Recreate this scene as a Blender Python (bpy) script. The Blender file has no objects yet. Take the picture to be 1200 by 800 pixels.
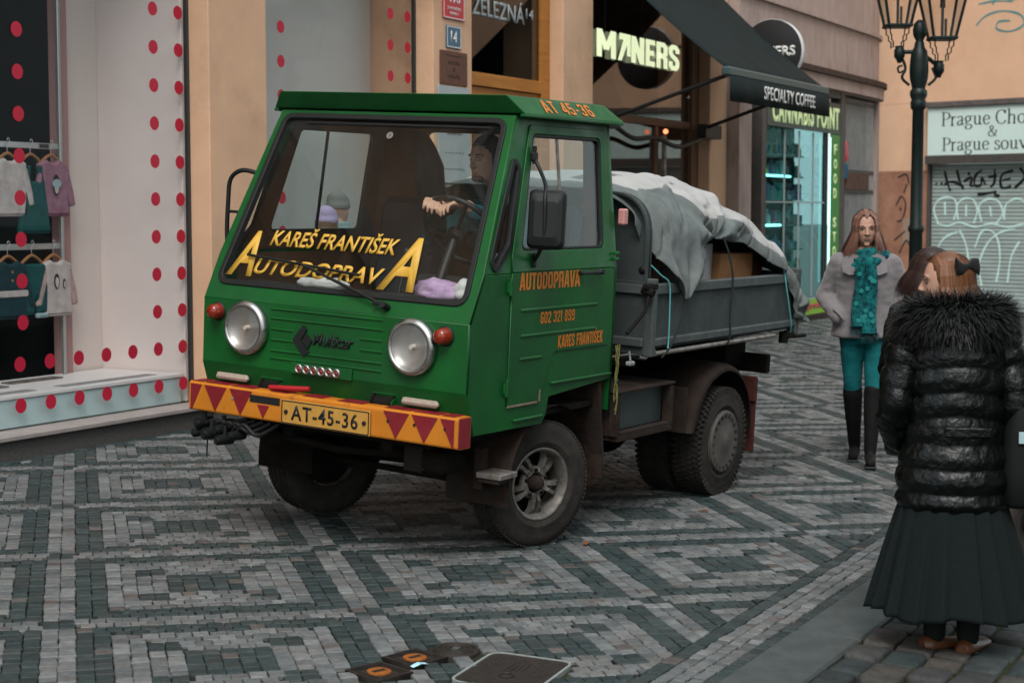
import bpy, bmesh, math, random
import numpy as np
from mathutils import Vector, Matrix, Euler
random.seed(7); RS = np.random.RandomState(7)
PI = math.pi
def R(d): return math.radians(d)
sc = bpy.context.scene
COL = sc.collection

# ---------------------------------------------------------------- camera, sky, sun, exposure
# world frame: +X runs along the street away from the camera, +Y across it to the peach shop front, Z up
CAM_H = 1.66
TH, PITCH = R(28.183), R(4.457)
cam_d = bpy.data.cameras.new('camera'); cam = bpy.data.objects.new('camera', cam_d); COL.objects.link(cam)
cam.location = (0, 0, CAM_H)
cam.rotation_euler = (R(90) - PITCH, 0, TH - R(90))
cam_d.sensor_width = 36; cam_d.lens = 58.5; cam_d.clip_end = 500
cam_d.dof.use_dof = True; cam_d.dof.focus_distance = 8.2; cam_d.dof.aperture_fstop = 4.0
sc.camera = cam

SUN_EL, SUN_AZ = 52, 204          # degrees; azimuth measured from +X towards +Y, where the light comes from
w = bpy.data.worlds.new('World'); sc.world = w; w.use_nodes = True
nt = w.node_tree; bg = nt.nodes['Background']
sky = nt.nodes.new('ShaderNodeTexSky'); sky.sky_type = 'NISHITA'; sky.sun_disc = False
sky.sun_elevation = R(SUN_EL); sky.sun_rotation = R(90 - SUN_AZ)
sky.air_density = 1.6; sky.dust_density = 5.0; sky.ozone_density = 1.0
mixw = nt.nodes.new('ShaderNodeMix'); mixw.data_type = 'RGBA'
mixw.inputs[0].default_value = 0.72
nt.links.new(sky.outputs[0], mixw.inputs[6]); mixw.inputs[7].default_value = (6.7, 7.7, 8.0, 1)   # even cloud cover
nt.links.new(mixw.outputs[2], bg.inputs[0]); bg.inputs[1].default_value = 0.085
sd = bpy.data.lights.new('sun', 'SUN'); sd.energy = 1.25; sd.angle = R(28); sd.color = (1, .985, .96)
so = bpy.data.objects.new('sun', sd); COL.objects.link(so)
sdir = Vector((math.cos(R(SUN_EL)) * math.cos(R(SUN_AZ)), math.cos(R(SUN_EL)) * math.sin(R(SUN_AZ)), math.sin(R(SUN_EL))))
so.rotation_euler = sdir.to_track_quat('Z', 'Y').to_euler(); so.location = sdir * 40
sc.view_settings.view_transform = 'Standard'; sc.view_settings.look = 'None'; sc.view_settings.gamma = 1
sc.view_settings.use_curve_mapping = False; sc.view_settings.exposure = 1.05
sc.cycles.use_denoising = True
sc.cycles.max_bounces = 8; sc.cycles.transparent_max_bounces = 16; sc.cycles.caustics_reflective = False; sc.cycles.caustics_refractive = False

# ---------------------------------------------------------------- ground shape
SL, GY0 = 0.028, 3.9
def gz(y): return SL * (y - GY0)
# ---------------------------------------------------------------- materials
MATS = {}
def mat(name, col, rough=.6, metal=0., var=.0, vscale=6., col2=None, bump=0., bscale=40., spec=None, dirt=None, coat=0., chips=None, emit=None, estr=1., sheen=0., stretch=None, attr=None):
    if name in MATS: return MATS[name]
    m = bpy.data.materials.new(name); m.use_nodes = True; t = m.node_tree; L = t.links.new
    b = t.nodes['Principled BSDF']
    b.inputs['Roughness'].default_value = rough; b.inputs['Metallic'].default_value = metal
    if spec is None: spec = .15 if rough >= .7 else (.35 if rough >= .45 else .5)
    b.inputs['Specular IOR Level'].default_value = spec
    if coat: b.inputs['Coat Weight'].default_value = coat; b.inputs['Coat Roughness'].default_value = .15
    if sheen: b.inputs['Sheen Weight'].default_value = sheen
    tc = t.nodes.new('ShaderNodeTexCoord'); mp = t.nodes.new('ShaderNodeMapping'); L(tc.outputs['Object'], mp.inputs[0])
    if stretch: mp.inputs['Scale'].default_value = stretch
    cin = None
    if attr:
        a = t.nodes.new('ShaderNodeAttribute'); a.attribute_name = attr; cin = a.outputs['Color']
    def rgb(c):
        n = t.nodes.new('ShaderNodeRGB'); n.outputs[0].default_value = (*c, 1); return n.outputs[0]
    if cin is None: cin = rgb(col)
    def mix(fac, a, bb, mode='MIX'):
        n = t.nodes.new('ShaderNodeMix'); n.data_type = 'RGBA'; n.blend_type = mode
        if hasattr(fac, 'is_output'): L(fac, n.inputs[0])
        else: n.inputs[0].default_value = fac
        L(a, n.inputs[6]); L(bb, n.inputs[7]); return n.outputs[2]
    def noise(scale, detail=5, lo=.35, hi=.65):
        n = t.nodes.new('ShaderNodeTexNoise'); n.inputs['Scale'].default_value = scale; n.inputs['Detail'].default_value = detail
        n.inputs['Roughness'].default_value = .65
        L(mp.outputs[0], n.inputs['Vector'])
        r = t.nodes.new('ShaderNodeMapRange'); L(n.outputs[0], r.inputs[0]); r.inputs[1].default_value = lo; r.inputs[2].default_value = hi
        return r.outputs[0]
    if var or col2:
        f = noise(vscale)
        c2 = rgb(col2 if col2 else tuple(max(0, x * (1 - var)) for x in col)) if not (attr and not col2) else None
        if c2 is None:
            cin = mix(f, cin, mix(1, cin, rgb((1 - var,) * 3), 'MULTIPLY'))
        else: cin = mix(f, cin, c2)
    if dirt:   # (colour, scale, lo, hi)
        cin = mix(noise(dirt[1], 8, dirt[2], dirt[3]), cin, rgb(dirt[0]))
        rr = t.nodes.new('ShaderNodeMapRange'); L(noise(dirt[1] * 1.7, 6), rr.inputs[0]); rr.inputs[3].default_value = rough; rr.inputs[4].default_value = min(1, rough + .25)
        L(rr.outputs[0], b.inputs['Roughness'])
    if chips: cin = mix(noise(chips[1], 3, chips[2], chips[2] + .02), cin, rgb(chips[0]))
    L(cin, b.inputs['Base Color'])
    if bump:
        n = t.nodes.new('ShaderNodeTexNoise'); n.inputs['Scale'].default_value = bscale; n.inputs['Detail'].default_value = 6
        L(mp.outputs[0], n.inputs['Vector'])
        bn = t.nodes.new('ShaderNodeBump'); bn.inputs['Strength'].default_value = bump; bn.inputs['Distance'].default_value = .01
        L(n.outputs[0], bn.inputs['Height']); L(bn.outputs[0], b.inputs['Normal'])
    if emit:
        b.inputs['Emission Color'].default_value = (*emit, 1); b.inputs['Emission Strength'].default_value = estr
    MATS[name] = m; return m
def glass(name, tint=(1, 1, 1), refl=.9, ior=1.45, rough=.0, dust=.0, dcol=(.4, .4, .4)):
    if name in MATS: return MATS[name]
    m = bpy.data.materials.new(name); m.use_nodes = True; t = m.node_tree; L = t.links.new
    t.nodes.remove(t.nodes['Principled BSDF']); out = t.nodes['Material Output']
    tr = t.nodes.new('ShaderNodeBsdfTransparent'); tr.inputs[0].default_value = (*tint, 1)
    gl = t.nodes.new('ShaderNodeBsdfGlossy'); gl.inputs['Roughness'].default_value = rough; gl.inputs[0].default_value = (*refl, 1) if isinstance(refl, tuple) else (refl, refl, refl, 1)
    lw = t.nodes.new('ShaderNodeLayerWeight'); lw.inputs[0].default_value = .5
    pw = t.nodes.new('ShaderNodeMath'); pw.operation = 'POWER'; L(lw.outputs['Facing'], pw.inputs[0]); pw.inputs[1].default_value = 5
    f0 = ((ior - 1) / (ior + 1)) ** 2
    rg = t.nodes.new('ShaderNodeMapRange'); L(pw.outputs[0], rg.inputs[0]); rg.inputs[3].default_value = f0; rg.inputs[4].default_value = 1.
    mx = t.nodes.new('ShaderNodeMixShader'); L(rg.outputs[0], mx.inputs[0]); L(tr.outputs[0], mx.inputs[1]); L(gl.outputs[0], mx.inputs[2])
    o = mx.outputs[0]
    if dust:
        df = t.nodes.new('ShaderNodeBsdfDiffuse'); df.inputs[0].default_value = (*dcol, 1)
        tc = t.nodes.new('ShaderNodeTexCoord'); n = t.nodes.new('ShaderNodeTexNoise'); n.inputs['Scale'].default_value = 2.5; n.inputs['Detail'].default_value = 8
        L(tc.outputs['Object'], n.inputs['Vector'])
        r = t.nodes.new('ShaderNodeMapRange'); L(n.outputs[0], r.inputs[0]); r.inputs[1].default_value = .3; r.inputs[2].default_value = .8; r.inputs[4].default_value = dust
        m2 = t.nodes.new('ShaderNodeMixShader'); L(r.outputs[0], m2.inputs[0]); L(o, m2.inputs[1]); L(df.outputs[0], m2.inputs[2]); o = m2.outputs[0]
    L(o, out.inputs[0]); MATS[name] = m; return m

# ---------------------------------------------------------------- mesh helpers
class MB:
    def __init__(s): s.v = []; s.f = []; s.m = []; s.sm = []
    def add(s, vs, fs, M=None, mi=0, smooth=False):
        k = len(s.v)
        if M is not None: vs = [tuple(M @ Vector(p)) for p in vs]
        s.v += [tuple(p) for p in vs]
        for f in fs: s.f.append(tuple(i + k for i in f)); s.m.append(mi); s.sm.append(smooth)
        return s
    def box(s, c, d, bev=0., M=None, mi=0):
        cx, cy, cz = c; hx, hy, hz = d[0] / 2, d[1] / 2, d[2] / 2
        if bev <= 0:
            vs = [(cx + a * hx, cy + b * hy, cz + e * hz) for a in (-1, 1) for b in (-1, 1) for e in (-1, 1)]
            fs = [(0, 1, 3, 2), (4, 6, 7, 5), (0, 4, 5, 1), (2, 3, 7, 6), (0, 2, 6, 4), (1, 5, 7, 3)]
            return s.add(vs, fs, M, mi)
        bev = min(bev, hx * .95, hy * .95, hz * .95)
        vs = []; idx = {}
        for a in (-1, 1):
            for b in (-1, 1):
                for e in (-1, 1):
                    for ax in range(3):
                        p = [hx - bev, hy - bev, hz - bev]; p[ax] += bev
                        idx[(a, b, e, ax)] = len(vs); vs.append((cx + a * p[0], cy + b * p[1], cz + e * p[2]))
        fs = []
        for ax in range(3):
            o = [i for i in range(3) if i != ax]
            for sg in (-1, 1):
                q = []
                for (p1, p2) in ((-1, -1), (1, -1), (1, 1), (-1, 1)):
                    k = [0, 0, 0]; k[ax] = sg; k[o[0]] = p1; k[o[1]] = p2; q.append(idx[(*k, ax)])
                fs.append(tuple(q) if (sg > 0) != (ax == 1) else tuple(q[::-1]))
        for a in (-1, 1):
            for b in (-1, 1):
                fs.append((idx[(a, b, -1, 0)], idx[(a, b, 1, 0)], idx[(a, b, 1, 1)], idx[(a, b, -1, 1)]))
                fs.append((idx[(a, -1, b, 0)], idx[(a, 1, b, 0)], idx[(a, 1, b, 2)], idx[(a, -1, b, 2)]))
                fs.append((idx[(-1, a, b, 1)], idx[(1, a, b, 1)], idx[(1, a, b, 2)], idx[(-1, a, b, 2)]))
                for e in (-1, 1): fs.append((idx[(a, b, e, 0)], idx[(a, b, e, 1)], idx[(a, b, e, 2)]))
        return s.add(vs, fs, M, mi)
    def rings(s, rings, closed=True, caps=True, M=None, mi=0, smooth=True):
        n = len(rings[0]); vs = [p for r in rings for p in r]; fs = []
        for i in range(len(rings) - 1):
            for j in range(n if closed else n - 1):
                a = i * n + j; b = i * n + (j + 1) % n; fs.append((a, b, b + n, a + n))
        s.add(vs, fs, M, mi, smooth)
        if caps and closed:
            s.add(list(rings[0]), [tuple(range(n - 1, -1, -1))], M, mi); s.add(list(rings[-1]), [tuple(range(n))], M, mi)
        return s
    def cyl(s, p0, p1, r0, r1=None, n=16, M=None, mi=0, caps=True, smooth=True):
        r1 = r0 if r1 is None else r1
        p0, p1 = Vector(p0), Vector(p1); d = (p1 - p0).normalized(); a = d.orthogonal().normalized(); b = d.cross(a)
        return s.rings([[p + (a * math.cos(t) + b * math.sin(t)) * r for t in [2 * PI * i / n for i in range(n)]] for p, r in ((p0, r0), (p1, r1))], True, caps, M, mi, smooth)
    def tube(s, pts, r, n=8, M=None, mi=0, caps=True):
        pts = [Vector(p) for p in pts]; rr = r if isinstance(r, (list, tuple)) else [r] * len(pts)
        rings = []; a = None
        for i, p in enumerate(pts):
            d = (pts[min(i + 1, len(pts) - 1)] - pts[max(i - 1, 0)]).normalized()
            a = d.orthogonal().normalized() if a is None else (a - d * a.dot(d)).normalized()
            b = d.cross(a); rings.append([p + (a * math.cos(t) + b * math.sin(t)) * rr[i] for t in [2 * PI * k / n for k in range(n)]])
        return s.rings(rings, True, caps, M, mi, True)
    def lathe(s, prof, n=24, M=None, mi=0, smooth=True, caps=False):   # prof: (r, z) about local Z
        return s.rings([[(r * math.cos(2 * PI * i / n), r * math.sin(2 * PI * i / n), z) for i in range(n)] for r, z in prof], True, caps, M, mi, smooth)
    def prism(s, poly, h0, h1, M=None, mi=0):    # 2D polygon in XY, extruded in Z (convex or simple)
        n = len(poly); vs = [(x, y, h0) for x, y in poly] + [(x, y, h1) for x, y in poly]
        fs = [tuple(range(n - 1, -1, -1)), tuple(range(n, 2 * n))] + [(i, (i + 1) % n, (i + 1) % n + n, i + n) for i in range(n)]
        return s.add(vs, fs, M, mi)
    def ell(s, c, r, M=None, mi=0, n=20, m=12):
        rg = []
        for i in range(1, m):
            ph = PI * i / m - PI / 2
            rg.append([(c[0] + r[0] * math.cos(ph) * math.cos(2 * PI * k / n), c[1] + r[1] * math.cos(ph) * math.sin(2 * PI * k / n), c[2] + r[2] * math.sin(ph)) for k in range(n)])
        return s.rings(rg, True, True, M, mi, True)
    def cap(s, p0, p1, r0, r1, n=14, M=None, mi=0):     # tapered capsule
        p0, p1 = Vector(p0), Vector(p1); d = (p1 - p0).normalized(); a = d.orthogonal().normalized(); b = d.cross(a)
        rg = []
        for k in range(1, 5):
            t = PI / 2 * (k / 5 - 1); rg.append((p0 + d * r0 * math.sin(t), r0 * math.cos(t)))
        rg += [(p0, r0), (p1, r1)]
        for k in range(1, 5):
            t = PI / 2 * k / 5; rg.append((p1 + d * r1 * math.sin(t), r1 * math.cos(t)))
        return s.rings([[p + (a * math.cos(2 * PI * i / n) + b * math.sin(2 * PI * i / n)) * r for i in range(n)] for p, r in rg], True, True, M, mi, True)
    def mesh(s, name):
        me = bpy.data.meshes.new(name); me.from_pydata(s.v, [], s.f)
        me.polygons.foreach_set('material_index', s.m); me.polygons.foreach_set('use_smooth', s.sm); me.update(); return me
    def build(s, name, mats, parent=None, M=None, fixn=True):
        me = s.mesh(name)
        if fixn:
            bm = bmesh.new(); bm.from_mesh(me); bmesh.ops.recalc_face_normals(bm, faces=bm.faces); bm.to_mesh(me); bm.free()
        return link(name, me, mats, parent, M)
def link(name, me, mats, parent=None, M=None):
    if not isinstance(mats, (list, tuple)): mats = [mats]
    if len(me.materials) == 0:
        for m in mats: me.materials.append(m)
    o = bpy.data.objects.new(name, me); COL.objects.link(o)
    if parent is not None: o.parent = parent
    if M is not None: o.matrix_local = M
    return o
def tag(o, label=None, cat=None, group=None, kind=None):
    if label: o['label'] = label
    if cat: o['category'] = cat
    if group: o['group'] = group
    if kind: o['kind'] = kind
    return o
def thing(name, label, cat, loc=(0, 0, 0), rz=0, group=None, M=None):
    o = bpy.data.objects.new(name, None); COL.objects.link(o); o.empty_display_size = .1
    o.location = loc; o.rotation_euler = (0, 0, rz)
    if M is not None: o.matrix_world = M
    return tag(o, label, cat, group)
def copy_tree(o, parent=None):
    c = o.copy(); COL.objects.link(c); c.parent = parent
    for ch in o.children: copy_tree(ch, c)
    return c
def frame(o, ex, ey, ez):
    M = Matrix.Identity(4)
    for i, e in enumerate((ex, ey, ez)):
        for k in range(3): M[k][i] = e[k]
    for k in range(3): M[k][3] = o[k]
    return M
def frame2(o, ex, ey):      # plane frame: local x along ex, local y ~ ey, local z = normal
    ex = Vector(ex).normalized(); ez = ex.cross(Vector(ey)).normalized(); ey = ez.cross(ex); return frame(o, ex, ey, ez)
def roundpoly(pts, r, n=5):
    out = []; N = len(pts)
    rr = r if isinstance(r, (list, tuple)) else [r] * N
    for i in range(N):
        p = Vector(pts[i]); a = (Vector(pts[i - 1]) - p); b = (Vector(pts[(i + 1) % N]) - p)
        la, lb = a.length, b.length; a.normalize(); b.normalize()
        ang = a.angle(b) if la and lb else PI
        rad = rr[i]
        if rad <= 0 or ang > 3.1: out.append((p.x, p.y)); continue
        t = min(rad / math.tan(ang / 2), la * .49, lb * .49)
        p1, p2 = p + a * t, p + b * t
        for k in range(n + 1):
            u = k / n; q = p1 * (1 - u) ** 2 + p * 2 * u * (1 - u) + p2 * u * u; out.append((q.x, q.y))
    return out
def curve_mesh(outlines, thick, bevel=0., bres=1):
    cu = bpy.data.curves.new('t', 'CURVE'); cu.dimensions = '2D'; cu.fill_mode = 'BOTH'
    cu.extrude = max(0, thick / 2 - bevel); cu.bevel_depth = bevel; cu.bevel_resolution = bres; cu.offset = -bevel
    for ol in outlines:
        sp = cu.splines.new('POLY'); sp.points.add(len(ol) - 1); sp.use_cyclic_u = True
        for p, (x, y) in zip(sp.points, ol): p.co = (x, y, 0, 1)
    ob = bpy.data.objects.new('t', cu); me = bpy.data.meshes.new_from_object(ob)
    bpy.data.objects.remove(ob); bpy.data.curves.remove(cu); return me
def plate(name, outlines, thick, mats, M, parent=None, bevel=0.):
    me = curve_mesh(outlines, thick, bevel); me.transform(M); me.name = name; return link(name, me, mats, parent)
def text_me(s, w=None, h=None, thick=.002, bold=0., shear=0., spacing=1.):
    cu = bpy.data.curves.new('t', 'FONT'); cu.body = s; cu.size = 1; cu.extrude = 0; cu.offset = bold; cu.shear = shear; cu.space_character = spacing
    cu.resolution_u = 4; cu.fill_mode = 'FRONT'
    ob = bpy.data.objects.new('t', cu); me = bpy.data.meshes.new_from_object(ob)
    bpy.data.objects.remove(ob); bpy.data.curves.remove(cu)
    co = np.zeros(len(me.vertices) * 3); me.vertices.foreach_get('co', co); co = co.reshape(-1, 3)
    lo, hi = co.min(0), co.max(0)
    sx = w / (hi[0] - lo[0]) if w else None; sy = h / (hi[1] - lo[1]) if h else None
    sx = sx or sy; sy = sy or sx
    co = (co - [lo[0], lo[1], 0]) * [sx, sy, 1]
    me.vertices.foreach_set('co', co.ravel()); me.update()
    if thick:
        bm = bmesh.new(); bm.from_mesh(me)
        r = bmesh.ops.extrude_face_region(bm, geom=bm.faces[:])
        bmesh.ops.translate(bm, verts=[g for g in r['geom'] if isinstance(g, bmesh.types.BMVert)], vec=(0, 0, thick))
        bmesh.ops.recalc_face_normals(bm, faces=bm.faces); bm.to_mesh(me); bm.free()
    return me
def text(name, s, m, M, w=None, h=None, parent=None, thick=.002, bold=0., shear=0., spacing=1.):
    me = text_me(s, w, h, thick, bold, shear, spacing); me.transform(M); me.name = name
    return link(name, me, m, parent)
BLK = {   # condensed heavy grotesque capitals, unit height, width given first
 'A': (.52, [[(.06, 0), (.22, .93), (.30, .93), (.46, 0)], [(.14, .26), (.38, .26)]]), 'U': (.50, [[(.09, 1), (.09, .2), (.16, .09), (.34, .09), (.41, .2), (.41, 1)]]), 'T': (.44, [[(0, .91), (.44, .91)], [(.22, .9), (.22, 0)]]),
 'O': (.50, [[(.09, .5), (.09, .2), (.16, .09), (.34, .09), (.41, .2), (.41, .8), (.34, .91), (.16, .91), (.09, .8), (.09, .5)]]), 'D': (.50, [[(.09, .09), (.30, .09), (.41, .22), (.41, .78), (.30, .91), (.09, .91), (.09, .09)]]),
 'P': (.48, [[(.09, 0), (.09, .91), (.30, .91), (.39, .82), (.39, .53), (.30, .44), (.09, .44)]]), 'R': (.50, [[(.09, 0), (.09, .91), (.32, .91), (.41, .82), (.41, .58), (.32, .48), (.09, .48)], [(.28, .48), (.41, .36), (.41, 0)]]),
 'V': (.50, [[(.05, 1), (.21, .08), (.29, .08), (.45, 1)]]), 'K': (.52, [[(.09, 0), (.09, 1)], [(.43, 1), (.17, .50), (.44, 0)]]), 'E': (.42, [[(.42, .91), (.09, .91), (.09, .09), (.42, .09)], [(.09, .5), (.38, .5)]]), 'F': (.41, [[(.41, .91), (.09, .91), (.09, 0)], [(.09, .5), (.37, .5)]]),
 'S': (.48, [[(.40, .68), (.40, .82), (.32, .91), (.16, .91), (.08, .82), (.08, .66), (.16, .56), (.32, .46), (.40, .36), (.40, .18), (.32, .09), (.16, .09), (.08, .18), (.08, .34)]]), 'N': (.52, [[(.09, 0), (.09, 1)], [(.09, .97), (.43, .03)], [(.43, 0), (.43, 1)]]), 'I': (.20, [[(.10, 0), (.10, 1)]]),
 '0': (.48, [[(.09, .5), (.09, .2), (.16, .09), (.32, .09), (.39, .2), (.39, .8), (.32, .91), (.16, .91), (.09, .8), (.09, .5)]]), '1': (.30, [[(.0, .80), (.16, .93)], [(.16, 1), (.16, 0)]]), '2': (.46, [[(.08, .68), (.08, .82), (.16, .91), (.30, .91), (.38, .82), (.38, .64), (.09, .13)], [(.04, .09), (.44, .09)]]),
 '3': (.46, [[(.08, .75), (.08, .83), (.16, .91), (.30, .91), (.38, .83), (.38, .60), (.30, .52), (.20, .52)], [(.30, .52), (.38, .44), (.38, .17), (.30, .09), (.16, .09), (.08, .17), (.08, .27)]]), '4': (.48, [[(.36, 0), (.36, .98)], [(.35, .94), (.07, .28)], [(.03, .27), (.48, .27)]]), '5': (.46, [[(.40, .91), (.10, .91), (.09, .52), (.30, .56), (.38, .46), (.38, .18), (.30, .09), (.16, .09), (.08, .17), (.08, .26)]]),
 '6': (.48, [[(.39, .74), (.39, .82), (.32, .91), (.16, .91), (.09, .8), (.09, .2), (.16, .09), (.32, .09), (.39, .2), (.39, .42), (.32, .52), (.16, .52), (.09, .44)]]), '8': (.48, [[(.24, .52), (.10, .60), (.10, .82), (.16, .91), (.32, .91), (.38, .82), (.38, .60), (.24, .52), (.09, .42), (.09, .2), (.16, .09), (.32, .09), (.39, .2), (.39, .42), (.24, .52)]]),
 '9': (.48, [[(.09, .26), (.09, .18), (.16, .09), (.32, .09), (.39, .2), (.39, .8), (.32, .91), (.16, .91), (.09, .8), (.09, .58), (.16, .48), (.32, .48), (.39, .56)]]), 'M': (.68, [[(.08, 0), (.08, 1)], [(.09, .97), (.34, .30)], [(.34, .30), (.59, .97)], [(.60, 1), (.60, 0)]]), '-': (.28, [[(.03, .42), (.25, .42)]]), ' ': (.22, [])}
def blocktext(name, s, m, M, w, h, parent, wd=.17, gap=.06, slant=0.):
    mb = MB(); x = 0; car = False
    tot = sum(BLK[{'Š': 'S'}.get(c, c)][0] + gap for c in s) - gap; hh = 1.25 if 'Š' in s else 1.
    sx, sy = w / tot, h / hh; k = 0
    for c in s:
        g = BLK[{'Š': 'S'}.get(c, c)]
        st = list(g[1]) + ([[(.12, 1.24), (.24, 1.10), (.36, 1.24)]] if c == 'Š' else [])
        for L_ in st:
            P = [Vector((a + x, b)) for a, b in L_]; n = len(P); A = []; B = []
            loop = (P[0] - P[-1]).length < 1e-4
            for i in range(n):
                d0 = (P[i] - P[i - 1]).normalized() if i else ((P[0] - P[-2]).normalized() if loop else None)
                d1 = (P[i + 1] - P[i]).normalized() if i < n - 1 else ((P[1] - P[0]).normalized() if loop else None)
                d0 = d0 or d1; d1 = d1 or d0; t = (d0 + d1); t = t.normalized() if t.length > .05 else d1
                nr = Vector((-t.y, t.x)); q = wd / 2 / max(.45, nr.dot(Vector((-d1.y, d1.x)))) * (.8 if c == 'Š' and L_[0][1] > 1.1 else 1)
                A.append(P[i] + nr * q); B.append(P[i] - nr * q)
            z = .0008 + .00012 * (k % 7); k += 1
            mb.add([((p.x + slant * p.y) * sx, p.y * sy, z) for p in A + B], [(i, n + i, n + i + 1, i + 1) for i in range(n - 1)])
        x += g[0] + gap
    me = mb.mesh(name); me.transform(M); return link(name, me, m, parent)
def remesh(mb, voxel, smooth=4, name='body'):
    me = mb.mesh('t'); ob = bpy.data.objects.new('t', me); COL.objects.link(ob)
    md = ob.modifiers.new('r', 'REMESH'); md.mode = 'VOXEL'; md.voxel_size = voxel
    if smooth:
        s = ob.modifiers.new('s', 'SMOOTH'); s.iterations = smooth; s.factor = .5
    dg = bpy.context.evaluated_depsgraph_get(); ev = ob.evaluated_get(dg)
    out = bpy.data.meshes.new_from_object(ev); out.name = name
    bpy.data.objects.remove(ob)
    out.polygons.foreach_set('use_smooth', [True] * len(out.polygons)); return out
def ribbon(mb, pts, wd, nrm, mi=0):      # flat stroke
    pts = [Vector(p) for p in pts]; L = []; Rr = []
    ns = [Vector(q) for q in nrm] if isinstance(nrm, list) else None; n = None if ns else Vector(nrm)
    ww = wd if isinstance(wd, (list, tuple)) else [wd] * len(pts)
    for i, p in enumerate(pts):
        d = (pts[min(i + 1, len(pts) - 1)] - pts[max(i - 1, 0)]).normalized(); s = (ns[i] if ns else n).cross(d).normalized() * ww[i] / 2
        L.append(p + s); Rr.append(p - s)
    k = len(pts); mb.add(L + Rr, [(i, i + 1, k + i + 1, k + i) for i in range(k - 1)], None, mi)
def catmull(pts, n=6, closed=False):
    P = [Vector(p) for p in pts]; out = []; N = len(P)
    for i in range(N if closed else N - 1):
        if closed: p0, p1, p2, p3 = P[i - 1], P[i], P[(i + 1) % N], P[(i + 2) % N]
        else: p0, p1, p2, p3 = P[max(i - 1, 0)], P[i], P[i + 1], P[min(i + 2, N - 1)]
        for k in range(n):
            t = k / n; out.append(.5 * ((2 * p1) + (p2 - p0) * t + (2 * p0 - 5 * p1 + 4 * p2 - p3) * t * t + (3 * p1 - p0 - 3 * p2 + p3) * t ** 3))
    if not closed: out.append(P[-1])
    return out
def interp(x, xs, ys): return float(np.interp(x, xs, ys))
def vnoise(p, s=1., o=0):      # cheap smooth noise
    from mathutils import noise as N
    return N.noise(Vector((p[0] * s + o, p[1] * s + o * 1.7, p[2] * s - o)))
# ================================================================= ground
XA, XB = -6., 60.
m_joint = mat('joint_sand', (.018, .018, .015), .95, var=.4, vscale=6, col2=(.022, .028, .007))
m_cob = mat('cobble_stone', (1, 1, 1), .62, var=.32, vscale=28, bump=.6, bscale=70, attr='Col', spec=.3)
m_kerb = mat('kerb_granite', (.068, .077, .077), .75, var=.3, vscale=9, bump=.35, bscale=130, col2=(.05, .058, .058))
m_pave = mat('paving_granite', (.115, .11, .105), .7, var=.4, vscale=12, bump=.5, bscale=60, attr='Col')
m_far = mat('far_cobbles', (.15, .15, .145), .8, var=.3, vscale=10, col2=(.1, .11, .108))

street = thing('street', None, None); tag(street, kind='structure')
gs = MB()
ys = [-40, 2.0, 7.9, 60]
gs.add([(XA, 1.2, gz(1.2) - .016), (XB, 1.2, gz(1.2) - .016), (XB, 7.7, gz(7.7) - .016), (XA, 7.7, gz(7.7) - .016)], [(0, 1, 2, 3)])
gs.build('joint_bed', m_joint, street)
g2 = MB()
zz = gz(7.7) - .022
g2.add([(-150, -150, -.30), (250, -150, -.30), (250, 250, -.30), (-150, 250, -.30)], [(0, 1, 2, 3)])
o = g2.build('ground', m_far); tag(o, kind='structure')

def in_view(x, y, mg=1.0):
    dx, dy = x, y
    d = dx * math.cos(TH) + dy * math.sin(TH); r = dx * math.sin(TH) - dy * math.cos(TH)
    if d < 2.6: return False
    return abs(r) < d * .318 + mg
def clip_poly(P, yb, keep_above):
    out = []
    for i in range(len(P)):
        a, b = P[i], P[(i + 1) % len(P)]
        ia = (a[1] >= yb) == keep_above; ib = (b[1] >= yb) == keep_above
        if ia: out.append(a)
        if ia != ib:
            t = (yb - a[1]) / (b[1] - a[1]); out.append((a[0] + t * (b[0] - a[0]), yb))
    return out
PT = .0656; PA = R(42.9); CO = (5.814, 5.524)
e1 = (math.cos(PA), math.sin(PA)); e2 = (-math.sin(PA), math.cos(PA))
YB1, YT1 = 2.43, 7.58
def tone(i, j):
    a, b = (i + 1) % 19, (j + 1) % 19        # 0,1 light line; 2,3 dark; 4,5 ring; 6..14 inner; 15,16 ring; 17,18 dark
    la, lb = a < 2, b < 2
    if la and lb: return 0
    if la or lb: return 1
    da, db = min(a - 2, 18 - a), min(b - 2, 18 - b)
    d = min(da, db)
    if d < 2: return 0
    if d < 4: return 1
    ia, ib = a - 6, b - 6
    ca, cb = 2 <= ia <= 6, 2 <= ib <= 6
    if ca and cb: return 0
    if not ca and not cb: return 0
    return 1
LIGHTS = [(.140, .146, .146), (.124, .131, .132), (.162, .166, .165), (.110, .118, .12), (.142, .140, .137)]
DARKS = [(.029, .043, .043), (.035, .048, .048), (.024, .038, .039), (.038, .048, .047)]
def stone_col(t):
    c = random.choice(LIGHTS if t else DARKS); k = random.uniform(.72, 1.2)
    if random.random() < .02: c = (.10, .085, .078)
    return tuple(x * k for x in c)
stones = []    # (polygon, tone)
span = 420
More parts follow.
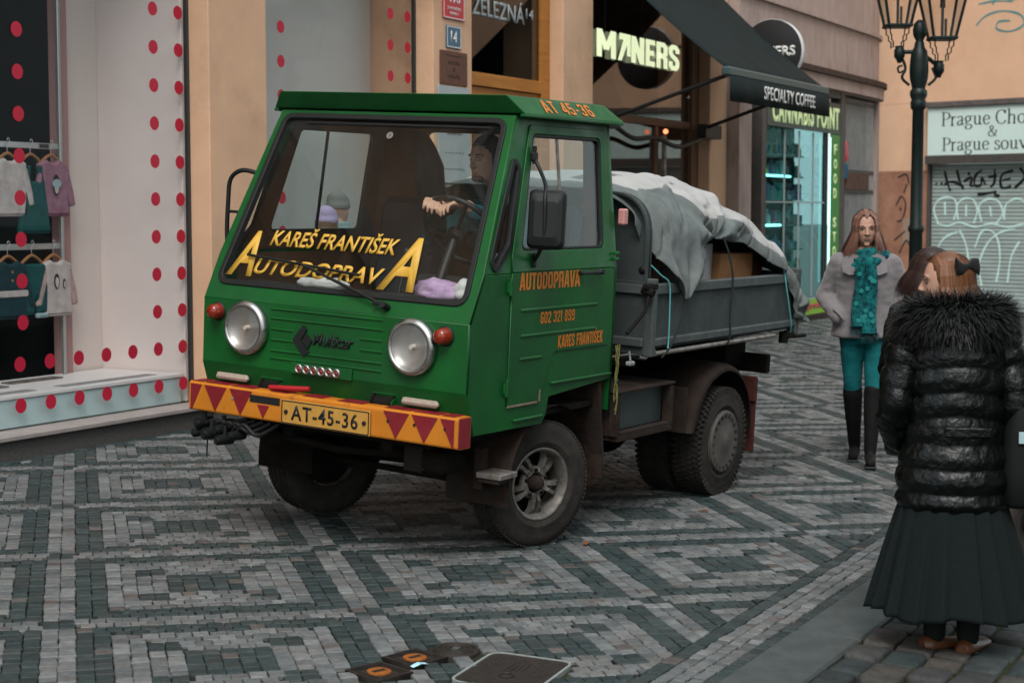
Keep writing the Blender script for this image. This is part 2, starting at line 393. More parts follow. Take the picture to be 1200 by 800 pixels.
for i in range(-span, span):
    for j in range(-span, span):
        cx = CO[0] + (i + .5) * PT * e1[0] + (j + .5) * PT * e2[0] - 0 * PT
        cy = CO[1] + (i + .5) * PT * e1[1] + (j + .5) * PT * e2[1]
        if cy < YB1 - .05 or cy > YT1 + .05 or cx > 29 or not in_view(cx, cy, 1.7): continue
        h = PT / 2 * .955
        # running bond inside the row bands, shifted by half a stone on alternate rows
        sh = 0
        a, b = (i + 1) % 19, (j + 1) % 19
        horiz = (a < 2) and not (b < 2)
        P = []
        if a >= 2 and not (b < 2):
            da, db = min(a - 2, 18 - a), min(b - 2, 18 - b)
            horiz = da < db and da < 4 or (2 <= b - 6 <= 6 and not 2 <= a - 6 <= 6 and da >= 4)
        if horiz: sh = (.23 if i % 2 else -.23) * PT
        for sx, sy in ((-1, -1), (1, -1), (1, 1), (-1, 1)):
            u = sx * h + random.uniform(-.003, .002); v = sh + sy * h + random.uniform(-.004, .003)
            P.append((cx + u * e1[0] + v * e2[0], cy + u * e1[1] + v * e2[1]))
        if cy < YB1 + .06: P = clip_poly(P, YB1 + .003, True)
        if cy > YT1 - .06: P = clip_poly(P, YT1 - .003, False)
        if len(P) < 3: continue
        A = abs(sum(P[k][0] * P[(k + 1) % len(P)][1] - P[(k + 1) % len(P)][0] * P[k][1] for k in range(len(P)))) / 2
        if A < .0004: continue
        stones.append((P, tone(i, j)))
def row(y0, y1, t, ln, x0=3., x1=29):
    x = x0 + random.random() * .05
    while x < x1:
        l = ln * random.uniform(.85, 1.2)
        if in_view(x, y0, 1.7):
            j = lambda: random.uniform(-.003, .003)
            stones.append(([(x + .002 + j(), y0 + .002 + j()), (x + l - .003 + j(), y0 + .002 + j()), (x + l - .003 + j(), y1 - .002 + j()), (x + .002 + j(), y1 - .002 + j())], t))
        x += l
row(2.366, 2.43, 0, .075); row(2.310, 2.364, 1, .062); row(2.254, 2.308, 1, .06); row(2.198, 2.252, 1, .064); row(2.142, 2.196, 0, .08)
row(7.582, 7.645, 0, .08)
COVERS = [(2.55, 3.1)]
def covered(cx, cy):
    for (ax, ay, hx, hy, rot, rd) in COVER_ZONES:
        dx, dy = cx - ax, cy - ay; c, s_ = math.cos(rot), math.sin(rot)
        u, v = dx * c + dy * s_, -dx * s_ + dy * c
        if rd:
            if u * u + v * v < (hx + .02) ** 2: return True
        elif abs(u) < hx + .02 and abs(v) < hy + .02: return True
    return False
COVER_ZONES = [(5.315, 2.845, .215, .168, R(6), 0), (5.262, 3.235, .090, .086, R(-14), 0), (5.036, 3.25, .086, .092, R(-17), 0), (5.452, 3.165, .088, .088, 0, 1)]
def stone_geo(P, z=0.):
    n = len(P); cx = sum(p[0] for p in P) / n; cy = sum(p[1] for p in P) / n
    dz = random.uniform(-.0025, .0025); tx, ty = random.uniform(-.03, .03), random.uniform(-.03, .03)
    top = []; mid = []; bot = []
    for (x, y) in P:
        ix, iy = cx + (x - cx) * .90, cy + (y - cy) * .90
        g = z + gz(y)
        top.append((ix, iy, z + gz(iy) + dz + (ix - cx) * tx + (iy - cy) * ty)); mid.append((x, y, g + dz - .004 + (x - cx) * tx + (y - cy) * ty)); bot.append((x, y, g - .018))
    vs = top + mid + bot
    fs = [tuple(range(n))]
    for i in range(n):
        k = (i + 1) % n; fs.append((i, n + i, n + k, k)); fs.append((n + i, 2 * n + i, 2 * n + k, n + k))
    return vs, fs
stones2 = []
for P, t in stones:
    cx = sum(p[0] for p in P) / len(P); cy = sum(p[1] for p in P) / len(P)
    if covered(cx, cy): continue
    stones2.append((cx * cx + cy * cy if in_view(cx, cy, -.05) and cx * math.cos(TH) + cy * math.sin(TH) > 5.15 else 1e9, cx, cy, P, t))
stones2.sort(key=lambda s: s[0])
single = [s for s in stones2[:300]]; rest = stones2[300:]
def col_attr(me, cols, counts):
    ca = me.color_attributes.new('Col', 'FLOAT_COLOR', 'CORNER')
    arr = np.repeat(np.array([(*c, 1) for c in cols], dtype=np.float32), counts, axis=0)
    ca.data.foreach_set('color', arr.ravel())
V = []; F = []; cols = []; cnt = []
for _, cx, cy, P, t in rest:
    vs, fs = stone_geo(P); k = len(V); V += vs; F += [tuple(i + k for i in f) for f in fs]
    cols.append(stone_col(t)); cnt.append(sum(len(f) for f in fs))
me = bpy.data.meshes.new('cobble_field'); me.from_pydata(V, [], F); col_attr(me, cols, cnt)
o = link('cobble_field', me, m_cob, street); tag(o, kind='stuff')
# the 300 cobbles nearest the viewer: one object each, a few shared shapes per tone
var = {}
for t in (0, 1):
    for k in range(7):
        h = PT / 2 * .94; P = [(sx * h + random.uniform(-.004, .003), sy * h + random.uniform(-.004, .003)) for sx, sy in ((-1, -1), (1, -1), (1, 1), (-1, 1))]
        n = 4; vs, fs = stone_geo(P); vs = [(x, y, z - gz(y)) for x, y, z in vs]
        me = bpy.data.meshes.new('cobble'); me.from_pydata(vs, [], fs); col_attr(me, [stone_col(t)], [sum(len(f) for f in fs)]); me.materials.append(m_cob)
        var[(t, k)] = me
for _, cx, cy, P, t in single:
    o = bpy.data.objects.new('cobble', var[(t, random.randrange(7))]); COL.objects.link(o); o.parent = street
    o.location = (cx, cy, gz(cy)); q = random.randrange(4) * PI / 2
    dirx = Vector(P[1]) - Vector(P[0]); ang = math.atan2(dirx.y, dirx.x)
    if len(P) == 4 and abs(P[1][1] - P[0][1]) > .02:
        o.rotation_euler = (R(1.6), 0, PA + random.uniform(-.03, .03))
    else: o.rotation_euler = (R(1.6), 0, 0); o.scale = (dirx.length / PT * 1.02, .86, 1)

# kerb slabs
kerb = thing('kerb', None, None); tag(kerb, kind='structure')
xs = [2.9, 4.28, 5.30, 6.43, 7.55, 8.6, 9.8, 10.9, 12.0, 13.2, 14.3, 15.4, 16.6, 17.8, 19, 20.2, 21.4, 22.6, 23.8]
for a, b in zip(xs, xs[1:]):
    y0, y1 = 1.865 + random.uniform(-.006, .006), 2.138
    mb = MB(); zt = random.uniform(.012, .018)
    P = roundpoly([(a + .004, y0), (b - .004, y0 + random.uniform(-.006, .006)), (b - .004, y1), (a + .004, y1)], .02, 3)
    n = len(P); cx, cy = (a + b) / 2, (y0 + y1) / 2
    top = [(cx + (x - cx) * .988, cy + (y - cy) * .94, gz(y) + zt) for x, y in P]; md = [(x, y, gz(y) + zt - .012) for x, y in P]; bt = [(x, y, gz(y) - .1) for x, y in P]
    mb.add(top + md + bt, [tuple(range(n))] + [(i, n + i, n + (i + 1) % n, (i + 1) % n) for i in range(n)] + [(n + i, 2 * n + i, 2 * n + (i + 1) % n, n + (i + 1) % n) for i in range(n)])
    mb.build('kerb_slab', m_kerb, kerb)
# pavement of large setts on the near side
pav = thing('pavement', None, None); tag(pav, kind='structure')
pb = MB(); pb.add([(2, -3, gz(1.2) - .02), (26, -3, gz(1.2) - .02), (26, 1.87, gz(1.86) - .012), (2, 1.87, gz(1.86) - .012)], [(0, 1, 2, 3)]); pb.build('pavement_bed', m_joint, pav)
y = 1.855; ri = 0; npv = 0
PC = [(.052, .053, .052), (.068, .063, .058), (.044, .052, .053), (.078, .07, .062), (.036, .045, .046)]
while y > -.1:
    d = random.uniform(.125, .165); x = 3.5 + random.random() * .2
    while x < 24:
        l = random.uniform(.15, .27)
        if in_view(x + l / 2, y - d / 2, .5) and x < 16:
            j = lambda: random.uniform(-.009, .009)
            P = roundpoly([(x + .008 + j(), y - d + .006 + j()), (x + l - .008 + j(), y - d + .006 + j()), (x + l - .008 + j(), y - .006 + j()), (x + .008 + j(), y - .006 + j())], .022, 2)
            n = len(P); cx, cy = x + l / 2, y - d / 2; zt = random.uniform(.012, .028); tx, ty = random.uniform(-.04, .04), random.uniform(-.04, .04)
            g = lambda x, y: gz(y) + zt + (x - cx) * tx + (y - cy) * ty
            t0 = [(cx + (x_ - cx) * .72, cy + (y_ - cy) * .72, g(x_, y_)) for x_, y_ in P]
            t1 = [(cx + (x_ - cx) * .93, cy + (y_ - cy) * .93, g(x_, y_) - .004) for x_, y_ in P]
            t2 = [(x_, y_, g(x_, y_) - .014) for x_, y_ in P]; t3 = [(x_, y_, gz(y_) - .03) for x_, y_ in P]
            fs = [tuple(range(n))] + [(k * n + i, (k + 1) * n + i, (k + 1) * n + (i + 1) % n, k * n + (i + 1) % n) for k in range(3) for i in range(n)]
            mm = bpy.data.meshes.new('paving_sett'); mm.from_pydata(t0 + t1 + t2 + t3, [], fs); mm.polygons.foreach_set('use_smooth', [True] * len(fs))
            c = random.choice(PC); k = random.uniform(.8, 1.15); col_attr(mm, [tuple(q * k for q in c)], [sum(len(f) for f in fs)])
            link('paving_sett', mm, m_pave, pav); npv += 1
        x += l
    y -= d; ri += 1
# low weeds in the sett joints
m_moss = mat('moss', (.06, .075, .012), .9, var=.5, vscale=60)
ms = MB()
for k in range(900):
    x = random.uniform(5.2, 9); yy = random.uniform(.9, 1.86)
    hgt = random.uniform(.004, .016); a = random.random() * PI
    cx, cy = x, yy
    if vnoise((x, yy, 0), 5.) < .22: continue
    q = .01; ms.add([(cx - q * math.cos(a), cy - q * math.sin(a), gz(cy) - .005), (cx + q * math.cos(a), cy + q * math.sin(a), gz(cy) - .005), (cx + random.uniform(-.01, .01), cy + random.uniform(-.01, .01), gz(cy) + .012 + hgt)], [(0, 1, 2)])
o = ms.build('joint_weeds', m_moss, None, fixn=False); tag(o, 'sparse green weeds growing in the joints of the large setts', 'weeds', kind='stuff')

# ---- covers
m_iron = mat('cast_iron', (.020, .016, .0145), .6, .3, var=.5, vscale=20, col2=(.034, .026, .021), bump=.4, bscale=160)
m_rust = mat('rust_orange', (.30, .10, .018), .75, var=.5, vscale=40, col2=(.2, .06, .012))
m_white = mat('white_paint_worn', (.26, .28, .27), .7, var=.35, vscale=30)
def cover(zone, name, label, kind):
    ax, ay, hx, hy, rot, rd = zone
    M = Matrix.Translation((ax, ay, gz(ay))) @ Matrix.Rotation(R(1.6), 4, 'X') @ Matrix.Rotation(rot, 4, 'Z')
    t = thing(name, label, 'manhole cover', M=M)
    if kind == 'big':
        out = roundpoly([(-hx, -hy), (hx, -hy), (hx, hy), (-hx, hy)], .06, 6); inn = roundpoly([(-hx + .010, -hy + .010), (hx - .010, -hy + .010), (hx - .010, hy - .010), (-hx + .010, hy - .010)], .05, 6)
        plate('rim', [out, inn], .03, m_white, Matrix.Translation((0, 0, -.0125)), t)
        plate('lid', [roundpoly([(-hx + .012, -hy + .012), (hx - .012, -hy + .012), (hx - .012, hy - .012), (-hx + .012, hy - .012)], .05, 6)], .02, m_iron, Matrix.Translation((0, 0, -.010)), t)
        mb = MB()
        for k in range(-7, 8):
            for q in range(-5, 6):
                if abs(k) < 5 and abs(q) < 3: continue
                if (k + q) % 2 == 0: mb.box((k * .024, q * .024, .0008), (.015, .009, .003), .001)
        tag(mb.build('tread_pattern', m_iron, t), kind='stuff')
        emb = MB()
        for k in range(4): emb.box((.05, .03 - k * .02, .0015), (.09, .006, .005), .001)
        emb.lathe([(.03, 0), (.03, .006), (.02, .006), (.02, 0)], 20, Matrix.Translation((-.06, 0, .001)))
        emb.build('cast_lettering', m_iron, t)
    elif kind == 'sq':
        plate('rim', [[(-hx, -hy), (hx, -hy), (hx, hy), (-hx, hy)], [(-hx + .012, -hy + .012), (hx - .012, -hy + .012), (hx - .012, hy - .012), (-hx + .012, hy - .012)]], .03, m_iron, Matrix.Translation((0, 0, -.008)), t)
        plate('lid', [[(-hx + .014, -hy + .014), (hx - .014, -hy + .014), (hx - .014, hy - .014), (-hx + .014, hy - .014)]], .02, m_iron, Matrix.Translation((0, 0, -.009)), t)
        mb = MB()
        for k in range(-6, 7):
            for s_ in (-1, 1): mb.box((k * .0125, s_ * (hy - .024), .003), (.005, .014, .005)); mb.box((s_ * (hx - .024), k * .0125, .003), (.014, .005, .005))
        mb.build('tread_bars', m_iron, t)
        plate('oval_boss', [[(.045 * math.cos(2 * PI * k / 24), .045 * math.sin(2 * PI * k / 24)) for k in range(24)]], .01, m_rust, Matrix.Translation((0, 0, .0015)), t)
        mb = MB(); 
        for k in range(5): mb.box((-.024 + k * .012, 0, .0075), (.007, .02, .004), .001)
        mb.build('cast_lettering', m_iron, t)
    else:
        mb = MB()
        mb.lathe([(.001, .002), (hx - .004, .002), (hx, -.004), (hx, -.02)], 36); mb.build('lid', m_iron, t)
        mb = MB()
        for r in (.03, .05, .072): mb.lathe([(r, .001), (r, .008), (r + .008, .008), (r + .008, .001)], 32)
        mb.build('tread_rings', m_iron, t)
        mb = MB(); mb.box((0, 0, .005), (.03, .026, .006), .001); mb.build('key_cap', m_kerb, t)
cover(COVER_ZONES[0], 'manhole_cover', 'large rounded rectangular dark iron manhole cover with a white rim', 'big')
cover(COVER_ZONES[1], 'manhole_cover', 'small square iron cover with orange oval boss, between the round cover and blue scrap', 'sq')
cover(COVER_ZONES[2], 'manhole_cover', 'small square iron cover with orange oval boss, nearest the bottom edge', 'sq')
cover(COVER_ZONES[3], 'manhole_cover', 'small round dark iron cover with concentric rings', 'rd')
# litter
m_blue = mat('blue_wrapper', (.18, .5, .62), .4, var=.4, vscale=90, col2=(.6, .75, .8))
m_leaf = mat('dry_leaf', (.30, .085, .02), .7, var=.5, vscale=80)
mb = MB(); mb.add([(-.035, -.011, .004), (0, -.013, .012), (.034, -.01, .005), (.036, .011, .006), (0, .012, .014), (-.034, .012, .005)], [(0, 1, 4, 5), (1, 2, 3, 4)])
o = mb.build('paper_scrap', m_blue, None, Matrix.Translation((5.17, 3.16, gz(3.16) + .004)) @ Matrix.Rotation(R(-20), 4, 'Z')); tag(o, 'pale blue scrap of wrapper lying by a small square cover', 'litter')
for (x, y, a, lb) in ((7.45, 3.57, .4, 'small orange leaf on the cobbles just behind the front wheel'), (8.62, 3.40, 1.7, 'small orange leaf on the cobbles beside the rear wheel')):
    mb = MB(); mb.add([(-.03, 0, .004), (-.01, .016, .012), (.025, .01, .006), (.034, 0, .012), (.02, -.014, .006), (-.012, -.015, .012), (0, 0, .006)], [(0, 6, 1), (1, 6, 2), (2, 6, 3), (3, 6, 4), (4, 6, 5), (5, 6, 0)])
    o = mb.build('leaf', m_leaf, None, Matrix.Translation((x, y, gz(y) + .004)) @ Matrix.Rotation(a, 4, 'Z'), fixn=False); tag(o, lb, 'leaf')
# ================================================================= the small green truck
TO = Vector((7.381, 4.491, .016)); ty_, tr_ = R(4.276), R(2.94)
tf = Vector((-math.cos(ty_), math.sin(ty_), 0)); tl0 = Vector((-math.sin(ty_), -math.cos(ty_), 0)); tu0 = Vector((0, 0, 1))
tl = tl0 * math.cos(tr_) - tu0 * math.sin(tr_); tu = tu0 * math.cos(tr_) + tl0 * math.sin(tr_)
TM = frame(TO, tf, tl, tu)
truck = thing('small_truck', 'green cab-over small truck with grey dropside bed and yellow lettering', 'truck', M=TM)
m_green = mat('green_paint', (.0012, .086, .012), .38, var=.22, vscale=3, dirt=((.005, .045, .015), 2.6, .42, .8), coat=.06, spec=.3, chips=((.03, .022, .014), 34, .70), bump=.16, bscale=5)
m_rub = mat('black_rubber', (.008, .0085, .0085), .6, var=.3, vscale=20)
m_blk = mat('black_plastic', (.008, .009, .0095), .5, spec=.3)
m_dark = mat('underbody_dark', (.011, .0085, .007), .85, var=.5, vscale=12)
m_rusty = mat('rusty_brown_metal', (.036, .022, .017), .85, var=.5, vscale=9, dirt=((.024, .022, .02), 5, .4, .7), bump=.4, bscale=50)
m_brown = mat('brown_hardboard', (.085, .04, .022), .7, var=.25, vscale=9, bump=.1)
m_chrome = mat('worn_chrome', (.5, .5, .49), .22, 1., var=.25, vscale=9, dirt=((.2, .12, .08), 11, .62, .75))
m_amber = mat('amber_lens', (.20, .016, .005), .2, coat=.4)
m_yel = mat('yellow_vinyl', (.58, .33, .045), .5, var=.1, vscale=30)
m_oran = mat('orange_vinyl', (.52, .15, .012), .5, var=.1, vscale=30)
m_bump = mat('bumper_orange', (.50, .165, .010), .45, var=.12, vscale=8, dirt=((.08, .03, .012), 9, .6, .75))
m_red = mat('bumper_red', (.19, .005, .012), .4, var=.2, vscale=8, dirt=((.05, .01, .01), 12, .66, .8))
m_plate = mat('number_plate', (.48, .25, .05), .5, var=.15, vscale=20)
m_ink = mat('black_ink', (.008, .008, .009), .6)
m_bed = mat('bed_grey_paint', (.045, .057, .056), .55, var=.3, vscale=5, dirt=((.03, .034, .033), 7, .5, .72), bump=.12, bscale=30)
m_bedl = mat('bed_rail_paint', (.068, .08, .078), .5, var=.3, vscale=7, dirt=((.04, .04, .04), 10, .55, .75))
m_steel = mat('bare_steel', (.28, .26, .25), .5, .6, var=.4, vscale=14, col2=(.14, .11, .09))
m_glassT = glass('windscreen_glass', (.97, .99, .985), .8, 1.40, dust=.012, dcol=(.5, .48, .45))
m_glassS = glass('side_window_glass', (.90, .94, .94), .9, 1.45)

def hw(z): return .80 if z <= 1.40 else .80 - .12 * (z - 1.40)
WS = .476
def wx(z): return .83 - WS * (z - 1.18)      # windscreen plane
TH_P = .022
# --- side shells (left: s=+1, right: s=-1)
def side_frame(s, z0, tilt):
    if tilt: ey = Vector((0, -.12 * s, 1)).normalized()
    else: ey = Vector((0, 0, 1))
    return frame2((0, s * hw(z0), z0), (1, 0, 0), ey), ey
low_poly = [(.825, .86), (.755, .662), (.165, .658), (.125, .70), (.105, .785), (-.52, .825), (-.52, 1.398), (wx(1.398), 1.398), (.825, 1.19)]
zt = 2.135
kz = 1 / Vector((0, -.12, 1)).normalized().z     # length along the tilted plane per unit z
def up(x, z): return (x, (z - 1.40) * kz)
up_poly = [up(wx(1.40) - .004, 1.40), up(wx(zt) - .004, zt), up(-.52, zt), up(-.52, 1.40)]
win = roundpoly([up(.395, 1.511), up(-.375, 1.511), up(-.40, 2.043), up(.232, 2.043)], .035)
qtr = roundpoly([up(.635, 1.415), up(.500, 1.53), up(.382, 1.885), up(.415, 1.925), up(.655, 1.46)], [.03, .06, .04, .03, .04])
for s in (1, -1):
    Mf, ey = side_frame(s, 0, False)
    M = frame2((0, s * .80, 0), (1, 0, 0), (0, 0, 1)) @ Matrix.Translation((0, 0, s * TH_P / 2 if s > 0 else -s * -TH_P / 2))
    M = frame((0, s * (.80 - TH_P / 2), 0), (1, 0, 0), (0, 0, 1), (0, -1, 0))
    plate('cab_side_lower', [low_poly], TH_P, m_green, M, truck, bevel=.004)
    d = Vector((0, -.12 * s, 1)).normalized(); nn = Vector((1, 0, 0)).cross(d)
    base = Vector((0, s * .80, 1.40)) - Vector((0, s, .12)).normalized() * TH_P / 2
    Mu = frame(base, (1, 0, 0), d, nn)
    fr = plate('cab_side_upper', [up_poly, win, qtr], TH_P, m_green, Mu, truck, bevel=.003)
    off = s * -1   # outward along local z?
    on = 1 if nn.y * s > 0 else -1
    # rubber seals
    def ring(poly, w_, name, th, dz, par):
        c = Vector((sum(p[0] for p in poly) / len(poly), sum(p[1] for p in poly) / len(poly)))
        grow = []; 
        n = len(poly); inn = []
        for i in range(n):
            a, b, c_ = Vector(poly[i - 1]), Vector(poly[i]), Vector(poly[(i + 1) % n])
            t = (c_ - a).normalized(); nr = Vector((t.y, -t.x))
            if nr.dot(b - c) < 0: nr = -nr
            grow.append(tuple(b + nr * w_)); inn.append(tuple(b - nr * w_ * .55))
        return plate(name, [grow, inn], th, m_rub, Mu @ Matrix.Translation((0, 0, dz * on)), par, bevel=.002)
    ring(win, .008, 'window_seal', TH_P + .008, 0, fr)
    ring(qtr, .017, 'quarter_seal', TH_P + .014, .002, fr)
    plate('window_glass', [win], .004, m_glassS, Mu, fr)
    plate('quarter_glass', [qtr], .004, m_glassS, Mu, fr)
    mb = MB(); mb.box((-.005, (1.777 - 1.40) * kz, 0), (.016, .53, .012), .002, Mu)
    mb.build('sliding_bar', m_steel if s > 0 else m_blk, fr)
    # brown lining inside
    inset = -on * (TH_P / 2 + .006)
    plate('cab_lining', [[up(.60, 1.42), up(.26, 2.11), up(-.49, 2.11), up(-.49, 1.42)], roundpoly([up(.40, 1.505), up(-.38, 1.505), up(-.405, 2.048), up(.236, 2.048)], .03)], .006, m_brown, Mu @ Matrix.Translation((0, 0, inset)), fr)
    plate('door_card', [[(.62, .80), (-.49, .86), (-.49, 1.395), (.62, 1.395)]], .006, m_brown, frame((0, s * (.80 - TH_P - .006), 0), (1, 0, 0), (0, 0, 1), (0, -1, 0)), truck)
# the driver's door: outline grooves, hinges, handle, ribs (left side), built proud of the shell
dlow = roundpoly([(.492, .775), (.215, .778), (.185, .82), (.09, 1.005), (-.455, 1.005), (-.455, 1.40), (.492, 1.40)], [.015, .02, .03, .03, .02, 0, 0], 3)
for s in (1, -1):
    Ml = frame((0, s * (.80 + .0035), 0), (1, 0, 0), (0, 0, 1), (0, -1, 0))
    dr = plate('door', [dlow], .008, m_green, Ml, truck, bevel=.003)
    tag(dr, 'green door with orange lettering' if s > 0 else 'plain green passenger door')
    d = Vector((0, -.12 * s, 1)).normalized(); nn = Vector((1, 0, 0)).cross(d)
    Mu = frame(Vector((0, s * .80, 1.40)) + Vector((0, s, .12)).normalized() * .0035, (1, 0, 0), d, nn)
    dup_ = roundpoly([up(.492, 1.403), up(-.455, 1.403), up(-.455, 2.095), up(.262, 2.095), up(.488, 1.47)], [0, 0, .02, .02, .02], 3)
    w2 = roundpoly([up(.405, 1.50), up(-.385, 1.50), up(-.41, 2.053), up(.238, 2.053)], .035)
    plate('window_surround', [dup_, w2], .008, m_green, Mu, dr, bevel=.003)
    if s > 0:
        mb = MB()      # pressed ribs
        for (x0, x1, z) in ((.41, -.32, 1.222), (.40, -.315, 1.10), (.40, .20, .99)):
            mb.box(((x0 + x1) / 2, .8085, z), (x0 - x1, .010, .016), .0045)
        mb.build('pressed_rib', m_green, dr)
        for z in (1.335, .86):
            mb = MB(); mb.cyl((.512, .814, z - .035), (.512, .814, z + .035), .010); mb.box((.512, .806, z), (.03, .012, .05), .003); mb.cyl((.512, .814, z + .035), (.512, .814, z + .05), .006, .003)
            mb.build('hinge', m_green, dr)
        mb = MB(); mb.box((-.21, .833, 1.385), (.19, .014, .018), .005); mb.box((-.30, .818, 1.385), (.03, .03, .024), .006); mb.box((-.125, .818, 1.386), (.03, .03, .02), .005); mb.cyl((-.315, .815, 1.385), (-.315, .842, 1.385), .013)
        mb.build('door_handle', m_blk, dr)
        mb = MB(); mb.box((.36, .8082, .772), (.27, .004, .010), .001); mb.box((.205, .8082, .80), (.012, .004, .055), .001, None); mb.build('worn_edge', mat('worn_edge_paint', (.22, .17, .12), .8, var=.4, vscale=60), dr)
        FT = lambda x, z: frame((x, .8085, z), (-1, 0, 0), (0, 0, 1), (0, 1, 0))
        blocktext('lettering', 'AUTODOPRAVA', m_oran, FT(.43, 1.318), .56, .082, dr)
        blocktext('lettering', '602 321 899', m_oran, FT(.23, 1.150), .325, .058, dr, .15)
        blocktext('lettering', 'KAREŠ FRANTIŠEK', m_oran, FT(.055, 1.022), .445, .078, dr)
    else:
        mb = MB(); mb.box((-.21, -.833, 1.385), (.19, .014, .018), .005); mb.box((-.30, -.818, 1.385), (.03, .03, .024), .006); mb.box((-.125, -.818, 1.386), (.03, .03, .02), .005); mb.build('door_handle', m_blk, dr)
# skirt ledge behind the door and below
mb = MB(); mb.box((-.20, .806, .852), (.60, .016, .014), .004); mb.box((.30, .806, .70), (.26, .016, .014), .004, Matrix.Identity(4)); mb.build('skirt_ledge', m_green, truck)
mb = MB(); mb.box((-.485, .812, 1.475), (.045, .02, .018), .004); mb.box((-.485, .812, 1.445), (.045, .02, .018), .004); mb.build('air_vent', m_green, truck)
# --- front panel, chin, windscreen surround
def fp(y, z, x=.83): return (x, y, z)
Mfr = frame((.83 - TH_P / 2, 0, 0), (0, 1, 0), (0, 0, 1), (1, 0, 0))
front_panel = plate('front_panel', [[(-.80, .86), (.80, .86), (.80, 1.18), (-.80, 1.18)]], TH_P, m_green, Mfr, truck, bevel=.004)
ch = Vector((.755 - .83, 0, .662 - .86)); chd = ch.normalized()
mb = MB()
mb.add([(.83, -.80, .862), (.83, .80, .862), (.757, .80, .662), (.757, -.80, .662), (.80, -.79, .862), (.80, .79, .862), (.735, .79, .672), (.735, -.79, .672)],
       [(0, 1, 2, 3), (4, 7, 6, 5), (0, 4, 5, 1), (3, 2, 6, 7), (0, 3, 7, 4), (1, 5, 6, 2)])
# opening in the middle of the chin is suggested by a set-back dark grille pan
mb.build('chin_panel', m_green, truck)
wd = Vector((-WS, 0, 1)).normalized(); wn = Vector((0, 1, 0)).cross(wd); kw = math.sqrt(1 + WS * WS)
Mws = frame(Vector((.83, 0, 1.18)) - wn * TH_P / 2, (0, 1, 0), wd, wn)
def wp(y, z): return (y, (z - 1.18) * kw)
outer = [wp(-.80, 1.18), wp(.80, 1.18), wp(.80, 1.40), wp(.712, zt), wp(-.712, zt), wp(-.80, 1.40)]
wsc = roundpoly([wp(-.748, 1.262), wp(.748, 1.262), wp(.668, 2.105), wp(-.668, 2.105)], .06, 6)
surround = plate('windscreen_surround', [outer, wsc], TH_P, m_green, Mws, truck, bevel=.004)
def grow(poly, w_):
    n = len(poly); c = Vector((sum(p[0] for p in poly) / n, sum(p[1] for p in poly) / n)); o_ = []
    for i in range(n):
        a, b, c_ = Vector(poly[i - 1]), Vector(poly[i]), Vector(poly[(i + 1) % n]); t = (c_ - a).normalized(); nr = Vector((t.y, -t.x))
        if nr.dot(b - c) < 0: nr = -nr
        o_.append(tuple(b + nr * w_))
    return o_
plate('rubber_seal', [grow(wsc, .013), grow(wsc, -.016)], TH_P + .014, m_rub, Mws @ Matrix.Translation((0, 0, .002)), surround, bevel=.004)
pane = plate('windscreen', [wsc], .005, m_glassT, Mws, surround)
# windscreen lettering (vinyl on the glass)
def WT(y, z, d=.008): return frame(Vector((wx(z), y, z)) + wn * d - wn * TH_P / 2, (0, 1, 0), wd, wn)
text('lettering', 'A', m_yel, WT(-.715, 1.300), .165, .245, pane, .001, .028, .30)
text('lettering', 'KAREŠ FRANTIŠEK', m_yel, WT(-.50, 1.455), .78, .105, pane, .001, .022, .25)
text('lettering', 'UTODOPRAV', m_yel, WT(-.545, 1.315), .79, .085, pane, .001, .022, .25)
text('lettering', 'A', m_yel, WT(.225, 1.295), .215, .275, pane, .001, .022, .30)
mb = MB()
for r in (.018, .010): mb.lathe([(r, 0), (r, .002), (r - .004, .002), (r - .004, 0)], 20, WT(.02, 2.02, .008))
mb.build('round_sticker', mat('sticker_grey', (.3, .28, .25), .5), pane)
# wiper
mb = MB()
a0 = Vector((wx(1.215), .33, 1.215)) + wn * .03; a1 = Vector((wx(1.37), -.25, 1.37)) + wn * .045
mb.tube([a0, a0.lerp(a1, .5) + wn * .01, a1], [.009, .008, .006], 6)
b0 = Vector((wx(1.345), .12, 1.345)) + wn * .018; b1 = Vector((wx(1.40), -.60, 1.395)) + wn * .018
mb.tube([b0, b0.lerp(b1, .5), b1], .007, 6); mb.cyl(a0 - wn * .04, a0 + wn * .018, .017); mb.box(a0 + Vector((0, -.03, .008)), (.02, .07, .02), .004)
mb.build('wiper', m_blk, truck)
# rear wall, floor, roof lining
rear_poly = [(-.80, .66), (.80, .66), (.80, 1.40), (.712, 2.135), (-.712, 2.135), (-.80, 1.40)]
rwin = roundpoly([(-.44, 1.70), (.60, 1.70), (.58, 2.06), (-.42, 2.06)], .05)
Mr = frame((-.52 + TH_P / 2, 0, 0), (0, 1, 0), (0, 0, 1), (1, 0, 0))
plate('rear_panel', [rear_poly, rwin], TH_P, m_green, Mr, truck)
plate('rear_lining', [[(-.77, .70), (.77, .70), (.77, 1.40), (.69, 2.11), (-.69, 2.11), (-.77, 1.40)], rwin], .006, m_brown, Mr @ Matrix.Translation((0, 0, .016)), truck)
plate('rear_glass', [rwin], .004, m_glassS, Mr, truck)
mb = MB(); mb.box((.12, 0, .70), (1.2, 1.5, .03)); mb.box((-.05, 0, .93), (.75, .36, .46), .04); mb.build('cab_floor', m_dark, truck)
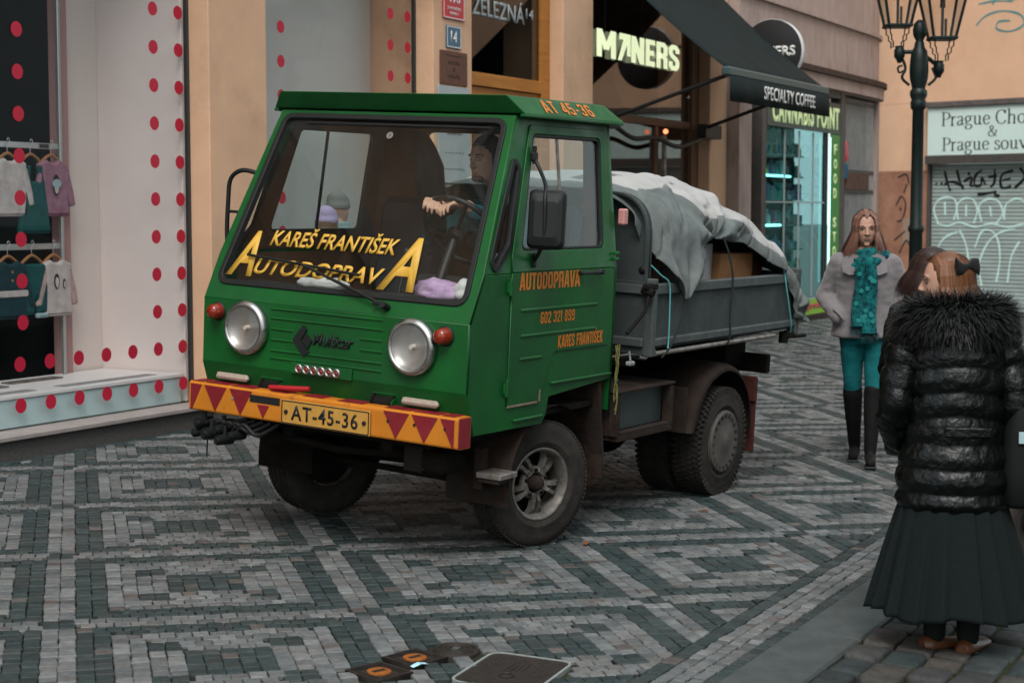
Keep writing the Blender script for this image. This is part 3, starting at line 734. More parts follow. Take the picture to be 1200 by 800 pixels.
# roof: a shallow pan with sloping sides, front edge leaning forward
r0 = [(.375, -.765, 2.142), (.375, .765, 2.142), (-.60, .765, 2.142), (-.60, -.765, 2.142)]
r1 = [(.428, -.688, 2.226), (.428, .688, 2.226), (-.50, .688, 2.226), (-.50, -.688, 2.226)]
mb = MB(); mb.add(r0 + r1, [(0, 3, 2, 1), (4, 5, 6, 7), (0, 1, 5, 4), (1, 2, 6, 5), (2, 3, 7, 6), (3, 0, 4, 7)])
roof = mb.build('roof', m_green, truck)
bv = roof.modifiers.new('b', 'BEVEL'); bv.width = .006; bv.segments = 2
for s_ in (1, -1):
    mb = MB(); mb.box((-.10, s_ * .752, 2.134), (.96, .028, .016), .004); mb.build('rain_gutter', m_green, roof)
mb = MB(); mb.box((-.07, 0, 2.12), (.85, 1.36, .012)); mb.build('roof_lining', m_brown, roof)
for yy in (-.5, .05, .42):
    mb = MB(); mb.lathe([(.0, .010), (.008, .008), (.012, 0)], 10, Matrix.Translation((-.42, yy, 2.228))); mb.build('roof_rivet', m_green, roof)
rs_d = (Vector(r1[1]) - Vector(r0[1])).normalized()
ex = Vector((-1, 0, 0)); rsn = ex.cross(Vector((0, -.095, .084)).normalized())
Mroof = frame(Vector((.17, .765 - .012, 2.142 + .0125)) , ex, Vector((0, -.079, .084)).normalized(), Vector((0, .084, .079)).normalized()) @ Matrix.Translation((0, 0, .003))
blocktext('lettering', 'AT 45-36', m_oran, Mroof, .48, .082, roof, .15, .1)
mb = MB(); mb.box((-.56, .80, 1.66), (.05, .04, .085), .008); mb.build('side_marker_lamp', mat('pink_lens', (.5, .22, .2), .35, coat=.3), truck)
# --- pressed ribs on the nose, badge, lamps
mb = MB()
for (y0, y1, z) in ((-.36, .32, 1.158), (-.36, .32, 1.112), (-.36, -.215, 1.06), (.19, .32, 1.06), (-.36, -.215, 1.008), (.19, .32, 1.008), (-.36, .32, .955), (-.36, .32, .918)):
    mb.box((.832, (y0 + y1) / 2, z), (.008, y1 - y0, .011), .0035)
mb.build('pressed_rib', m_green, front_panel)
FM = lambda y, z, x=.8315: frame((x, y, z), (0, 1, 0), (0, 0, 1), (1, 0, 0))
mb = MB(); mb.prism([(-.215, 1.022), (-.152, 1.095), (-.128, 1.075), (-.166, 1.02), (-.112, .965), (-.148, .945)], 0, .008, FM(0, 0)); mb.prism([(-.155, 1.022), (-.128, 1.055), (-.098, 1.022), (-.118, .985)], 0, .008, FM(0, 0))
bd = mb.build('badge', m_ink, front_panel)
text('lettering', 'Multicar', m_ink, FM(-.092, 1.005), .245, .058, bd, .006, .012, .25)
def headlamp(y):
    M = frame((.83, y, 1.052), (0, 1, 0), (0, 0, 1), (1, 0, 0))
    mb = MB(); mb.lathe([(.128, 0), (.134, .012), (.132, .03), (.122, .043), (.108, .046), (.104, .036)], 40, M)
    h = mb.build('headlight', m_chrome, front_panel)
    mb = MB(); mb.lathe([(.106, .037), (.092, .020), (.066, .009), (.03, .004), (.001, .003)], 32, M); mb.build('reflector', mat('reflector', (.42, .41, .40), .35, .75), h)
    mb = MB(); mb.cyl(M @ Vector((0, 0, .003)), M @ Vector((0, 0, .03)), .014, .010); mb.build('bulb', mat('bulb_glass', (.6, .55, .5), .2), h)
    mb = MB(); mb.lathe([(.107, .038), (.08, .050), (.04, .057), (.001, .059)], 32, M); mb.build('lens', mat_lens, h)
mat_lens = glass('lamp_lens', (.9, .88, .86), .8, 1.5, rough=.08, dust=.12, dcol=(.6, .58, .56))
headlamp(-.502); headlamp(.502)
for y in (-.70, .675):
    M = frame((.83, y, 1.117), (0, 1, 0), (0, 0, 1), (1, 0, 0))
    mb = MB(); mb.lathe([(.040, 0), (.041, .010), (.039, .018), (.034, .052), (.024, .062), (.001, .064)], 24, M); ind = mb.build('indicator_lamp', m_amber, front_panel)
    mb = MB(); mb.lathe([(.047, -.002), (.047, .008), (.038, .010)], 24, M); mb.build('lamp_gasket', m_rub, ind)
gr = MB(); gr.box((.8365, -.033, .884), (.012, .37, .055), .003); grill = gr.build('lamp_strip', m_green, front_panel)
for k in range(6):
    M = frame((.8405, -.165 + k * .046, .884), (0, 1, 0), (0, 0, 1), (1, 0, 0))
    mb = MB(); mb.lathe([(.0225, 0), (.0225, .010), (.017, .013), (.014, .006), (.001, .004)], 18, M); b_ = mb.build('round_stud', m_chrome, grill)
    mb = MB(); mb.lathe([(.014, .0065), (.008, .011), (.001, .012)], 14, M); mb.build('stud_lens', m_amber, b_)
# chin details: pale slot lamps and tow rollers in front of the chin
for y in (-.60, .545):
    M = frame((.815, y, .792), (0, 1, 0), (-.35, 0, .94), (.94, 0, .35))
    mb = MB(); mb.box((0, 0, .012), (.205, .034, .035), .012, M); lm = mb.build('slot_lamp', mat('slot_lens', (.42, .33, .27), .4, var=.2, vscale=60), truck)
    mb = MB()
    for k in range(-8, 9): mb.box((k * .011, 0, .0305), (.004, .028, .003), .001, M)
    mb.build('lens_rib', MATS['slot_lens'], lm); tag(lm.children[0], kind='stuff')
for y in (-.36, .325):
    mb = MB(); mb.cyl((.80, y - .055, .768), (.80, y + .055, .768), .034, n=18); 
    for d_ in (-.055, .055): mb.cyl((.80, y + d_ - .006, .768), (.80, y + d_ + .006, .768), .043, n=18)
    tr2 = mb.build('tow_roller', m_dark, truck)
    mb = MB(); mb.box((.79, y, .815), (.05, .14, .012), .003); mb.cyl((.81, y + .06, .768), (.81, y + .066, .768), .03, n=14); mb.build('roller_bracket', m_green, tr2)
# --- bumper
BZ0, BZ1 = .617, .763
mb = MB(); bump_poly = roundpoly([(.80, BZ0), (.90, BZ0), (.90, BZ1), (.80, BZ1)], [.005, .015, .02, .01], 4)
BYL, BYR = -.82, .812
mb.rings([[(x, y, z) for x, z in bump_poly] for y in (BYL, BYL + .012, BYR - .02, BYR)], True, True, None, 0, False)
bumper = mb.build('bumper', m_bump, truck)
tag(bumper, 'orange bumper beam with dark red triangles')
xf = .9012
def tri(poly, name='red_triangle'):
    mb = MB(); mb.prism(poly, 0, .0015, frame((xf, 0, 0), (0, 1, 0), (0, 0, 1), (1, 0, 0))); mb.build(name, m_red, bumper)
def capt(y0, y1):
    mb = MB(); mb.box(((.80 + .89) / 2, (y0 + y1) / 2, BZ1 + .0012), (.09, y1 - y0, .002)); mb.build('red_top_stripe', m_red, bumper)
zt_, zb_ = BZ1 - .012, BZ0 + .006
tri([(BYL + .012, zb_), (BYL + .022, zb_), (BYL + .085, zt_), (BYL + .012, zt_)]); capt(BYL + .012, BYL + .085)
for c in (-.645, -.48): tri([(c, zb_ + .003), (c + .073, zt_), (c - .073, zt_)]); capt(c - .073, c + .073)
tri([(-.334, zb_ + .004), (-.296, BZ0 + .075), (-.372, BZ0 + .075)])
capt(-.30, -.19); capt(-.10, .02); capt(.11, .26); 
for c in (.465, .625): tri([(c, zb_ + .003), (c + .073, zt_), (c - .073, zt_)]); capt(c - .073, c + .073)
tri([(BYR - .022, zb_), (BYR - .03, zb_), (BYR - .10, zt_), (BYR - .022, zt_)]); capt(BYR - .10, BYR - .03)
mb = MB(); mb.box((.852, BYR + .0005, .69), (.094, .006, .138), .002); mb.build('red_end_cap', m_red, bumper)
mb = MB(); mb.box((.9005, -.325, .718), (.004, .19, .036), .001); mb.build('bumper_slot', m_ink, bumper)
for y in (-.53, .42, .57, .74): 
    mb = MB(); mb.cyl((.90, y, .705), (.9045, y, .705), .007, n=10); mb.build('bolt', m_ink if y > 0 else m_white, bumper)
# number plate
mb = MB(); mb.box((.910, .057, .680), (.008, .535, .118), .003); pl = mb.build('number_plate', m_plate, truck); tag(pl, 'yellow number plate reading AT-45-36')
M = frame((.9145, .0475, -.002), (0, 1, 0), (0, 0, 1), (1, 0, 0))
plate('plate_border', [roundpoly([(-.254, .626), (.273, .626), (.273, .738), (-.254, .738)], .008), roundpoly([(-.249, .631), (.268, .631), (.268, .733), (-.249, .733)], .006)], .002, m_ink, M, pl)
text('lettering', 'AT-45-36', m_ink, frame((.9145, -.145, .645), (0, 1, 0), (0, 0, 1), (1, 0, 0)), .40, .072, pl, .002, .012, spacing=1.15)
for y in (-.178, .292):
    mb = MB(); mb.cyl((.913, y, .680), (.921, y, .680), .012, .009, n=14); mb.build('plate_screw', m_ink, pl)
mb = MB(); mb.tube([(.86, -.33, BZ1 + .014), (.865, -.2, BZ1 + .022), (.85, -.09, BZ1 + .03)], [.012, .014, .012], 8); mb.build('red_lever', mat('red_lever', (.35, .012, .02), .5), truck)
# --- mirror on the driver's side
mb = MB()
mb.tube(catmull([(.26, .745, 1.95), (.265, .79, 1.885), (.33, .865, 1.815), (.395, .905, 1.765), (.405, .915, 1.66), (.40, .91, 1.56), (.365, .865, 1.495), (.315, .815, 1.462)], 5), .010, 8)
mr = mb.build('mirror_arm', m_blk, truck)
mb = MB(); mb.box((.262, .745, 1.945), (.045, .04, .045), .008); mb.cyl((.262, .755, 1.91), (.262, .755, 1.995), .010); mb.build('mirror_bracket', m_blk, mr)
mb = MB(); mb.box((.312, .81, 1.458), (.022, .02, .07), .006); mb.build('mirror_bracket', m_blk, mr)
Mm = Matrix.Translation((.372, .905, 1.655)) @ Matrix.Rotation(R(18), 4, 'Z') @ Matrix.Rotation(R(-4), 4, 'Y')
mb = MB(); poly = roundpoly([(-.088, -.138), (.088, -.138), (.088, .138), (-.088, .138)], .03, 5)
mb.rings([[(x_, y_ * k, z_ * k) for (y_, z_) in poly] for x_, k in ((-.02, .94), (-.018, 1.), (.006, 1.), (.026, .88), (.036, .6))], True, True, Mm, 0, False)
mh = mb.build('mirror_housing', m_blk, truck)
mb = MB(); mb.rings([[(x_, y_, z_) for (y_, z_) in grow(poly, -.008)] for x_ in (-.0215, -.0205)], True, True, Mm); mb.build('mirror_glass', mat('mirror_glass', (.6, .62, .62), .03, 1.), mh)
# passenger-side mirror loop
mb = MB(); mb.tube(catmull([(.48, -.765, 1.80), (.50, -.86, 1.815), (.51, -.93, 1.77), (.51, -.945, 1.66), (.51, -.945, 1.45), (.51, -.90, 1.40), (.52, -.81, 1.40)], 5), .012, 8)
mb.tube([(.51, -.945, 1.60), (.50, -.82, 1.60)], .008, 6); o = mb.build('mirror_arm', m_blk, truck)
Mm2 = Matrix.Translation((.47, -.93, 1.60)) @ Matrix.Rotation(R(75), 4, 'Z')
# --- wheels
m_tyre = mat('tyre_rubber', (.020, .018, .0165), .85, var=.4, vscale=14, col2=(.036, .031, .027), bump=.3, bscale=70)
m_tread = mat('tread_rubber', (.018, .017, .016), .9, var=.4, vscale=18, col2=(.035, .03, .027))
m_rim = mat('dusty_alloy', (.19, .175, .16), .5, .5, var=.35, vscale=14, dirt=((.06, .045, .035), 16, .5, .7))
m_hubcap = mat('hubcap_dusty', (.10, .088, .08), .6, .3, var=.3, vscale=9, dirt=((.08, .06, .05), 12, .5, .7))
TR = .322
def tyre(parent, wdt, rim_r, block):     # axis = local Z, outer face at +Z
    h = wdt / 2
    prof = [(rim_r, -h * .72), (rim_r + .012, -h * .86), (rim_r + .05, -h * 1.0), (TR - .06, -h * 1.0), (TR - .022, -h * .90), (TR - .008, -h * .76), (TR - .006, 0), (TR - .008, h * .76), (TR - .022, h * .90), (TR - .06, h * 1.0), (rim_r + .05, h * 1.0), (rim_r + .047, h * 1.02), (rim_r + .04, h * .985), (rim_r + .012, h * .86), (rim_r, h * .72)]
    mb = MB(); mb.lathe(prof, 64); ty = mb.build('tyre', m_tyre, parent)
    mb = MB(); n = 60 if block else 88
    for k in range(n):
        a = 2 * PI * k / n
        for q, (zc, wz) in enumerate(((-h * .66, h * .34), (-h * .22, h * .30), (h * .22, h * .30), (h * .66, h * .34))):
            aa = a + (q % 2) * PI / n
            M = Matrix.Rotation(aa, 4, 'Z') @ Matrix.Translation((TR - .006, 0, zc)) @ Matrix.Rotation(.35 * (1 if q < 2 else -1), 4, 'X')
            mb.box((0, 0, 0), (.016 if block else .010, 2 * PI * TR / n * (.62 if block else .72), wz), 0, M)
        if block:
            for s_ in (-1, 1):
                M = Matrix.Rotation(a, 4, 'Z') @ Matrix.Translation((TR - .018, 0, s_ * h * .90))
                mb.box((0, 0, 0), (.04, 2 * PI * TR / n * .5, h * .14), 0, M)
    tag(mb.build('tread', m_tread, ty), kind='stuff')
    return ty
def wheel_frame(x, y, z, steer, s):
    # local Z = outward
    M = Matrix.Translation((x, y, z)) @ Matrix.Rotation(steer, 4, 'Z')
    return M @ frame((0, 0, 0), (1, 0, 0), (0, 0, -s), (0, s, 0)) if s > 0 else M @ frame((0, 0, 0), (1, 0, 0), (0, 0, 1), (0, -1, 0))
def local_ground(x, y):       # body-frame height of the road surface under (x, y)
    z = 0.
    for _ in range(4):
        p = TM @ Vector((x, y, z)); z -= (p.z - gz(p.y))
    return z
STEER = R(-17)
def front_wheel(s):
    yc = s * .655; wdt = .185
    e = thing('front_wheel', None, None); e.parent = truck; e.matrix_local = wheel_frame(.01, yc, local_ground(.02, yc) + TR - .006, STEER, s)
    tyre(e, wdt, .168, False)
    mb = MB(); h = wdt / 2
    mb.lathe([(.172, -h * .7), (.176, -h * .8), (.165, -h * .5), (.160, h * .45), (.170, h * .70), (.183, h * .80), (.185, h * .90), (.176, h * .92), (.166, h * .80), (.158, h * .5), (.156, h * .2)], 48)
    rim = mb.build('rim', m_rim, e)
    mb = MB(); mb.lathe([(.158, -.03), (.12, -.05), (.04, -.05), (.001, -.05)], 32); mb.build('brake_drum', m_dark, rim)
    for k in range(5):
        a = 2 * PI * k / 5 + .35; M = Matrix.Rotation(a, 4, 'Z')
        mb = MB()
        for t in (-.20, .20):
            M2 = Matrix.Rotation(a + t * .9, 4, 'Z')
            sec = lambda r, z, w_, d_: [tuple(M2 @ Vector((r, y_, z_))) for y_, z_ in ((-w_, z - d_), (-w_ * .75, z), (w_ * .75, z), (w_, z - d_))]
            mb.rings([sec(.055, .045, .013, .03), sec(.09, .058, .012, .03), (sec(.13, .055, .013, .03)), sec(.162, .035, .018, .03)], True, True, None, 0, False)
        mb.box((.067, 0, .035), (.035, .05, .03), .006, M)
        mb.build('spoke', m_rim, rim)
    mb = MB(); mb.lathe([(.085, .015), (.083, .038), (.07, .044), (.052, .044), (.048, .03)], 32); mb.build('hub_ring', m_rim, rim)
    mb = MB(); mb.lathe([(.040, .0), (.040, .052), (.036, .060), (.031, .076), (.018, .082), (.001, .083)], 24); mb.build('hub_cap', m_rusty, rim)
    for k in range(5):
        a = 2 * PI * k / 5 + .98; mb = MB(); mb.cyl((.066 * math.cos(a), .066 * math.sin(a), .03), (.066 * math.cos(a), .066 * math.sin(a), .056), .010, .009, n=6); mb.build('wheel_nut', m_dark, rim)
front_wheel(1); front_wheel(-1)
def rear_wheel(s, yc, outer):
    wdt = .19; x = -1.905
    e = thing('rear_wheel', None, None); e.parent = truck; e.matrix_local = wheel_frame(x, yc, local_ground(x, yc) + TR - .006, 0, s)
    tyre(e, wdt, .17, True); h = wdt / 2
    mb = MB(); mb.lathe([(.172, -h * .7), (.165, -h * .5), (.162, h * .4), (.176, h * .76), (.187, h * .86), (.185, h * .92), (.175, h * .86), (.165, h * .6), (.16, .0), (.05, -.02), (.001, -.02)], 40)
    rim = mb.build('rim', m_rim, e)
    if outer:
        mb = MB(); mb.lathe([(.178, h * .80), (.186, h * .95), (.182, h * 1.06), (.172, h * 1.10), (.150, h * 1.02), (.10, h * 1.10), (.045, h * 1.13), (.03, h * 1.2), (.001, h * 1.2)], 40)
        hc = mb.build('hubcap', m_hubcap, e)
        for k in range(20):
            a = 2 * PI * k / 20; M = Matrix.Rotation(a, 4, 'Z') @ Matrix.Translation((.158, 0, h * 1.055))
            mb = MB(); mb.box((0, 0, 0), (.026, .014, .012), .003, M); mb.build('vent_slot', m_ink, hc)
for s in (1, -1):
    rear_wheel(s, s * .725, True); rear_wheel(s, s * .49, False)
# --- chassis, axles, steps, guards
mb = MB()
for y in (-.30, .30): mb.box((-1.05, y, .60), (3.6, .07, .14), .006)
for x in (.5, -.6, -1.4, -2.4, -2.8): mb.box((x, 0, .60), (.08, .6, .10), .006)
mb.build('chassis_frame', m_dark, truck)
mb = MB(); mb.tube([(.01, -.60, .31), (.01, -.3, .36), (.01, 0, .37), (.01, .3, .36), (.01, .60, .31)], .045, 8); mb.box((.08, -.36, .44), (.12, .5, .10), .02); mb.box((.1, .2, .46), (.2, .3, .12), .02); mb.tube([(.2, -.55, .33), (.22, .55, .33)], .018, 8); mb.cyl((.12, .45, .30), (.12, .45, .62), .045); mb.cyl((.12, -.45, .30), (.12, -.45, .62), .045); mb.build('front_axle', m_dark, truck)
mb = MB(); mb.cyl((-1.905, -.6, .32), (-1.905, .6, .32), .055); mb.ell((-1.905, 0, .33), (.16, .17, .17)); mb.cyl((-1.905, 0, .34), (-.2, 0, .50), .035); mb.build('rear_axle', m_dark, truck)
mb = MB(); mb.box((.70, 0, .595), (.12, 1.15, .05), .01); mb.box((.62, .55, .50), (.20, .14, .10), .02); mb.box((.62, -.45, .51), (.20, .14, .08), .02)
for y in (-.42, .42):
    for k in range(4): mb.tube([(.62 - k * .05, y, .50 - k * .014), (.01, y, .40 - k * .016), (-.55 + k * .05, y, .50 - k * .014)], .012, 5)
mb.tube([(.75, -.5, .54), (.6, -.1, .47), (.55, .3, .49), (.5, .5, .45)], .02, 6); mb.build('front_crossmember', m_dark, truck)
mb = MB(); mb.box((.66, .40, .50), (.012, .11, .13), .003); mb.build('rust_plate', m_rusty, truck)
mb = MB(); mb.box((.45, 0, .63), (.5, 1.4, .04)); mb.box((-.05, 0, .72), (.8, 1.1, .06)); mb.build('belly_pan', m_dark, truck)
mb = MB(); mb.box((.46, .745, .44), (.15, .14, .028), .004); stp = mb.build('cab_step', m_steel, truck)
mb = MB(); mb.box((.46, .74, .415), (.13, .12, .022), .003); mb.box((.47, .66, .46), (.05, .05, .20), .004); mb.build('step_bracket', m_rusty, stp)
mb = MB(); mb.box((.75, -.62, .545), (.14, .25, .025), .004); mb.build('cab_step', m_rusty, truck)
# front wheel housings and mudflaps
for s in (1, -1):
    mb = MB()
    arc = [(.01 + .40 * math.cos(a), .33 + .40 * math.sin(a)) for a in np.linspace(R(-8), R(188), 20)]
    arc = [(min(max(x_, -.44), .42), min(z_, .735)) for x_, z_ in arc]
    n = len(arc); y0, y1 = s * .42, s * .78
    mb.add([(x_, y0, z_) for x_, z_ in arc] + [(x_, y1, z_) for x_, z_ in arc], [(i, i + 1, n + i + 1, n + i) for i in range(n - 1)]); mb.add([(x_, y0, z_) for x_, z_ in arc], [tuple(range(n))])
    mb.build('wheel_housing', m_rusty if s > 0 else m_dark, truck)
mb = MB(); P = [(-.43, .80), (-.46, .62), (-.50, .42), (-.49, .30), (-.475, .30), (-.482, .42), (-.44, .62), (-.41, .80)]
mb.rings([[(x_, y_, z_) for x_, z_ in P] for y_ in (.50, .79)], True, True, None, 0, False); mb.build('front_mudflap', m_rusty, truck)
# battery / tool box behind the cab
mb = MB(); mb.box((-.88, .66, .745), (.66, .34, .014), .003); mb.box((-.88, .80, .505), (.62, .05, .05), .004); mb.box((-1.185, .80, .62), (.045, .05, .22), .004); mb.box((-.575, .80, .62), (.045, .05, .22), .004); mb.box((-.88, .50, .62), (.62, .02, .24)); mb.box((-.88, .66, .495), (.62, .34, .02)); mb.box((-.57, .66, .62), (.02, .32, .22)); tb = mb.build('tool_box', m_rusty, truck)
mb = MB(); mb.box((-.88, .765, .63), (.55, .02, .2), .004); mb.build('tool_box_panel', mat('tool_box_panel', (.03, .042, .042), .5, var=.3, vscale=9), tb)
mb = MB(); mb.box((-.72, .80, .885), (.06, .03, .024), .006); mb.tube([(-.72, .80, .90), (-.72, .79, .95)], .006, 6); mb.build('junction_lamp', m_white, truck)
# rear mudguard over the twin wheels
mb = MB(); arc = []
for a in np.linspace(R(-2), R(172), 28):
    rr = .435 if a > R(120) else .425
    arc.append((-1.905 - rr * math.cos(a), .37 + rr * math.sin(a)))
arc = arc[::-1]
arc[0] = (-1.43, .43)
sec = []
for (x_, z_) in arc:
    dx, dz = x_ + 1.905, z_ - .37; L_ = math.hypot(dx, dz); nx, nz = dx / L_, dz / L_
    sec.append([(x_ - nx * k, y_, z_ - nz * k) for y_, k in ((.33, .004), (.33, 0), (.76, 0), (.80, .012), (.822, .045), (.816, .047), (.795, .018), (.76, .006))])
mb.rings(sec, True, True, None, 0, True); mg = mb.build('rear_mudguard', m_rusty, truck)
mb = MB(); mb.box((-1.42, .57, .56), (.02, .46, .26), .003, Matrix.Translation((0, 0, 0))); mb.build('mudguard_front', m_rusty, mg)
mb = MB(); mb.box((-2.36, .66, .44), (.018, .30, .46), .004); mb.box((-2.345, .66, .60), (.03, .32, .16), .01); mb.build('rear_mudflap', mat('mudflap_red', (.07, .022, .018), .8, var=.5, vscale=8), truck)
arc2 = MB(); sec2 = [[(p[0], -p[1], p[2]) for p in s_] for s_ in sec]; arc2.rings(sec2, True, True); arc2.build('rear_mudguard', m_rusty, truck)
# --- dropside bed
BX0, BX1 = -.87, -2.87
mb = MB(); mb.box(((BX0 + BX1) / 2, 0, .965), (2.0, 1.60, .04), .004)
for y in (-.55, -.2, .2, .55): mb.box(((BX0 + BX1) / 2, y, .92), (1.96, .06, .06))
bed = mb.build('bed_floor', m_bed, truck)
for s in (1, -1):
    mb = MB(); mb.box(((BX0 + BX1) / 2, s * .812, 1.13), (1.94, .022, .30), .003); dsd = mb.build('dropside', m_bed, truck)
    for nm, z, h_, t_ in (('top_rail', 1.272, .058, .046), ('bottom_rail', .985, .045, .04)):
        mb = MB(); mb.box(((BX0 + BX1) / 2 - .005, s * .822, z), (1.95, t_, h_), .007); mb.build(nm, m_bedl, dsd)
    for x in (BX0 - .018, BX1 + .018):
        mb = MB(); mb.box((x, s * .815, 1.12), (.048, .06, .42), .005); mb.build('corner_post', m_bedl, truck)
    mb = MB(); mb.cyl((BX0 - .05, s * .835, .925), (BX1 + .35, s * .835, .925), .014, n=10); mb.build('side_bar', m_steel, truck)
mb = MB(); mb.box((BX0, 0, 1.11), (.022, 1.60, .38), .003); mb.build('front_board', m_bed, truck)
mb = MB(); mb.box((BX0 + .012, 0, 1.272), (.04, 1.60, .058), .007); mb.box((BX0 + .012, 0, .985), (.04, 1.6, .05), .007); mb.build('front_rail', m_bedl, truck)
mb = MB(); mb.box((BX1, 0, 1.13), (.022, 1.60, .30), .003); mb.box((BX1 - .008, 0, 1.272), (.046, 1.6, .058), .007); mb.build('tailboard', m_bed, truck)
# headboard with rounded upper corners
hb = roundpoly([(-.80, 1.30), (.80, 1.30), (.80, 1.785), (-.80, 1.785)], [0, 0, .30, .30], 10)
plate('headboard', [hb], .016, m_bed, frame((BX0 - .01, 0, 0), (0, 1, 0), (0, 0, 1), (1, 0, 0)), truck)
hbi = grow(hb, -.012)
n = len(hb); mb = MB(); mb.rings([[(BX0 + .03, y_, z_) for y_, z_ in hb], [(BX0 - .03, y_, z_) for y_, z_ in hb], [(BX0 - .03, y_, z_) for y_, z_ in hbi], [(BX0 + .03, y_, z_) for y_, z_ in hbi], [(BX0 + .03, y_, z_) for y_, z_ in hb]], True, False, None, 0, False); mb.build('headboard_rim', m_bed, truck)
mb = MB(); mb.lathe([(.022, 0), (.022, .004), (.001, .004)], 16, frame((BX0 - .001, .765, 1.375), (0, 1, 0), (0, 0, 1), (1, 0, 0))); mb.build('headboard_hole', m_ink, truck)
# latch and small rear fittings
mb = MB(); mb.cyl((BX0 + .05, .80, 1.275), (BX0 + .05, .865, 1.255), .022); mb.tube([(BX0 + .05, .84, 1.25), (BX0 + .11, .85, 1.16), (BX0 + .24, .82, 1.05)], .010, 8); mb.box((BX0 + .02, .83, 1.29), (.12, .04, .035), .008); mb.build('latch', m_dark, truck)
mb = MB(); mb.box((-2.78, .82, .915), (.09, .05, .05), .01); mb.cyl((-2.82, .84, .90), (-2.95, .86, .90), .012); mb.cyl((-2.75, .80, .86), (-2.75, .80, .93), .03); mb.build('rear_latch', m_dark, truck)
mb = MB(); mb.box((-2.72, .6, .72), (.06, .25, .12), .01); mb.cyl((-2.7, .62, .72), (-2.82, .62, .72), .035); mb.box((-2.6, .3, .78), (.3, .5, .16), .01); mb.build('rear_crossmember', m_dark, truck)
mb = MB(); mb.box((-2.745, .62, .725), (.03, .10, .09), .01); mb.build('tail_lamp', m_amber, truck)
# tangle of couplings hanging under the bumper
mb = MB(); random.seed(3)
for k in range(5):
    y0 = -.78 + k * .05
    mb.tube(catmull([(.84, y0 + .30, .60), (.86, y0 + .18, .57 - .01 * k), (.87, y0 + .10, .575), (.86, y0 + .02, .54 - .012 * (k % 2))], 5), .011, 7)
cp = mb.build('hose', m_rub, truck)
for (x_, y_, z_, r_) in ((.86, -.75, .555, .030), (.88, -.68, .51, .034), (.86, -.62, .535, .028), (.89, -.585, .49, .028), (.86, -.53, .515, .026), (.87, -.76, .505, .024)):
    mb = MB(); mb.cyl((x_ - .045, y_, z_), (x_ + .045, y_ - .01, z_), r_, r_ * .9, n=14); mb.cyl((x_ + .03, y_, z_), (x_ + .055, y_ - .01, z_), r_ * .65, n=12); mb.cyl((x_, y_, z_), (x_, y_, z_ + .07), r_ * .4, n=8); mb.build('hydraulic_coupling', m_blk, cp)
mb = MB(); mb.tube([(.90, -.69, .49), (.902, -.69, .42), (.90, -.692, .39)], .004, 5); mb.build('chain', m_blk, cp)
# --- inside the cab
m_seat = mat('seat_vinyl', (.012, .013, .015), .5)
for y in (-.42, .42):
    mb = MB(); mb.box((-.16, y, 1.12), (.46, .46, .14), .04); mb.box((-.40, y, 1.42), (.11, .44, .56), .04, Matrix.Translation((-.40, y, 1.42)) @ Matrix.Rotation(R(-9), 4, 'Y') @ Matrix.Translation((.40, -y, -1.42))); mb.build('seat', m_seat, truck)
mb = MB(); mb.rings([[(x_, y_, z_) for x_, z_ in ((.80, 1.19), (.72, 1.245), (.50, 1.26), (.43, 1.22), (.45, .95), (.79, .95))] for y_ in (-.765, .765)], True, True, None, 0, False); dash = mb.build('dashboard', mat('dash_grey', (.03, .026, .023), .7, var=.3, vscale=10), truck)
mb = MB(); mb.box((.45, .40, 1.30), (.10, .34, .12), .03); mb.build('instrument_pod', m_blk, dash)
Msw = Matrix.Translation((.34, .40, 1.575)) @ Matrix.Rotation(R(-52), 4, 'Y')
mb = MB(); n = 36; mb.tube([Msw @ Vector((.20 * math.cos(2 * PI * k / n), .20 * math.sin(2 * PI * k / n), 0)) for k in range(n + 1)], .014, 8)
for a in (R(30), R(150), R(270)): mb.tube([Msw @ Vector((.20 * math.cos(a), .20 * math.sin(a), 0)), Msw @ Vector((0, 0, -.05))], .010, 6)
mb.cyl(Msw @ Vector((0, 0, -.03)), Msw @ Vector((0, 0, -.08)), .05); mb.cyl(Msw @ Vector((0, 0, -.06)), (.60, .40, 1.15), .024); mb.build('steering_wheel', m_blk, truck)
mb = MB(); mb.tube([(.30, -.02, 1.10), (.26, 0, 1.30), (.22, .0, 1.42)], [.01, .01, .008], 8); mb.ell((.22, 0, 1.44), (.024, .024, .028)); mb.build('gear_lever', m_blk, truck)
mb = MB(); mb.box((.36, .03, 2.07), (.09, 1.1, .012), .004, Matrix.Rotation(R(0), 4, 'X')); mb.build('sun_visor', m_seat, truck)
# ================================================================= load on the truck (each thing its own top-level object, in the truck's frame)
def crumple(name, label, cat, c, r, m, M=TM, seed=1, n=26, flat=.5):
    mb = MB(); rg = []
    for i in range(1, 16):
        ph = PI * i / 16 - PI / 2; rr = []
        for k in range(n):
            a = 2 * PI * k / n; d = Vector((math.cos(ph) * math.cos(a), math.cos(ph) * math.sin(a), math.sin(ph)))
            q = 1 + .28 * vnoise(d, 2.3, seed) + .14 * vnoise(d, 6, seed + 3) + .06 * vnoise(d, 13, seed + 5)
            z = d.z * r[2] * q; z = max(z, -r[2] * flat)
            rr.append((c[0] + d.x * r[0] * q, c[1] + d.y * r[1] * q, c[2] + z))
        rg.append(rr)
    mb.rings(rg, True, True); o = mb.build(name, m, None, M); tag(o, label, cat); return o
m_lilac = mat('lilac_cloth', (.30, .17, .33), .9, var=.4, vscale=30, col2=(.42, .3, .42))
m_paper = mat('white_paper', (.55, .53, .52), .8, var=.2, vscale=20)
crumple('rag', 'crumpled lilac rag on the dashboard behind the right big letter A', 'cloth', (.60, .47, 1.292), (.09, .14, .06), m_lilac, seed=2)
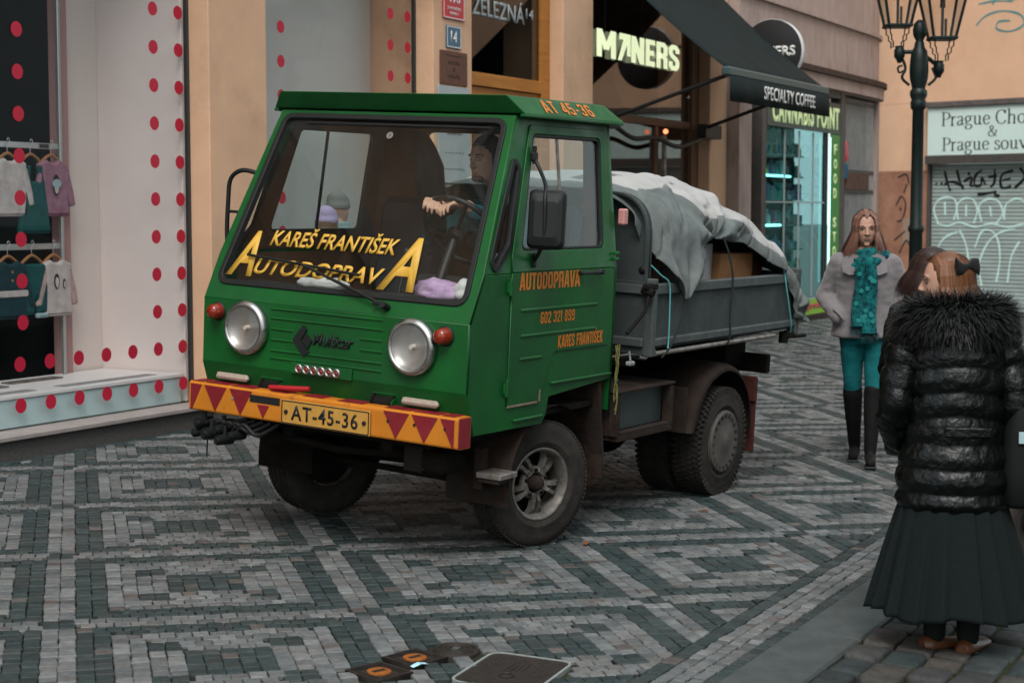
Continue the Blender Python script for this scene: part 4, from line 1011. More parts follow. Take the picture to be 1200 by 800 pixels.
crumple('rag', 'crumpled white cloth on the dashboard at the driver side corner', 'cloth', (.60, .64, 1.30), (.07, .07, .065), m_paper, seed=9)
crumple('rag', 'pale cloth lying on the dashboard behind the windscreen lettering', 'cloth', (.60, -.22, 1.276), (.07, .16, .035), m_paper, seed=5)
# jacket hung behind the passenger seat
m_jack = mat('dark_blue_jacket', (.016, .028, .036), .85, var=.4, vscale=10)
mb = MB(); rg = []
for z, y0, wy in ((2.06, -.27, .03), (1.98, -.235, .06), (1.88, -.20, .085), (1.72, -.17, .085), (1.58, -.15, .07), (1.48, -.14, .05)):
    rg.append([(-.22 + .05 * math.cos(a) + .012 * math.sin(3 * a + z * 9), y0 + wy * math.sin(a), z) for a in [2 * PI * k / 18 for k in range(18)]])
mb.rings(rg, True, True); jk = mb.build('jacket', m_jack, None, TM); tag(jk, 'dark blue jacket hanging inside the cab beside the driver', 'jacket')
# boxes
m_card = mat('cardboard', (.20, .10, .045), .85, var=.25, vscale=8, bump=.1)
m_cardd = mat('cardboard_dark', (.13, .065, .03), .85, var=.3, vscale=8)
m_carw = mat('white_card', (.36, .35, .36), .7, var=.15, vscale=9)
def boxthing(c, d, rz, m, label, marks=False):
    M = TM @ Matrix.Translation(c) @ Matrix.Rotation(rz, 4, 'Z')
    t = thing('carton', label, 'box', M=M)
    mb = MB(); mb.box((0, 0, d[2] / 2), d, .004); mb.build('carton_body', m, t)
    mb = MB(); mb.box((0, 0, d[2] + .002), (d[0] * .98, .05, .002)); mb.build('packing_tape', m_cardd, t)
    if marks:
        mb = MB()
        for k in range(9): mb.box((-d[0] / 2 + .04 + k * .006, d[1] / 2 + .001, .06), (.003 if k % 3 else .0045, .001, .045))
        tag(mb.build('barcode', m_ink, t), kind='stuff')
boxthing((-1.80, .52, .99), (.36, .30, .50), R(12), m_carw, 'white carton with a barcode under the tarpaulin opening', True)
boxthing((-2.22, .50, .99), (.40, .40, .44), R(-4), m_card, 'brown cardboard box in the truck bed beside the white carton')
boxthing((-2.58, .45, .99), (.26, .40, .40), R(5), m_cardd, 'darker cardboard box at the rear of the truck bed')
boxthing((-1.15, .30, .99), (.5, .6, .70), R(2), m_cardd, 'large cardboard box under the front of the tarpaulin')
boxthing((-1.9, -.2, .99), (.9, .6, .72), R(3), m_card, 'tall cardboard box under the middle of the tarpaulin')
# tarpaulin
m_tg = mat('tarp_grey', (.15, .168, .165), .7, var=.28, vscale=7, bump=.10, bscale=30, dirt=((.10, .115, .113), 5, .5, .75))
m_tw = mat('tarp_white', (.40, .395, .385), .65, var=.15, vscale=7, bump=.25, bscale=22)
NX, NY = 230, 150
RX = [-.80, -.9, -1.2, -1.55, -1.85, -2.1, -2.35, -2.55, -2.75, -2.86, -2.96]; RZ = [1.80, 1.835, 1.875, 1.885, 1.855, 1.80, 1.70, 1.58, 1.44, 1.37, 1.33]
EX = [-.80, -.88, -1.0, -1.1, -1.21, -1.3, -1.42, -1.55, -1.68, -1.75, -1.86, -2.02, -2.17, -2.32, -2.45, -2.62, -2.72, -2.80, -2.96]
EZ = [1.62, 1.52, 1.40, 1.30, 1.20, 1.26, 1.33, 1.41, 1.50, 1.545, 1.525, 1.51, 1.505, 1.44, 1.37, 1.315, 1.20, 1.02, .98]
V = []; F = []; mi = []
P = np.zeros((NX, NY, 3))
PLG = np.random.RandomState(12).uniform(-1, 1, (40, 40)); PLD = np.random.RandomState(5).randint(0, 2, (40, 40))
def facet(u, v):          # piecewise-flat displacement: stiff sheeting with sharp creases
    i, j = int(u), int(v); a, b = u - i, v - j; g = PLG
    p00, p10, p01, p11 = g[i, j], g[i + 1, j], g[i, j + 1], g[i + 1, j + 1]
    if PLD[i, j]: return p00 + (p10 - p00) * a + (p11 - p10) * b if a > b else p00 + (p11 - p01) * a + (p01 - p00) * b
    return p00 + (p10 - p00) * a + (p01 - p00) * b if a + b < 1 else p11 + (p01 - p11) * (1 - a) + (p10 - p11) * (1 - b)
for i in range(NX):
    x = -.80 + (-2.96 + .80) * i / (NX - 1)
    zr = interp(x, RX[::-1], RZ[::-1]); ze = interp(x, EX[::-1], EZ[::-1])
    ye = .872 if ze < 1.33 else .86 - .1 * min(1, (ze - 1.33) / .2)
    # left half: from ridge (y=.30) down to edge; right half mirrored to the far rail
    for j in range(NY):
        v = j / (NY - 1)
        if v < .30:
            t = v / .30; y = -.84 + t * .40; z = 1.28 + (zr - .03 - 1.28) * math.sin(t * PI / 2) ** .8
        elif v < .55:
            t = (v - .30) / .25; y = -.44 + t * .86; z = zr - .03 + .03 * math.sin(t * PI * .6 + .3)
        else:
            t = (v - .55) / .45
            y = .42 + (ye - .42) * math.sin(t * PI / 2) ** 1.1 if ze > 1.33 else .42 + (ye - .42) * (1 - (1 - t) ** 2.2)
            z = zr + (ze - zr) * (t ** 1.7 if ze > 1.33 else t ** 1.5)
            z = max(z, ze)
        p = (x * 1.0, y, z)
        fold = (.022 if v > .66 else .007) * facet(i / NX * 9 + .3 + v * 1.5, v * 8 + 1) + (.010 if v > .66 else .004) * facet(i / NX * 17 + 3, v * 13 + 5 + i / NX * 3) + .004 * vnoise(p, 11, 2)
        cr = abs(vnoise((x * 1.6 + z * .9, y * .5, z * .4), 3.1, 21)); fold -= .012 * max(0, .06 - cr) / .06
        fold += .002 * (max(0, 1 - 5 * abs(vnoise((x * 1.2 + y, y * .8, z), 4.5, 31))) - .2) + .0015 * (max(0, 1 - 4 * abs(vnoise((x, y * 1.1 + z * .6, z), 9, 41))) - .2)
        # creases running to the tied points
        for (tx, tz, amp) in ((-1.21, 1.20, .03), (-1.78, 1.54, .03), (-2.75, 1.1, .025)):
            if v > .55:
                dx, dz = x - tx, z - tz; a = math.atan2(dx, dz + .02); rr = math.hypot(dx, dz)
                fold += amp * math.cos(a * 9) * math.exp(-rr * 3.5) * min(1, rr * 8)
        P[i, j] = (x, y + fold * (1.2 if v > .6 else .3), z + fold * (.35 if v > .6 else 1.))
for i in range(NX):
    for j in range(NY): V.append(tuple(P[i, j]))
def tarp_white(x, y, z):
    nz = .035 * vnoise((x, y, z), 4, 3) + .008 * vnoise((x, y, z), 15, 8)
    f1 = min(z + nz - 1.80 - .04 * math.sin(x * 6), (x + 1.60 + nz) * .8, (.60 - y + nz) * .7)
    f1 = min(f1, max(abs(x + 1.12) - .15, abs(y - .33 + nz) - .09))
    lo = interp(x, [-2.62, -2.4, -2.15, -1.9, -1.75, -1.62, -1.5, -1.42], [1.40, 1.47, 1.60, 1.66, 1.66, 1.66, 1.78, 1.88])
    f2 = min(z + nz - lo, (x + 2.64) * .8, (-1.40 - x) * .8)
    return max(f1, f2)
for i in range(NX - 1):
    for j in range(NY - 1):
        F.append((i * NY + j, i * NY + j + 1, (i + 1) * NY + j + 1, (i + 1) * NY + j)); 
me = bpy.data.meshes.new('tarpaulin'); me.from_pydata(V, [], F); me.polygons.foreach_set('use_smooth', [True] * len(F))
at = me.attributes.new('white', 'FLOAT', 'POINT'); at.data.foreach_set('value', [tarp_white(*q) for q in V])
t_ = m_tg.node_tree; b_ = t_.nodes['Principled BSDF']; src = b_.inputs['Base Color'].links[0].from_socket
an = t_.nodes.new('ShaderNodeAttribute'); an.attribute_name = 'white'; mr_ = t_.nodes.new('ShaderNodeMapRange'); mr_.inputs[1].default_value = -.004; mr_.inputs[2].default_value = .004
t_.links.new(an.outputs['Fac'], mr_.inputs[0]); mx_ = t_.nodes.new('ShaderNodeMix'); mx_.data_type = 'RGBA'; t_.links.new(mr_.outputs[0], mx_.inputs[0]); t_.links.new(src, mx_.inputs[6])
wv = t_.nodes.new('ShaderNodeMix'); wv.data_type = 'RGBA'; wv.blend_type = 'MULTIPLY'; wv.inputs[0].default_value = .35; wv.inputs[6].default_value = (.42, .415, .405, 1); nn_ = t_.nodes.new('ShaderNodeTexNoise'); nn_.inputs['Scale'].default_value = 9; t_.links.new(nn_.outputs[0], wv.inputs[7])
t_.links.new(wv.outputs[2], mx_.inputs[7]); t_.links.new(mx_.outputs[2], b_.inputs['Base Color'])
tp = link('tarpaulin', me, m_tg, None, TM); tag(tp, 'grey tarpaulin with white patches draped over the load in the truck bed', 'tarpaulin')
so_ = tp.modifiers.new('s', 'SOLIDIFY'); so_.thickness = .004
# ropes
m_rope = mat('dark_rope', (.02, .022, .022), .9); m_teal = mat('teal_rope', (.09, .30, .30), .8); m_yrope = mat('frayed_rope', (.22, .16, .06), .9, var=.6, vscale=120, col2=(.05, .10, .03))
def rope(name, label, pts, r, m, M=TM):
    mb = MB(); mb.tube(catmull(pts, 5), r, 6); o = mb.build(name, m, None, M); tag(o, label, 'rope'); return o
rope('rope', 'dark rope tied from the tarpaulin opening down over the bed side', [(-1.78, .80, 1.54), (-1.80, .835, 1.44), (-1.82, .858, 1.30), (-1.80, .862, 1.1), (-1.81, .865, .96), (-1.80, .84, .91)], .006, m_rope)
rope('rope', 'teal rope hanging down at the front corner of the bed', [(-.90, .80, 1.40), (-.96, .835, 1.345), (-1.02, .855, 1.30), (-1.03, .86, 1.15), (-1.03, .862, .99), (-1.02, .865, .95)], .0045, m_teal)
rope('rope', 'dark rope slanting from the tarpaulin point to the bed underside', [(-1.21, .86, 1.21), (-1.17, .868, 1.12), (-1.10, .868, 1.02), (-1.04, .865, .95), (-.98, .85, .90)], .006, m_rope)
rope('rope', 'greenish rope at the rear end of the bed side', [(-2.60, .84, 1.33), (-2.62, .86, 1.2), (-2.70, .866, 1.0), (-2.74, .85, .93)], .005, m_teal)
mb = MB(); random.seed(17)
for k in range(7):
    L_ = random.uniform(.18, .38); mb.tube(catmull([(-.54 + random.uniform(-.02, .015), .815 + random.uniform(-.006, .012), .99 - L_ * t + random.uniform(-.01, .01)) for t in (0, .2, .4, .6, .8, 1.)], 4), .0035, 5)
o = mb.build('rope', m_yrope, None, TM); tag(o, 'frayed yellow-green rope strands hanging behind the cab door', 'rope')
# ================================================================= peach building with the shop fronts
m_peach = mat('peach_render', (.62, .385, .25), .85, var=.14, vscale=1.6, bump=.10, bscale=60, dirt=((.36, .21, .13), 1.1, .55, .85))
m_granite = mat('plinth_granite', (.115, .105, .10), .7, var=.45, vscale=70, bump=.2, bscale=120)
m_sill = mat('sill_stone', (.30, .26, .245), .6, var=.2, vscale=6)
m_shopw = mat('shop_white_panel', (.72, .64, .60), .6, var=.05, vscale=2)
m_shopp = mat('shop_pink_panel', (.80, .70, .67), .6, var=.05, vscale=2)
m_pinkp = mat('pink_post', (.38, .22, .21), .6)
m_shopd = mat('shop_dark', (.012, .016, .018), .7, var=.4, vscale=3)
m_dot = mat('red_sticker', (.42, .006, .03), .5)
m_frame = mat('dark_frame', (.03, .028, .027), .5)
m_wood = mat('orange_wood', (.42, .17, .032), .45, var=.3, vscale=3, stretch=(1, 1, 9), col2=(.33, .12, .02), bump=.08, bscale=20)
m_woodb = mat('brown_wood', (.15, .07, .035), .5, var=.3, vscale=3, stretch=(9, 9, 1))
m_gl1 = glass('shop_glass', (.98, .98, .98), .28, 1.33)
m_gl2 = glass('dark_shop_glass', (.62, .64, .64), .9, 1.55)
GY, FY = 7.845, 7.65
bld = thing('peach_building', 'peach rendered building with shop windows behind the truck', 'building', (13, 8, 0))
bld.location = (0, 0, 0)
def bx(name, x0, x1, y0, y1, z0, z1, m, par, bev=.004):
    mb = MB(); mb.box(((x0 + x1) / 2, (y0 + y1) / 2, (z0 + z1) / 2), (x1 - x0, y1 - y0, z1 - z0), bev); return mb.build(name, m, par)
ZT = 4.55
for i, (x0, x1) in enumerate(((1.0, 4.2), (9.648, 10.339), (12.80, 13.494), (15.385, 16.094), (19.471, 20.06))):
    p = bx('pillar', x0, x1, FY, 8.35, .0, ZT, m_peach, bld, .006)
    bx('pillar_plinth', x0 - .004, x1 + .004, FY - .012, 8.2, .0, .255, m_granite, p)
bx('upper_wall', 1.0, 20.06, FY, 8.35, ZT + .002, 14.0, m_peach, bld)
bx('lintel_band', 1.0, 20.06, FY - .05, FY - .003, ZT + .05, ZT + .35, m_sill, bld)
for k in range(6):     # upper storey windows, above the picture
    for zf in (6.2, 9.6):
        x = 2.6 + k * 3.0; f_ = bx('window_frame', x, x + 1.2, FY - .06, FY - .004, zf, zf + 1.9, m_sill, bld); bx('pane', x + .12, x + 1.08, FY - .07, FY - .063, zf + .12, zf + 1.78, m_shopd, f_)
# window 1 : children's shop
def window(x0, x1, name):
    bx('plinth', x0 - .01, x1 + .01, FY + .006, 8.1, .0, .228, m_granite, bld)
    sl = bx('sill', x0 - .008, x1 + .008, FY - .035, GY + .04, .232, .262, m_sill, bld)
    p = bx(name, x0, x1, GY - .004, GY + .004, .264, ZT, m_gl1, bld, 0)
    bx('glazing_edge', x1 - .022, x1 - .002, GY - .02, GY + .02, .264, ZT, m_frame, p)
    bx('glazing_edge', x0 + .002, x0 + .022, GY - .02, GY + .02, .264, ZT, m_frame, p)
    return p
def dots(par, pts):
    mb = MB(); n = 28; mb.prism([(.049 * math.cos(2 * PI * k / n), .049 * math.sin(2 * PI * k / n)) for k in range(n)], 0, .001)
    me = mb.mesh('sticker_dot'); me.materials.append(m_dot)
    for x, z in pts:
        o = bpy.data.objects.new('sticker_dot', me); COL.objects.link(o); o.parent = par; o.matrix_local = frame((x, GY - .0055, z), (1, 0, 0), (0, 0, 1), (0, -1, 0))
w1 = window(4.2, 9.648, 'window_pane')
dz = .2672
pts = [(7.952, .947 + dz * k) for k in range(12)] + [(9.267, .947 + dz * k) for k in range(12)] + [(9.540, .947 + dz * k) for k in range(12)]
for z in (.68, .411): pts += [(9.540 - .2705 * k, z) for k in range(9)]
dots(w1, pts)
w2 = window(10.339, 12.80, 'window_pane')
dots(w2, [(x, .947 + dz * k + .02) for x in (10.785, 12.393, 12.675, 10.51) for k in range(12)] + [(10.78 + .27 * k, .68) for k in range(8)])
# shallow display box of window 1
bx('display_side_panel', 9.60, 9.635, GY + .02, 8.68, .27, ZT - .1, m_shopp, bld)
bx('display_back_panel', 9.225, 9.598, 8.66, 8.70, .27, ZT - .1, m_shopw, bld)
bx('display_post', 9.13, 9.222, 8.60, 8.70, .27, ZT - .1, m_pinkp, bld)
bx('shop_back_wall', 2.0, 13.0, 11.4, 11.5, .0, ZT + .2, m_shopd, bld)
bx('shop_floor', 2.0, 13.0, 8.15, 11.4, .14, .16, mat('shop_floor', (.05, .03, .02), .4), bld)
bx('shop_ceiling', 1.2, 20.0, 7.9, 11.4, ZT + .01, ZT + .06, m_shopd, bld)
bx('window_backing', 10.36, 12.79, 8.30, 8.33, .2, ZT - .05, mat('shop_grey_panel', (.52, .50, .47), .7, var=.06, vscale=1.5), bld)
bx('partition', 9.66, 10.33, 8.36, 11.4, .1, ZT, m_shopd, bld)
# display plinth
dp = thing('display_plinth', 'long white display plinth with pale blue front inside the shop window', 'plinth')
bx('plinth_top', 4.4, 9.585, GY + .03, 8.64, .452, .480, mat('plinth_white', (.78, .75, .74), .45), dp)
bx('plinth_front', 4.4, 9.58, GY + .042, GY + .06, .266, .449, mat('plinth_pale_blue', (.52, .66, .66), .5), dp)
m_grate = mat('grate_grey', (.32, .31, .31), .5)
for gx in (7.35, 8.55):
    mb = MB()
    for k in range(5): mb.box((gx + .35, 7.95 + k * .022, .483), (.95, .007, .004))
    mb.build('air_grille', m_grate, dp)
mb = MB(); mb.box((8.62, 8.42, .487), (.50, .10, .010), .002); mb.build('steel_foot', m_steel, dp)
mb = MB(); mb.box((8.02, 8.30, .487), (.40, .12, .010), .002); mb.build('steel_foot', m_steel, dp)
# hanging rails
m_rail = mat('rail_steel', (.42, .45, .45), .3, .7)
rk = thing('clothes_rail', 'steel clothes rack with two rails in the shop window', 'clothes rack')
for z in (2.125, 1.412): bx('rail', 6.6, 9.10, 8.58, 8.605, z - .022, z + .022, m_rail, rk)
bx('upright', 9.085, 9.115, 8.56, 8.59, .482, 3.3, m_rail, rk)
bx('rail_end_tag', 8.90, 8.99, 8.572, 8.577, 2.112, 2.14, m_frame, rk)
# garments
m_hang = mat('hanger_wood', (.32, .15, .06), .5); m_hook = mat('hook_steel', (.5, .5, .5), .3, .8)
def cloth_tex(name, c, c2=None): return mat(name, c, .95, var=.3, vscale=10, col2=c2, bump=.9, bscale=16)
m_cw = cloth_tex('white_knit', (.55, .50, .48)); m_cp = cloth_tex('pink_knit', (.33, .17, .23)); m_ct = cloth_tex('teal_corduroy', (.012, .085, .085)); m_cn = cloth_tex('navy_teal_knit', (.012, .045, .055)); m_cpk = cloth_tex('pale_pink_knit', (.50, .36, .34))
def inflate(poly, th, name, m, M, par):
    # soft garment: puffed plate from a 2D outline
    me = curve_mesh([poly], th, th * .42, 3); me.transform(M)
    return link(name, me, m, par)
def garment(x, rail, name, label, cat, parts, hook=True):
    zr = rail; t = thing(name, label, cat, (x, 8.55, zr))
    Mx = frame((0, 0, 0), (1, 0, 0), (0, 0, 1), (0, -1, 0))
    mb = MB(); mb.tube(catmull([(0, .02, .03), (.012, .02, .045), (.024, .02, .03), (.016, .02, .01), (0, .02, -.01), (0, .02, -.06)], 5), .003, 6); h = mb.build('hanger', m_hook, t)
    mb = MB(); mb.tube(catmull([(-.115, .02, -.135), (-.07, .02, -.095), (0, .02, -.062), (.07, .02, -.095), (.115, .02, -.135)], 5), [.012] * 21, 8); mb.build('hanger_bar', m_hang, h)
    for nm, poly, th, m, dz_ in parts:
        inflate(roundpoly(poly, .015, 3), th, nm, m, Mx @ Matrix.Translation((0, 0, dz_)), t)
    return t
sleeve_l = [(-.13, -.13), (-.20, -.34), (-.215, -.42), (-.165, -.43), (-.10, -.24)]
sleeve_r = [(.13, -.13), (.19, -.33), (.205, -.42), (.155, -.43), (.10, -.24)]
tee = [(-.145, -.125), (-.06, -.095), (-.03, -.115), (.03, -.115), (.06, -.095), (.145, -.125), (.135, -.25), (.15, -.50), (-.15, -.50), (-.135, -.25)]
g = garment(8.58, 2.125, 'baby_top', 'white long-sleeved baby top hanging leftmost on the upper rail', 'clothes', [('top_body', tee, .05, m_cw, 0), ('sleeve', sleeve_r, .04, m_cw, .012), ('sleeve', sleeve_l, .04, m_cw, .012)])
g = garment(8.80, 2.125, 'pinafore_dress', 'teal pinafore dress hanging between the white top and pink sweater', 'clothes', [('dress_body', [(-.10, -.26), (-.055, -.14), (-.03, -.14), (-.035, -.25), (.045, -.25), (.05, -.14), (.075, -.14), (.10, -.26), (.155, -.62), (-.155, -.62)], .05, m_ct, 0)])
g = garment(9.00, 2.125, 'sweater', 'pink sweater with a penguin patch hanging rightmost on the upper rail', 'clothes', [('sweater_body', tee, .05, m_cp, -.01), ('sleeve', sleeve_r, .04, m_cp, .004), ('sleeve', sleeve_l, .04, m_cp, .004)])
def patch(g, pcs):
    for nm, c, r, m in pcs:
        mb = MB(); n = 20; mb.prism([(c[0] + r[0] * math.cos(2 * PI * k / n), c[1] + r[1] * math.sin(2 * PI * k / n)) for k in range(n)], 0, .003, frame((0, -.028 - c[2], 0), (1, 0, 0), (0, 0, 1), (0, -1, 0))); mb.build(nm, m, g)
m_pbl = mat('patch_blue', (.30, .42, .45), .9)
patch(g, [('penguin_patch', (0, -.275, 0), (.032, .075), m_ink), ('penguin_belly', (0, -.285, .003), (.022, .052), m_cw), ('penguin_shawl', (0, -.265, .005), (.045, .03), m_pbl)])
g = garment(8.56, 1.412, 'cardigan', 'dark teal cardigan with a white stripe hanging leftmost on the lower rail', 'clothes', [('cardigan_body', tee, .055, m_cn, 0), ('sleeve', sleeve_r, .04, m_cn, .012), ('sleeve', sleeve_l, .04, m_cn, .012), ('white_stripe', [(-.138, -.30), (.138, -.30), (.138, -.345), (-.138, -.345)], .012, m_cw, .03)])
for z in (-.17, -.23): 
    mb = MB(); mb.cyl((-.01, -.030, z), (-.01, -.036, z), .009, n=10); mb.build('button', m_hang, g)
g = garment(8.79, 1.412, 'trousers', 'dark teal baby trousers with pale cuffs hanging in the middle of the lower rail', 'clothes', [('trouser_legs', [(-.10, -.12), (.10, -.12), (.125, -.30), (.115, -.48), (.01, -.48), (0, -.30), (-.02, -.48), (-.12, -.48), (-.13, -.30)], .05, m_ct, 0), ('cuff', [(.008, -.465), (.118, -.465), (.118, -.505), (.008, -.505)], .052, m_pbl, .004)])
g = garment(9.005, 1.412, 'baby_top', 'pale top with two printed penguins hanging rightmost on the lower rail', 'clothes', [('top_body', tee, .05, m_cw, 0), ('sleeve', sleeve_r, .04, m_cpk, .006), ('sleeve', sleeve_l, .04, m_cpk, .006)])
patch(g, [('penguin_print', (-.02, -.25, 0), (.026, .055), m_ink), ('penguin_belly', (-.02, -.258, .003), (.016, .038), m_cw), ('penguin_print', (.055, -.27, 0), (.014, .035), m_ink), ('penguin_belly', (.055, -.275, .003), (.008, .024), m_cw)])
mb = MB(); mb.box((8.4, 9.6, .6), (1.2, .5, .9), .01); o = mb.build('cabinet', mat('shop_brown', (.06, .028, .015), .5), None); tag(o, 'dark brown cabinet in the shop behind the clothes rack', 'cabinet')
# ---- pillar signs
def sign(name, label, x0, x1, z0, z1, m, y=FY, th=.012, rad=.008):
    cx, cz = (x0 + x1) / 2, (z0 + z1) / 2
    t = thing(name, label, 'sign', (cx, y - th / 2 - .002, cz))
    hx, hz = (x1 - x0) / 2, (z1 - z0) / 2
    plate('sign_plate', [roundpoly([(-hx, -hz), (hx, -hz), (hx, hz), (-hx, hz)], rad)], th, m, frame((0, 0, 0), (1, 0, 0), (0, 0, 1), (0, -1, 0)), t, .002)
    return t, (lambda s, x, z, w_, h_, m_, bold=.0: text('lettering', s, m_, frame((x - w_ / 2, -th / 2 - .0006, z), (1, 0, 0), (0, 0, 1), (0, -1, 0)), w_, h_, t, .001, bold))
m_enr = mat('enamel_red', (.40, .01, .03), .25); m_enb = mat('enamel_blue', (.012, .10, .17), .25); m_enw = mat('enamel_white', (.62, .6, .6), .3); m_copper = mat('copper_plaque', (.13, .058, .04), .5, .3, var=.2, vscale=9); m_alu = mat('pale_plaque', (.34, .37, .38), .45, var=.1, vscale=4)
def border(t, hx, hz, m, th=.012, w_=.008):
    plate('sign_border', [roundpoly([(-hx + .006, -hz + .006), (hx - .006, -hz + .006), (hx - .006, hz - .006), (-hx + .006, hz - .006)], .008), roundpoly([(-hx + .006 + w_, -hz + .006 + w_), (hx - .006 - w_, -hz + .006 + w_), (hx - .006 - w_, hz - .006 - w_), (-hx + .006 + w_, hz - .006 - w_)], .006)], .0015, m, frame((0, -th / 2 - .001, 0), (1, 0, 0), (0, 0, 1), (0, -1, 0)), t)
t, tx = sign('house_number_sign', 'red enamel house number sign reading 490 on the pillar', 12.956, 13.337, 3.385, 3.68, m_enr); border(t, .19, .147, m_enw)
tx('490', 0, -.01, .23, .13, m_enw, .01); tx('STARÉ MĚSTO', 0, -.065, .24, .036, m_enw, .01); tx('PRAHA 1', 0, -.11, .15, .028, m_enw, .01)
t, tx = sign('house_number_sign', 'small blue enamel house number sign reading 14', 13.015, 13.274, 3.128, 3.328, m_enb); border(t, .13, .10, m_enw); tx('14', 0, -.055, .11, .11, m_enw, .01)
t, tx = sign('plaque', 'brown copper plaque below the blue house number sign', 12.905, 13.385, 2.80, 3.10, m_copper)
for k, s in enumerate(('KOZÁK', '&', 'LEGÁL')): tx(s, 0, .03 - k * .06, (.2, .03, .22)[k], .038, m_ink)
mb = MB(); mb.box((0, -.008, .11), (.3, .002, .004)); mb.build('engraved_line', m_ink, t)
t, tx = sign('plaque', 'tall pale metal plaque low on the signed pillar', 12.865, 13.43, 1.905, 2.785, m_alu)
tx('Školní inspekce', 0, .05, .24, .035, m_ink); tx('Zastoupení značek', 0, 0, .27, .035, m_ink); tx('- - - - - -', 0, -.16, .33, .01, m_ink)
for z in (.33, .21, -.30): 
    mb = MB(); mb.box((0, -.008, z), (.36, .002, .003)); mb.build('engraved_line', m_ink, t)
mb = MB(); mb.box((13.15, FY - .01, 1.872), (.28, .018, .035), .004); o = mb.build('intercom', m_steel, None); tag(o, 'small grey intercom strip below the pale plaque', 'intercom')
# ---- door with transom window
DY = 7.83
dr = thing('wooden_door', 'orange wooden door frame with dark glass transom window', 'door', (14.4, DY, .1)); dr.location = (0, 0, 0)
for x0, x1 in ((13.50, 13.70), (15.19, 15.38)): bx('door_post', x0, x1, DY - .03, DY + .05, .1, ZT, m_wood, dr)
bx('transom_beam', 13.702, 15.188, DY - .035, DY + .045, 2.85, 2.975, m_wood, dr)
bx('transom_pane', 13.702, 15.188, DY + .0, DY + .006, 2.977, ZT - .1, m_gl2, dr, 0)
bx('door_leaf', 13.702, 15.188, DY - .005, DY + .04, .14, 2.847, m_wood, dr)
for x0 in (13.80, 14.50):
    l_ = bx('door_panel', x0, x0 + .58, DY - .018, DY - .007, 1.15, 2.70, m_woodb, dr); bx('door_panel', x0, x0 + .58, DY - .018, DY - .007, .30, 1.0, m_woodb, dr)
bx('door_sill', 13.5, 15.38, FY - .05, DY + .1, .0, .135, m_granite, dr)
text('lettering', 'ŽELEZNÁ', mat('frosted_letter', (.30, .33, .34), .6), frame((13.80, DY - .006, 3.515), (1, 0, 0), (0, 0, 1), (0, -1, 0)), 1.07, .21, dr, .001, .02)
text('lettering', '14', MATS['frosted_letter'], frame((14.90, DY - .006, 3.58), (1, 0, 0), (0, 0, 1), (0, -1, 0)), .16, .10, dr, .001, .01)
bx('hall_wall', 13.4, 15.5, 9.4, 9.45, .1, ZT, m_shopd, bld); bx('hall_side', 15.40, 15.43, 8.36, 9.4, .1, ZT, m_shopd, bld)
# ---- coffee shop window
m_cofw = mat('coffee_brown_wall', (.13, .058, .028), .6, var=.3, vscale=1.5); m_coff = mat('coffee_floor', (.06, .04, .03), .5)
bx('coffee_back_wall', 15.45, 19.5, 10.4, 10.45, .1, ZT, m_cofw, bld); bx('coffee_side_wall', 19.49, 19.52, 8.36, 10.4, .1, ZT, m_cofw, bld); bx('coffee_floor', 15.45, 19.48, 8.0, 10.4, .1, .15, m_coff, bld); bx('coffee_side_wall', 15.45, 15.48, 8.36, 10.4, .1, ZT, m_cofw, bld)
cf = thing('coffee_shop', 'brown framed coffee shop front with large reflective panes', 'shop front')
m_gl3 = glass('coffee_glass', (.80, .80, .80), 1., 1.6)
bx('frame_post', 19.24, 19.46, GY - .05, GY + .06, .15, ZT, m_woodb, cf); bx('frame_post', 16.10, 16.20, GY - .05, GY + .06, .15, ZT, m_woodb, cf)
bx('frame_post', 18.17, 18.25, GY - .03, GY + .04, .15, 2.66, m_woodb, cf)
bx('door_pull', 18.27, 18.33, GY - .10, GY - .06, .5, 2.56, m_steel, cf)
bx('frame_transom', 16.202, 19.238, GY - .03, GY + .04, 2.665, 2.755, m_woodb, cf); bx('frame_bottom', 16.202, 19.238, GY - .05, GY + .06, .13, .45, m_woodb, cf)
bx('window_pane', 16.202, 18.168, GY - .002, GY + .004, .452, 2.663, m_gl3, cf, 0); bx('door_pane', 18.252, 19.238, GY - .002, GY + .004, .452, 2.663, m_gl3, cf, 0); bx('upper_pane', 16.202, 19.238, GY - .002, GY + .004, 2.757, ZT, m_gl3, cf, 0)
m_lit = mat('lit_letter', (.5, .55, .35), .5, emit=(.90, 1., .62), estr=.42)
ls = thing('letter_sign', 'glowing pale yellow MANERS letters hung in the coffee shop window', 'sign', (0, 0, 0))
M0 = lambda x, z: frame((x, GY - .035, z), (1, 0, 0), (0, 0, 1), (0, -1, 0))
lx = 16.53; Wd = {'M': .48, '/': .34, 'N': .36, 'E': .27, 'R': .33, 'S': .31}
hgt = .30
for ch in 'M/NERS':
    w_ = Wd[ch]
    if ch == '/':
        mb = MB(); mb.prism([(.02, 0), (.10, 0), (.27, .22), (.20, .28)], 0, .012); mb.prism([(.06, .30), (.34, .30), (.34, .06), (.27, .06), (.27, .235), (.06, .235)], 0, .0115); mb.build('lit_letter', m_lit, ls, M0(lx, 3.345))
    else: blocktext('lit_letter', ch, m_lit, M0(lx, 3.345), w_, hgt, ls, .19)
    lx += w_ + .045
for x in (16.75, 17.75): bx('hanging_rod', x, x + .012, GY - .03, GY - .018, 3.62, ZT, m_blk, ls)
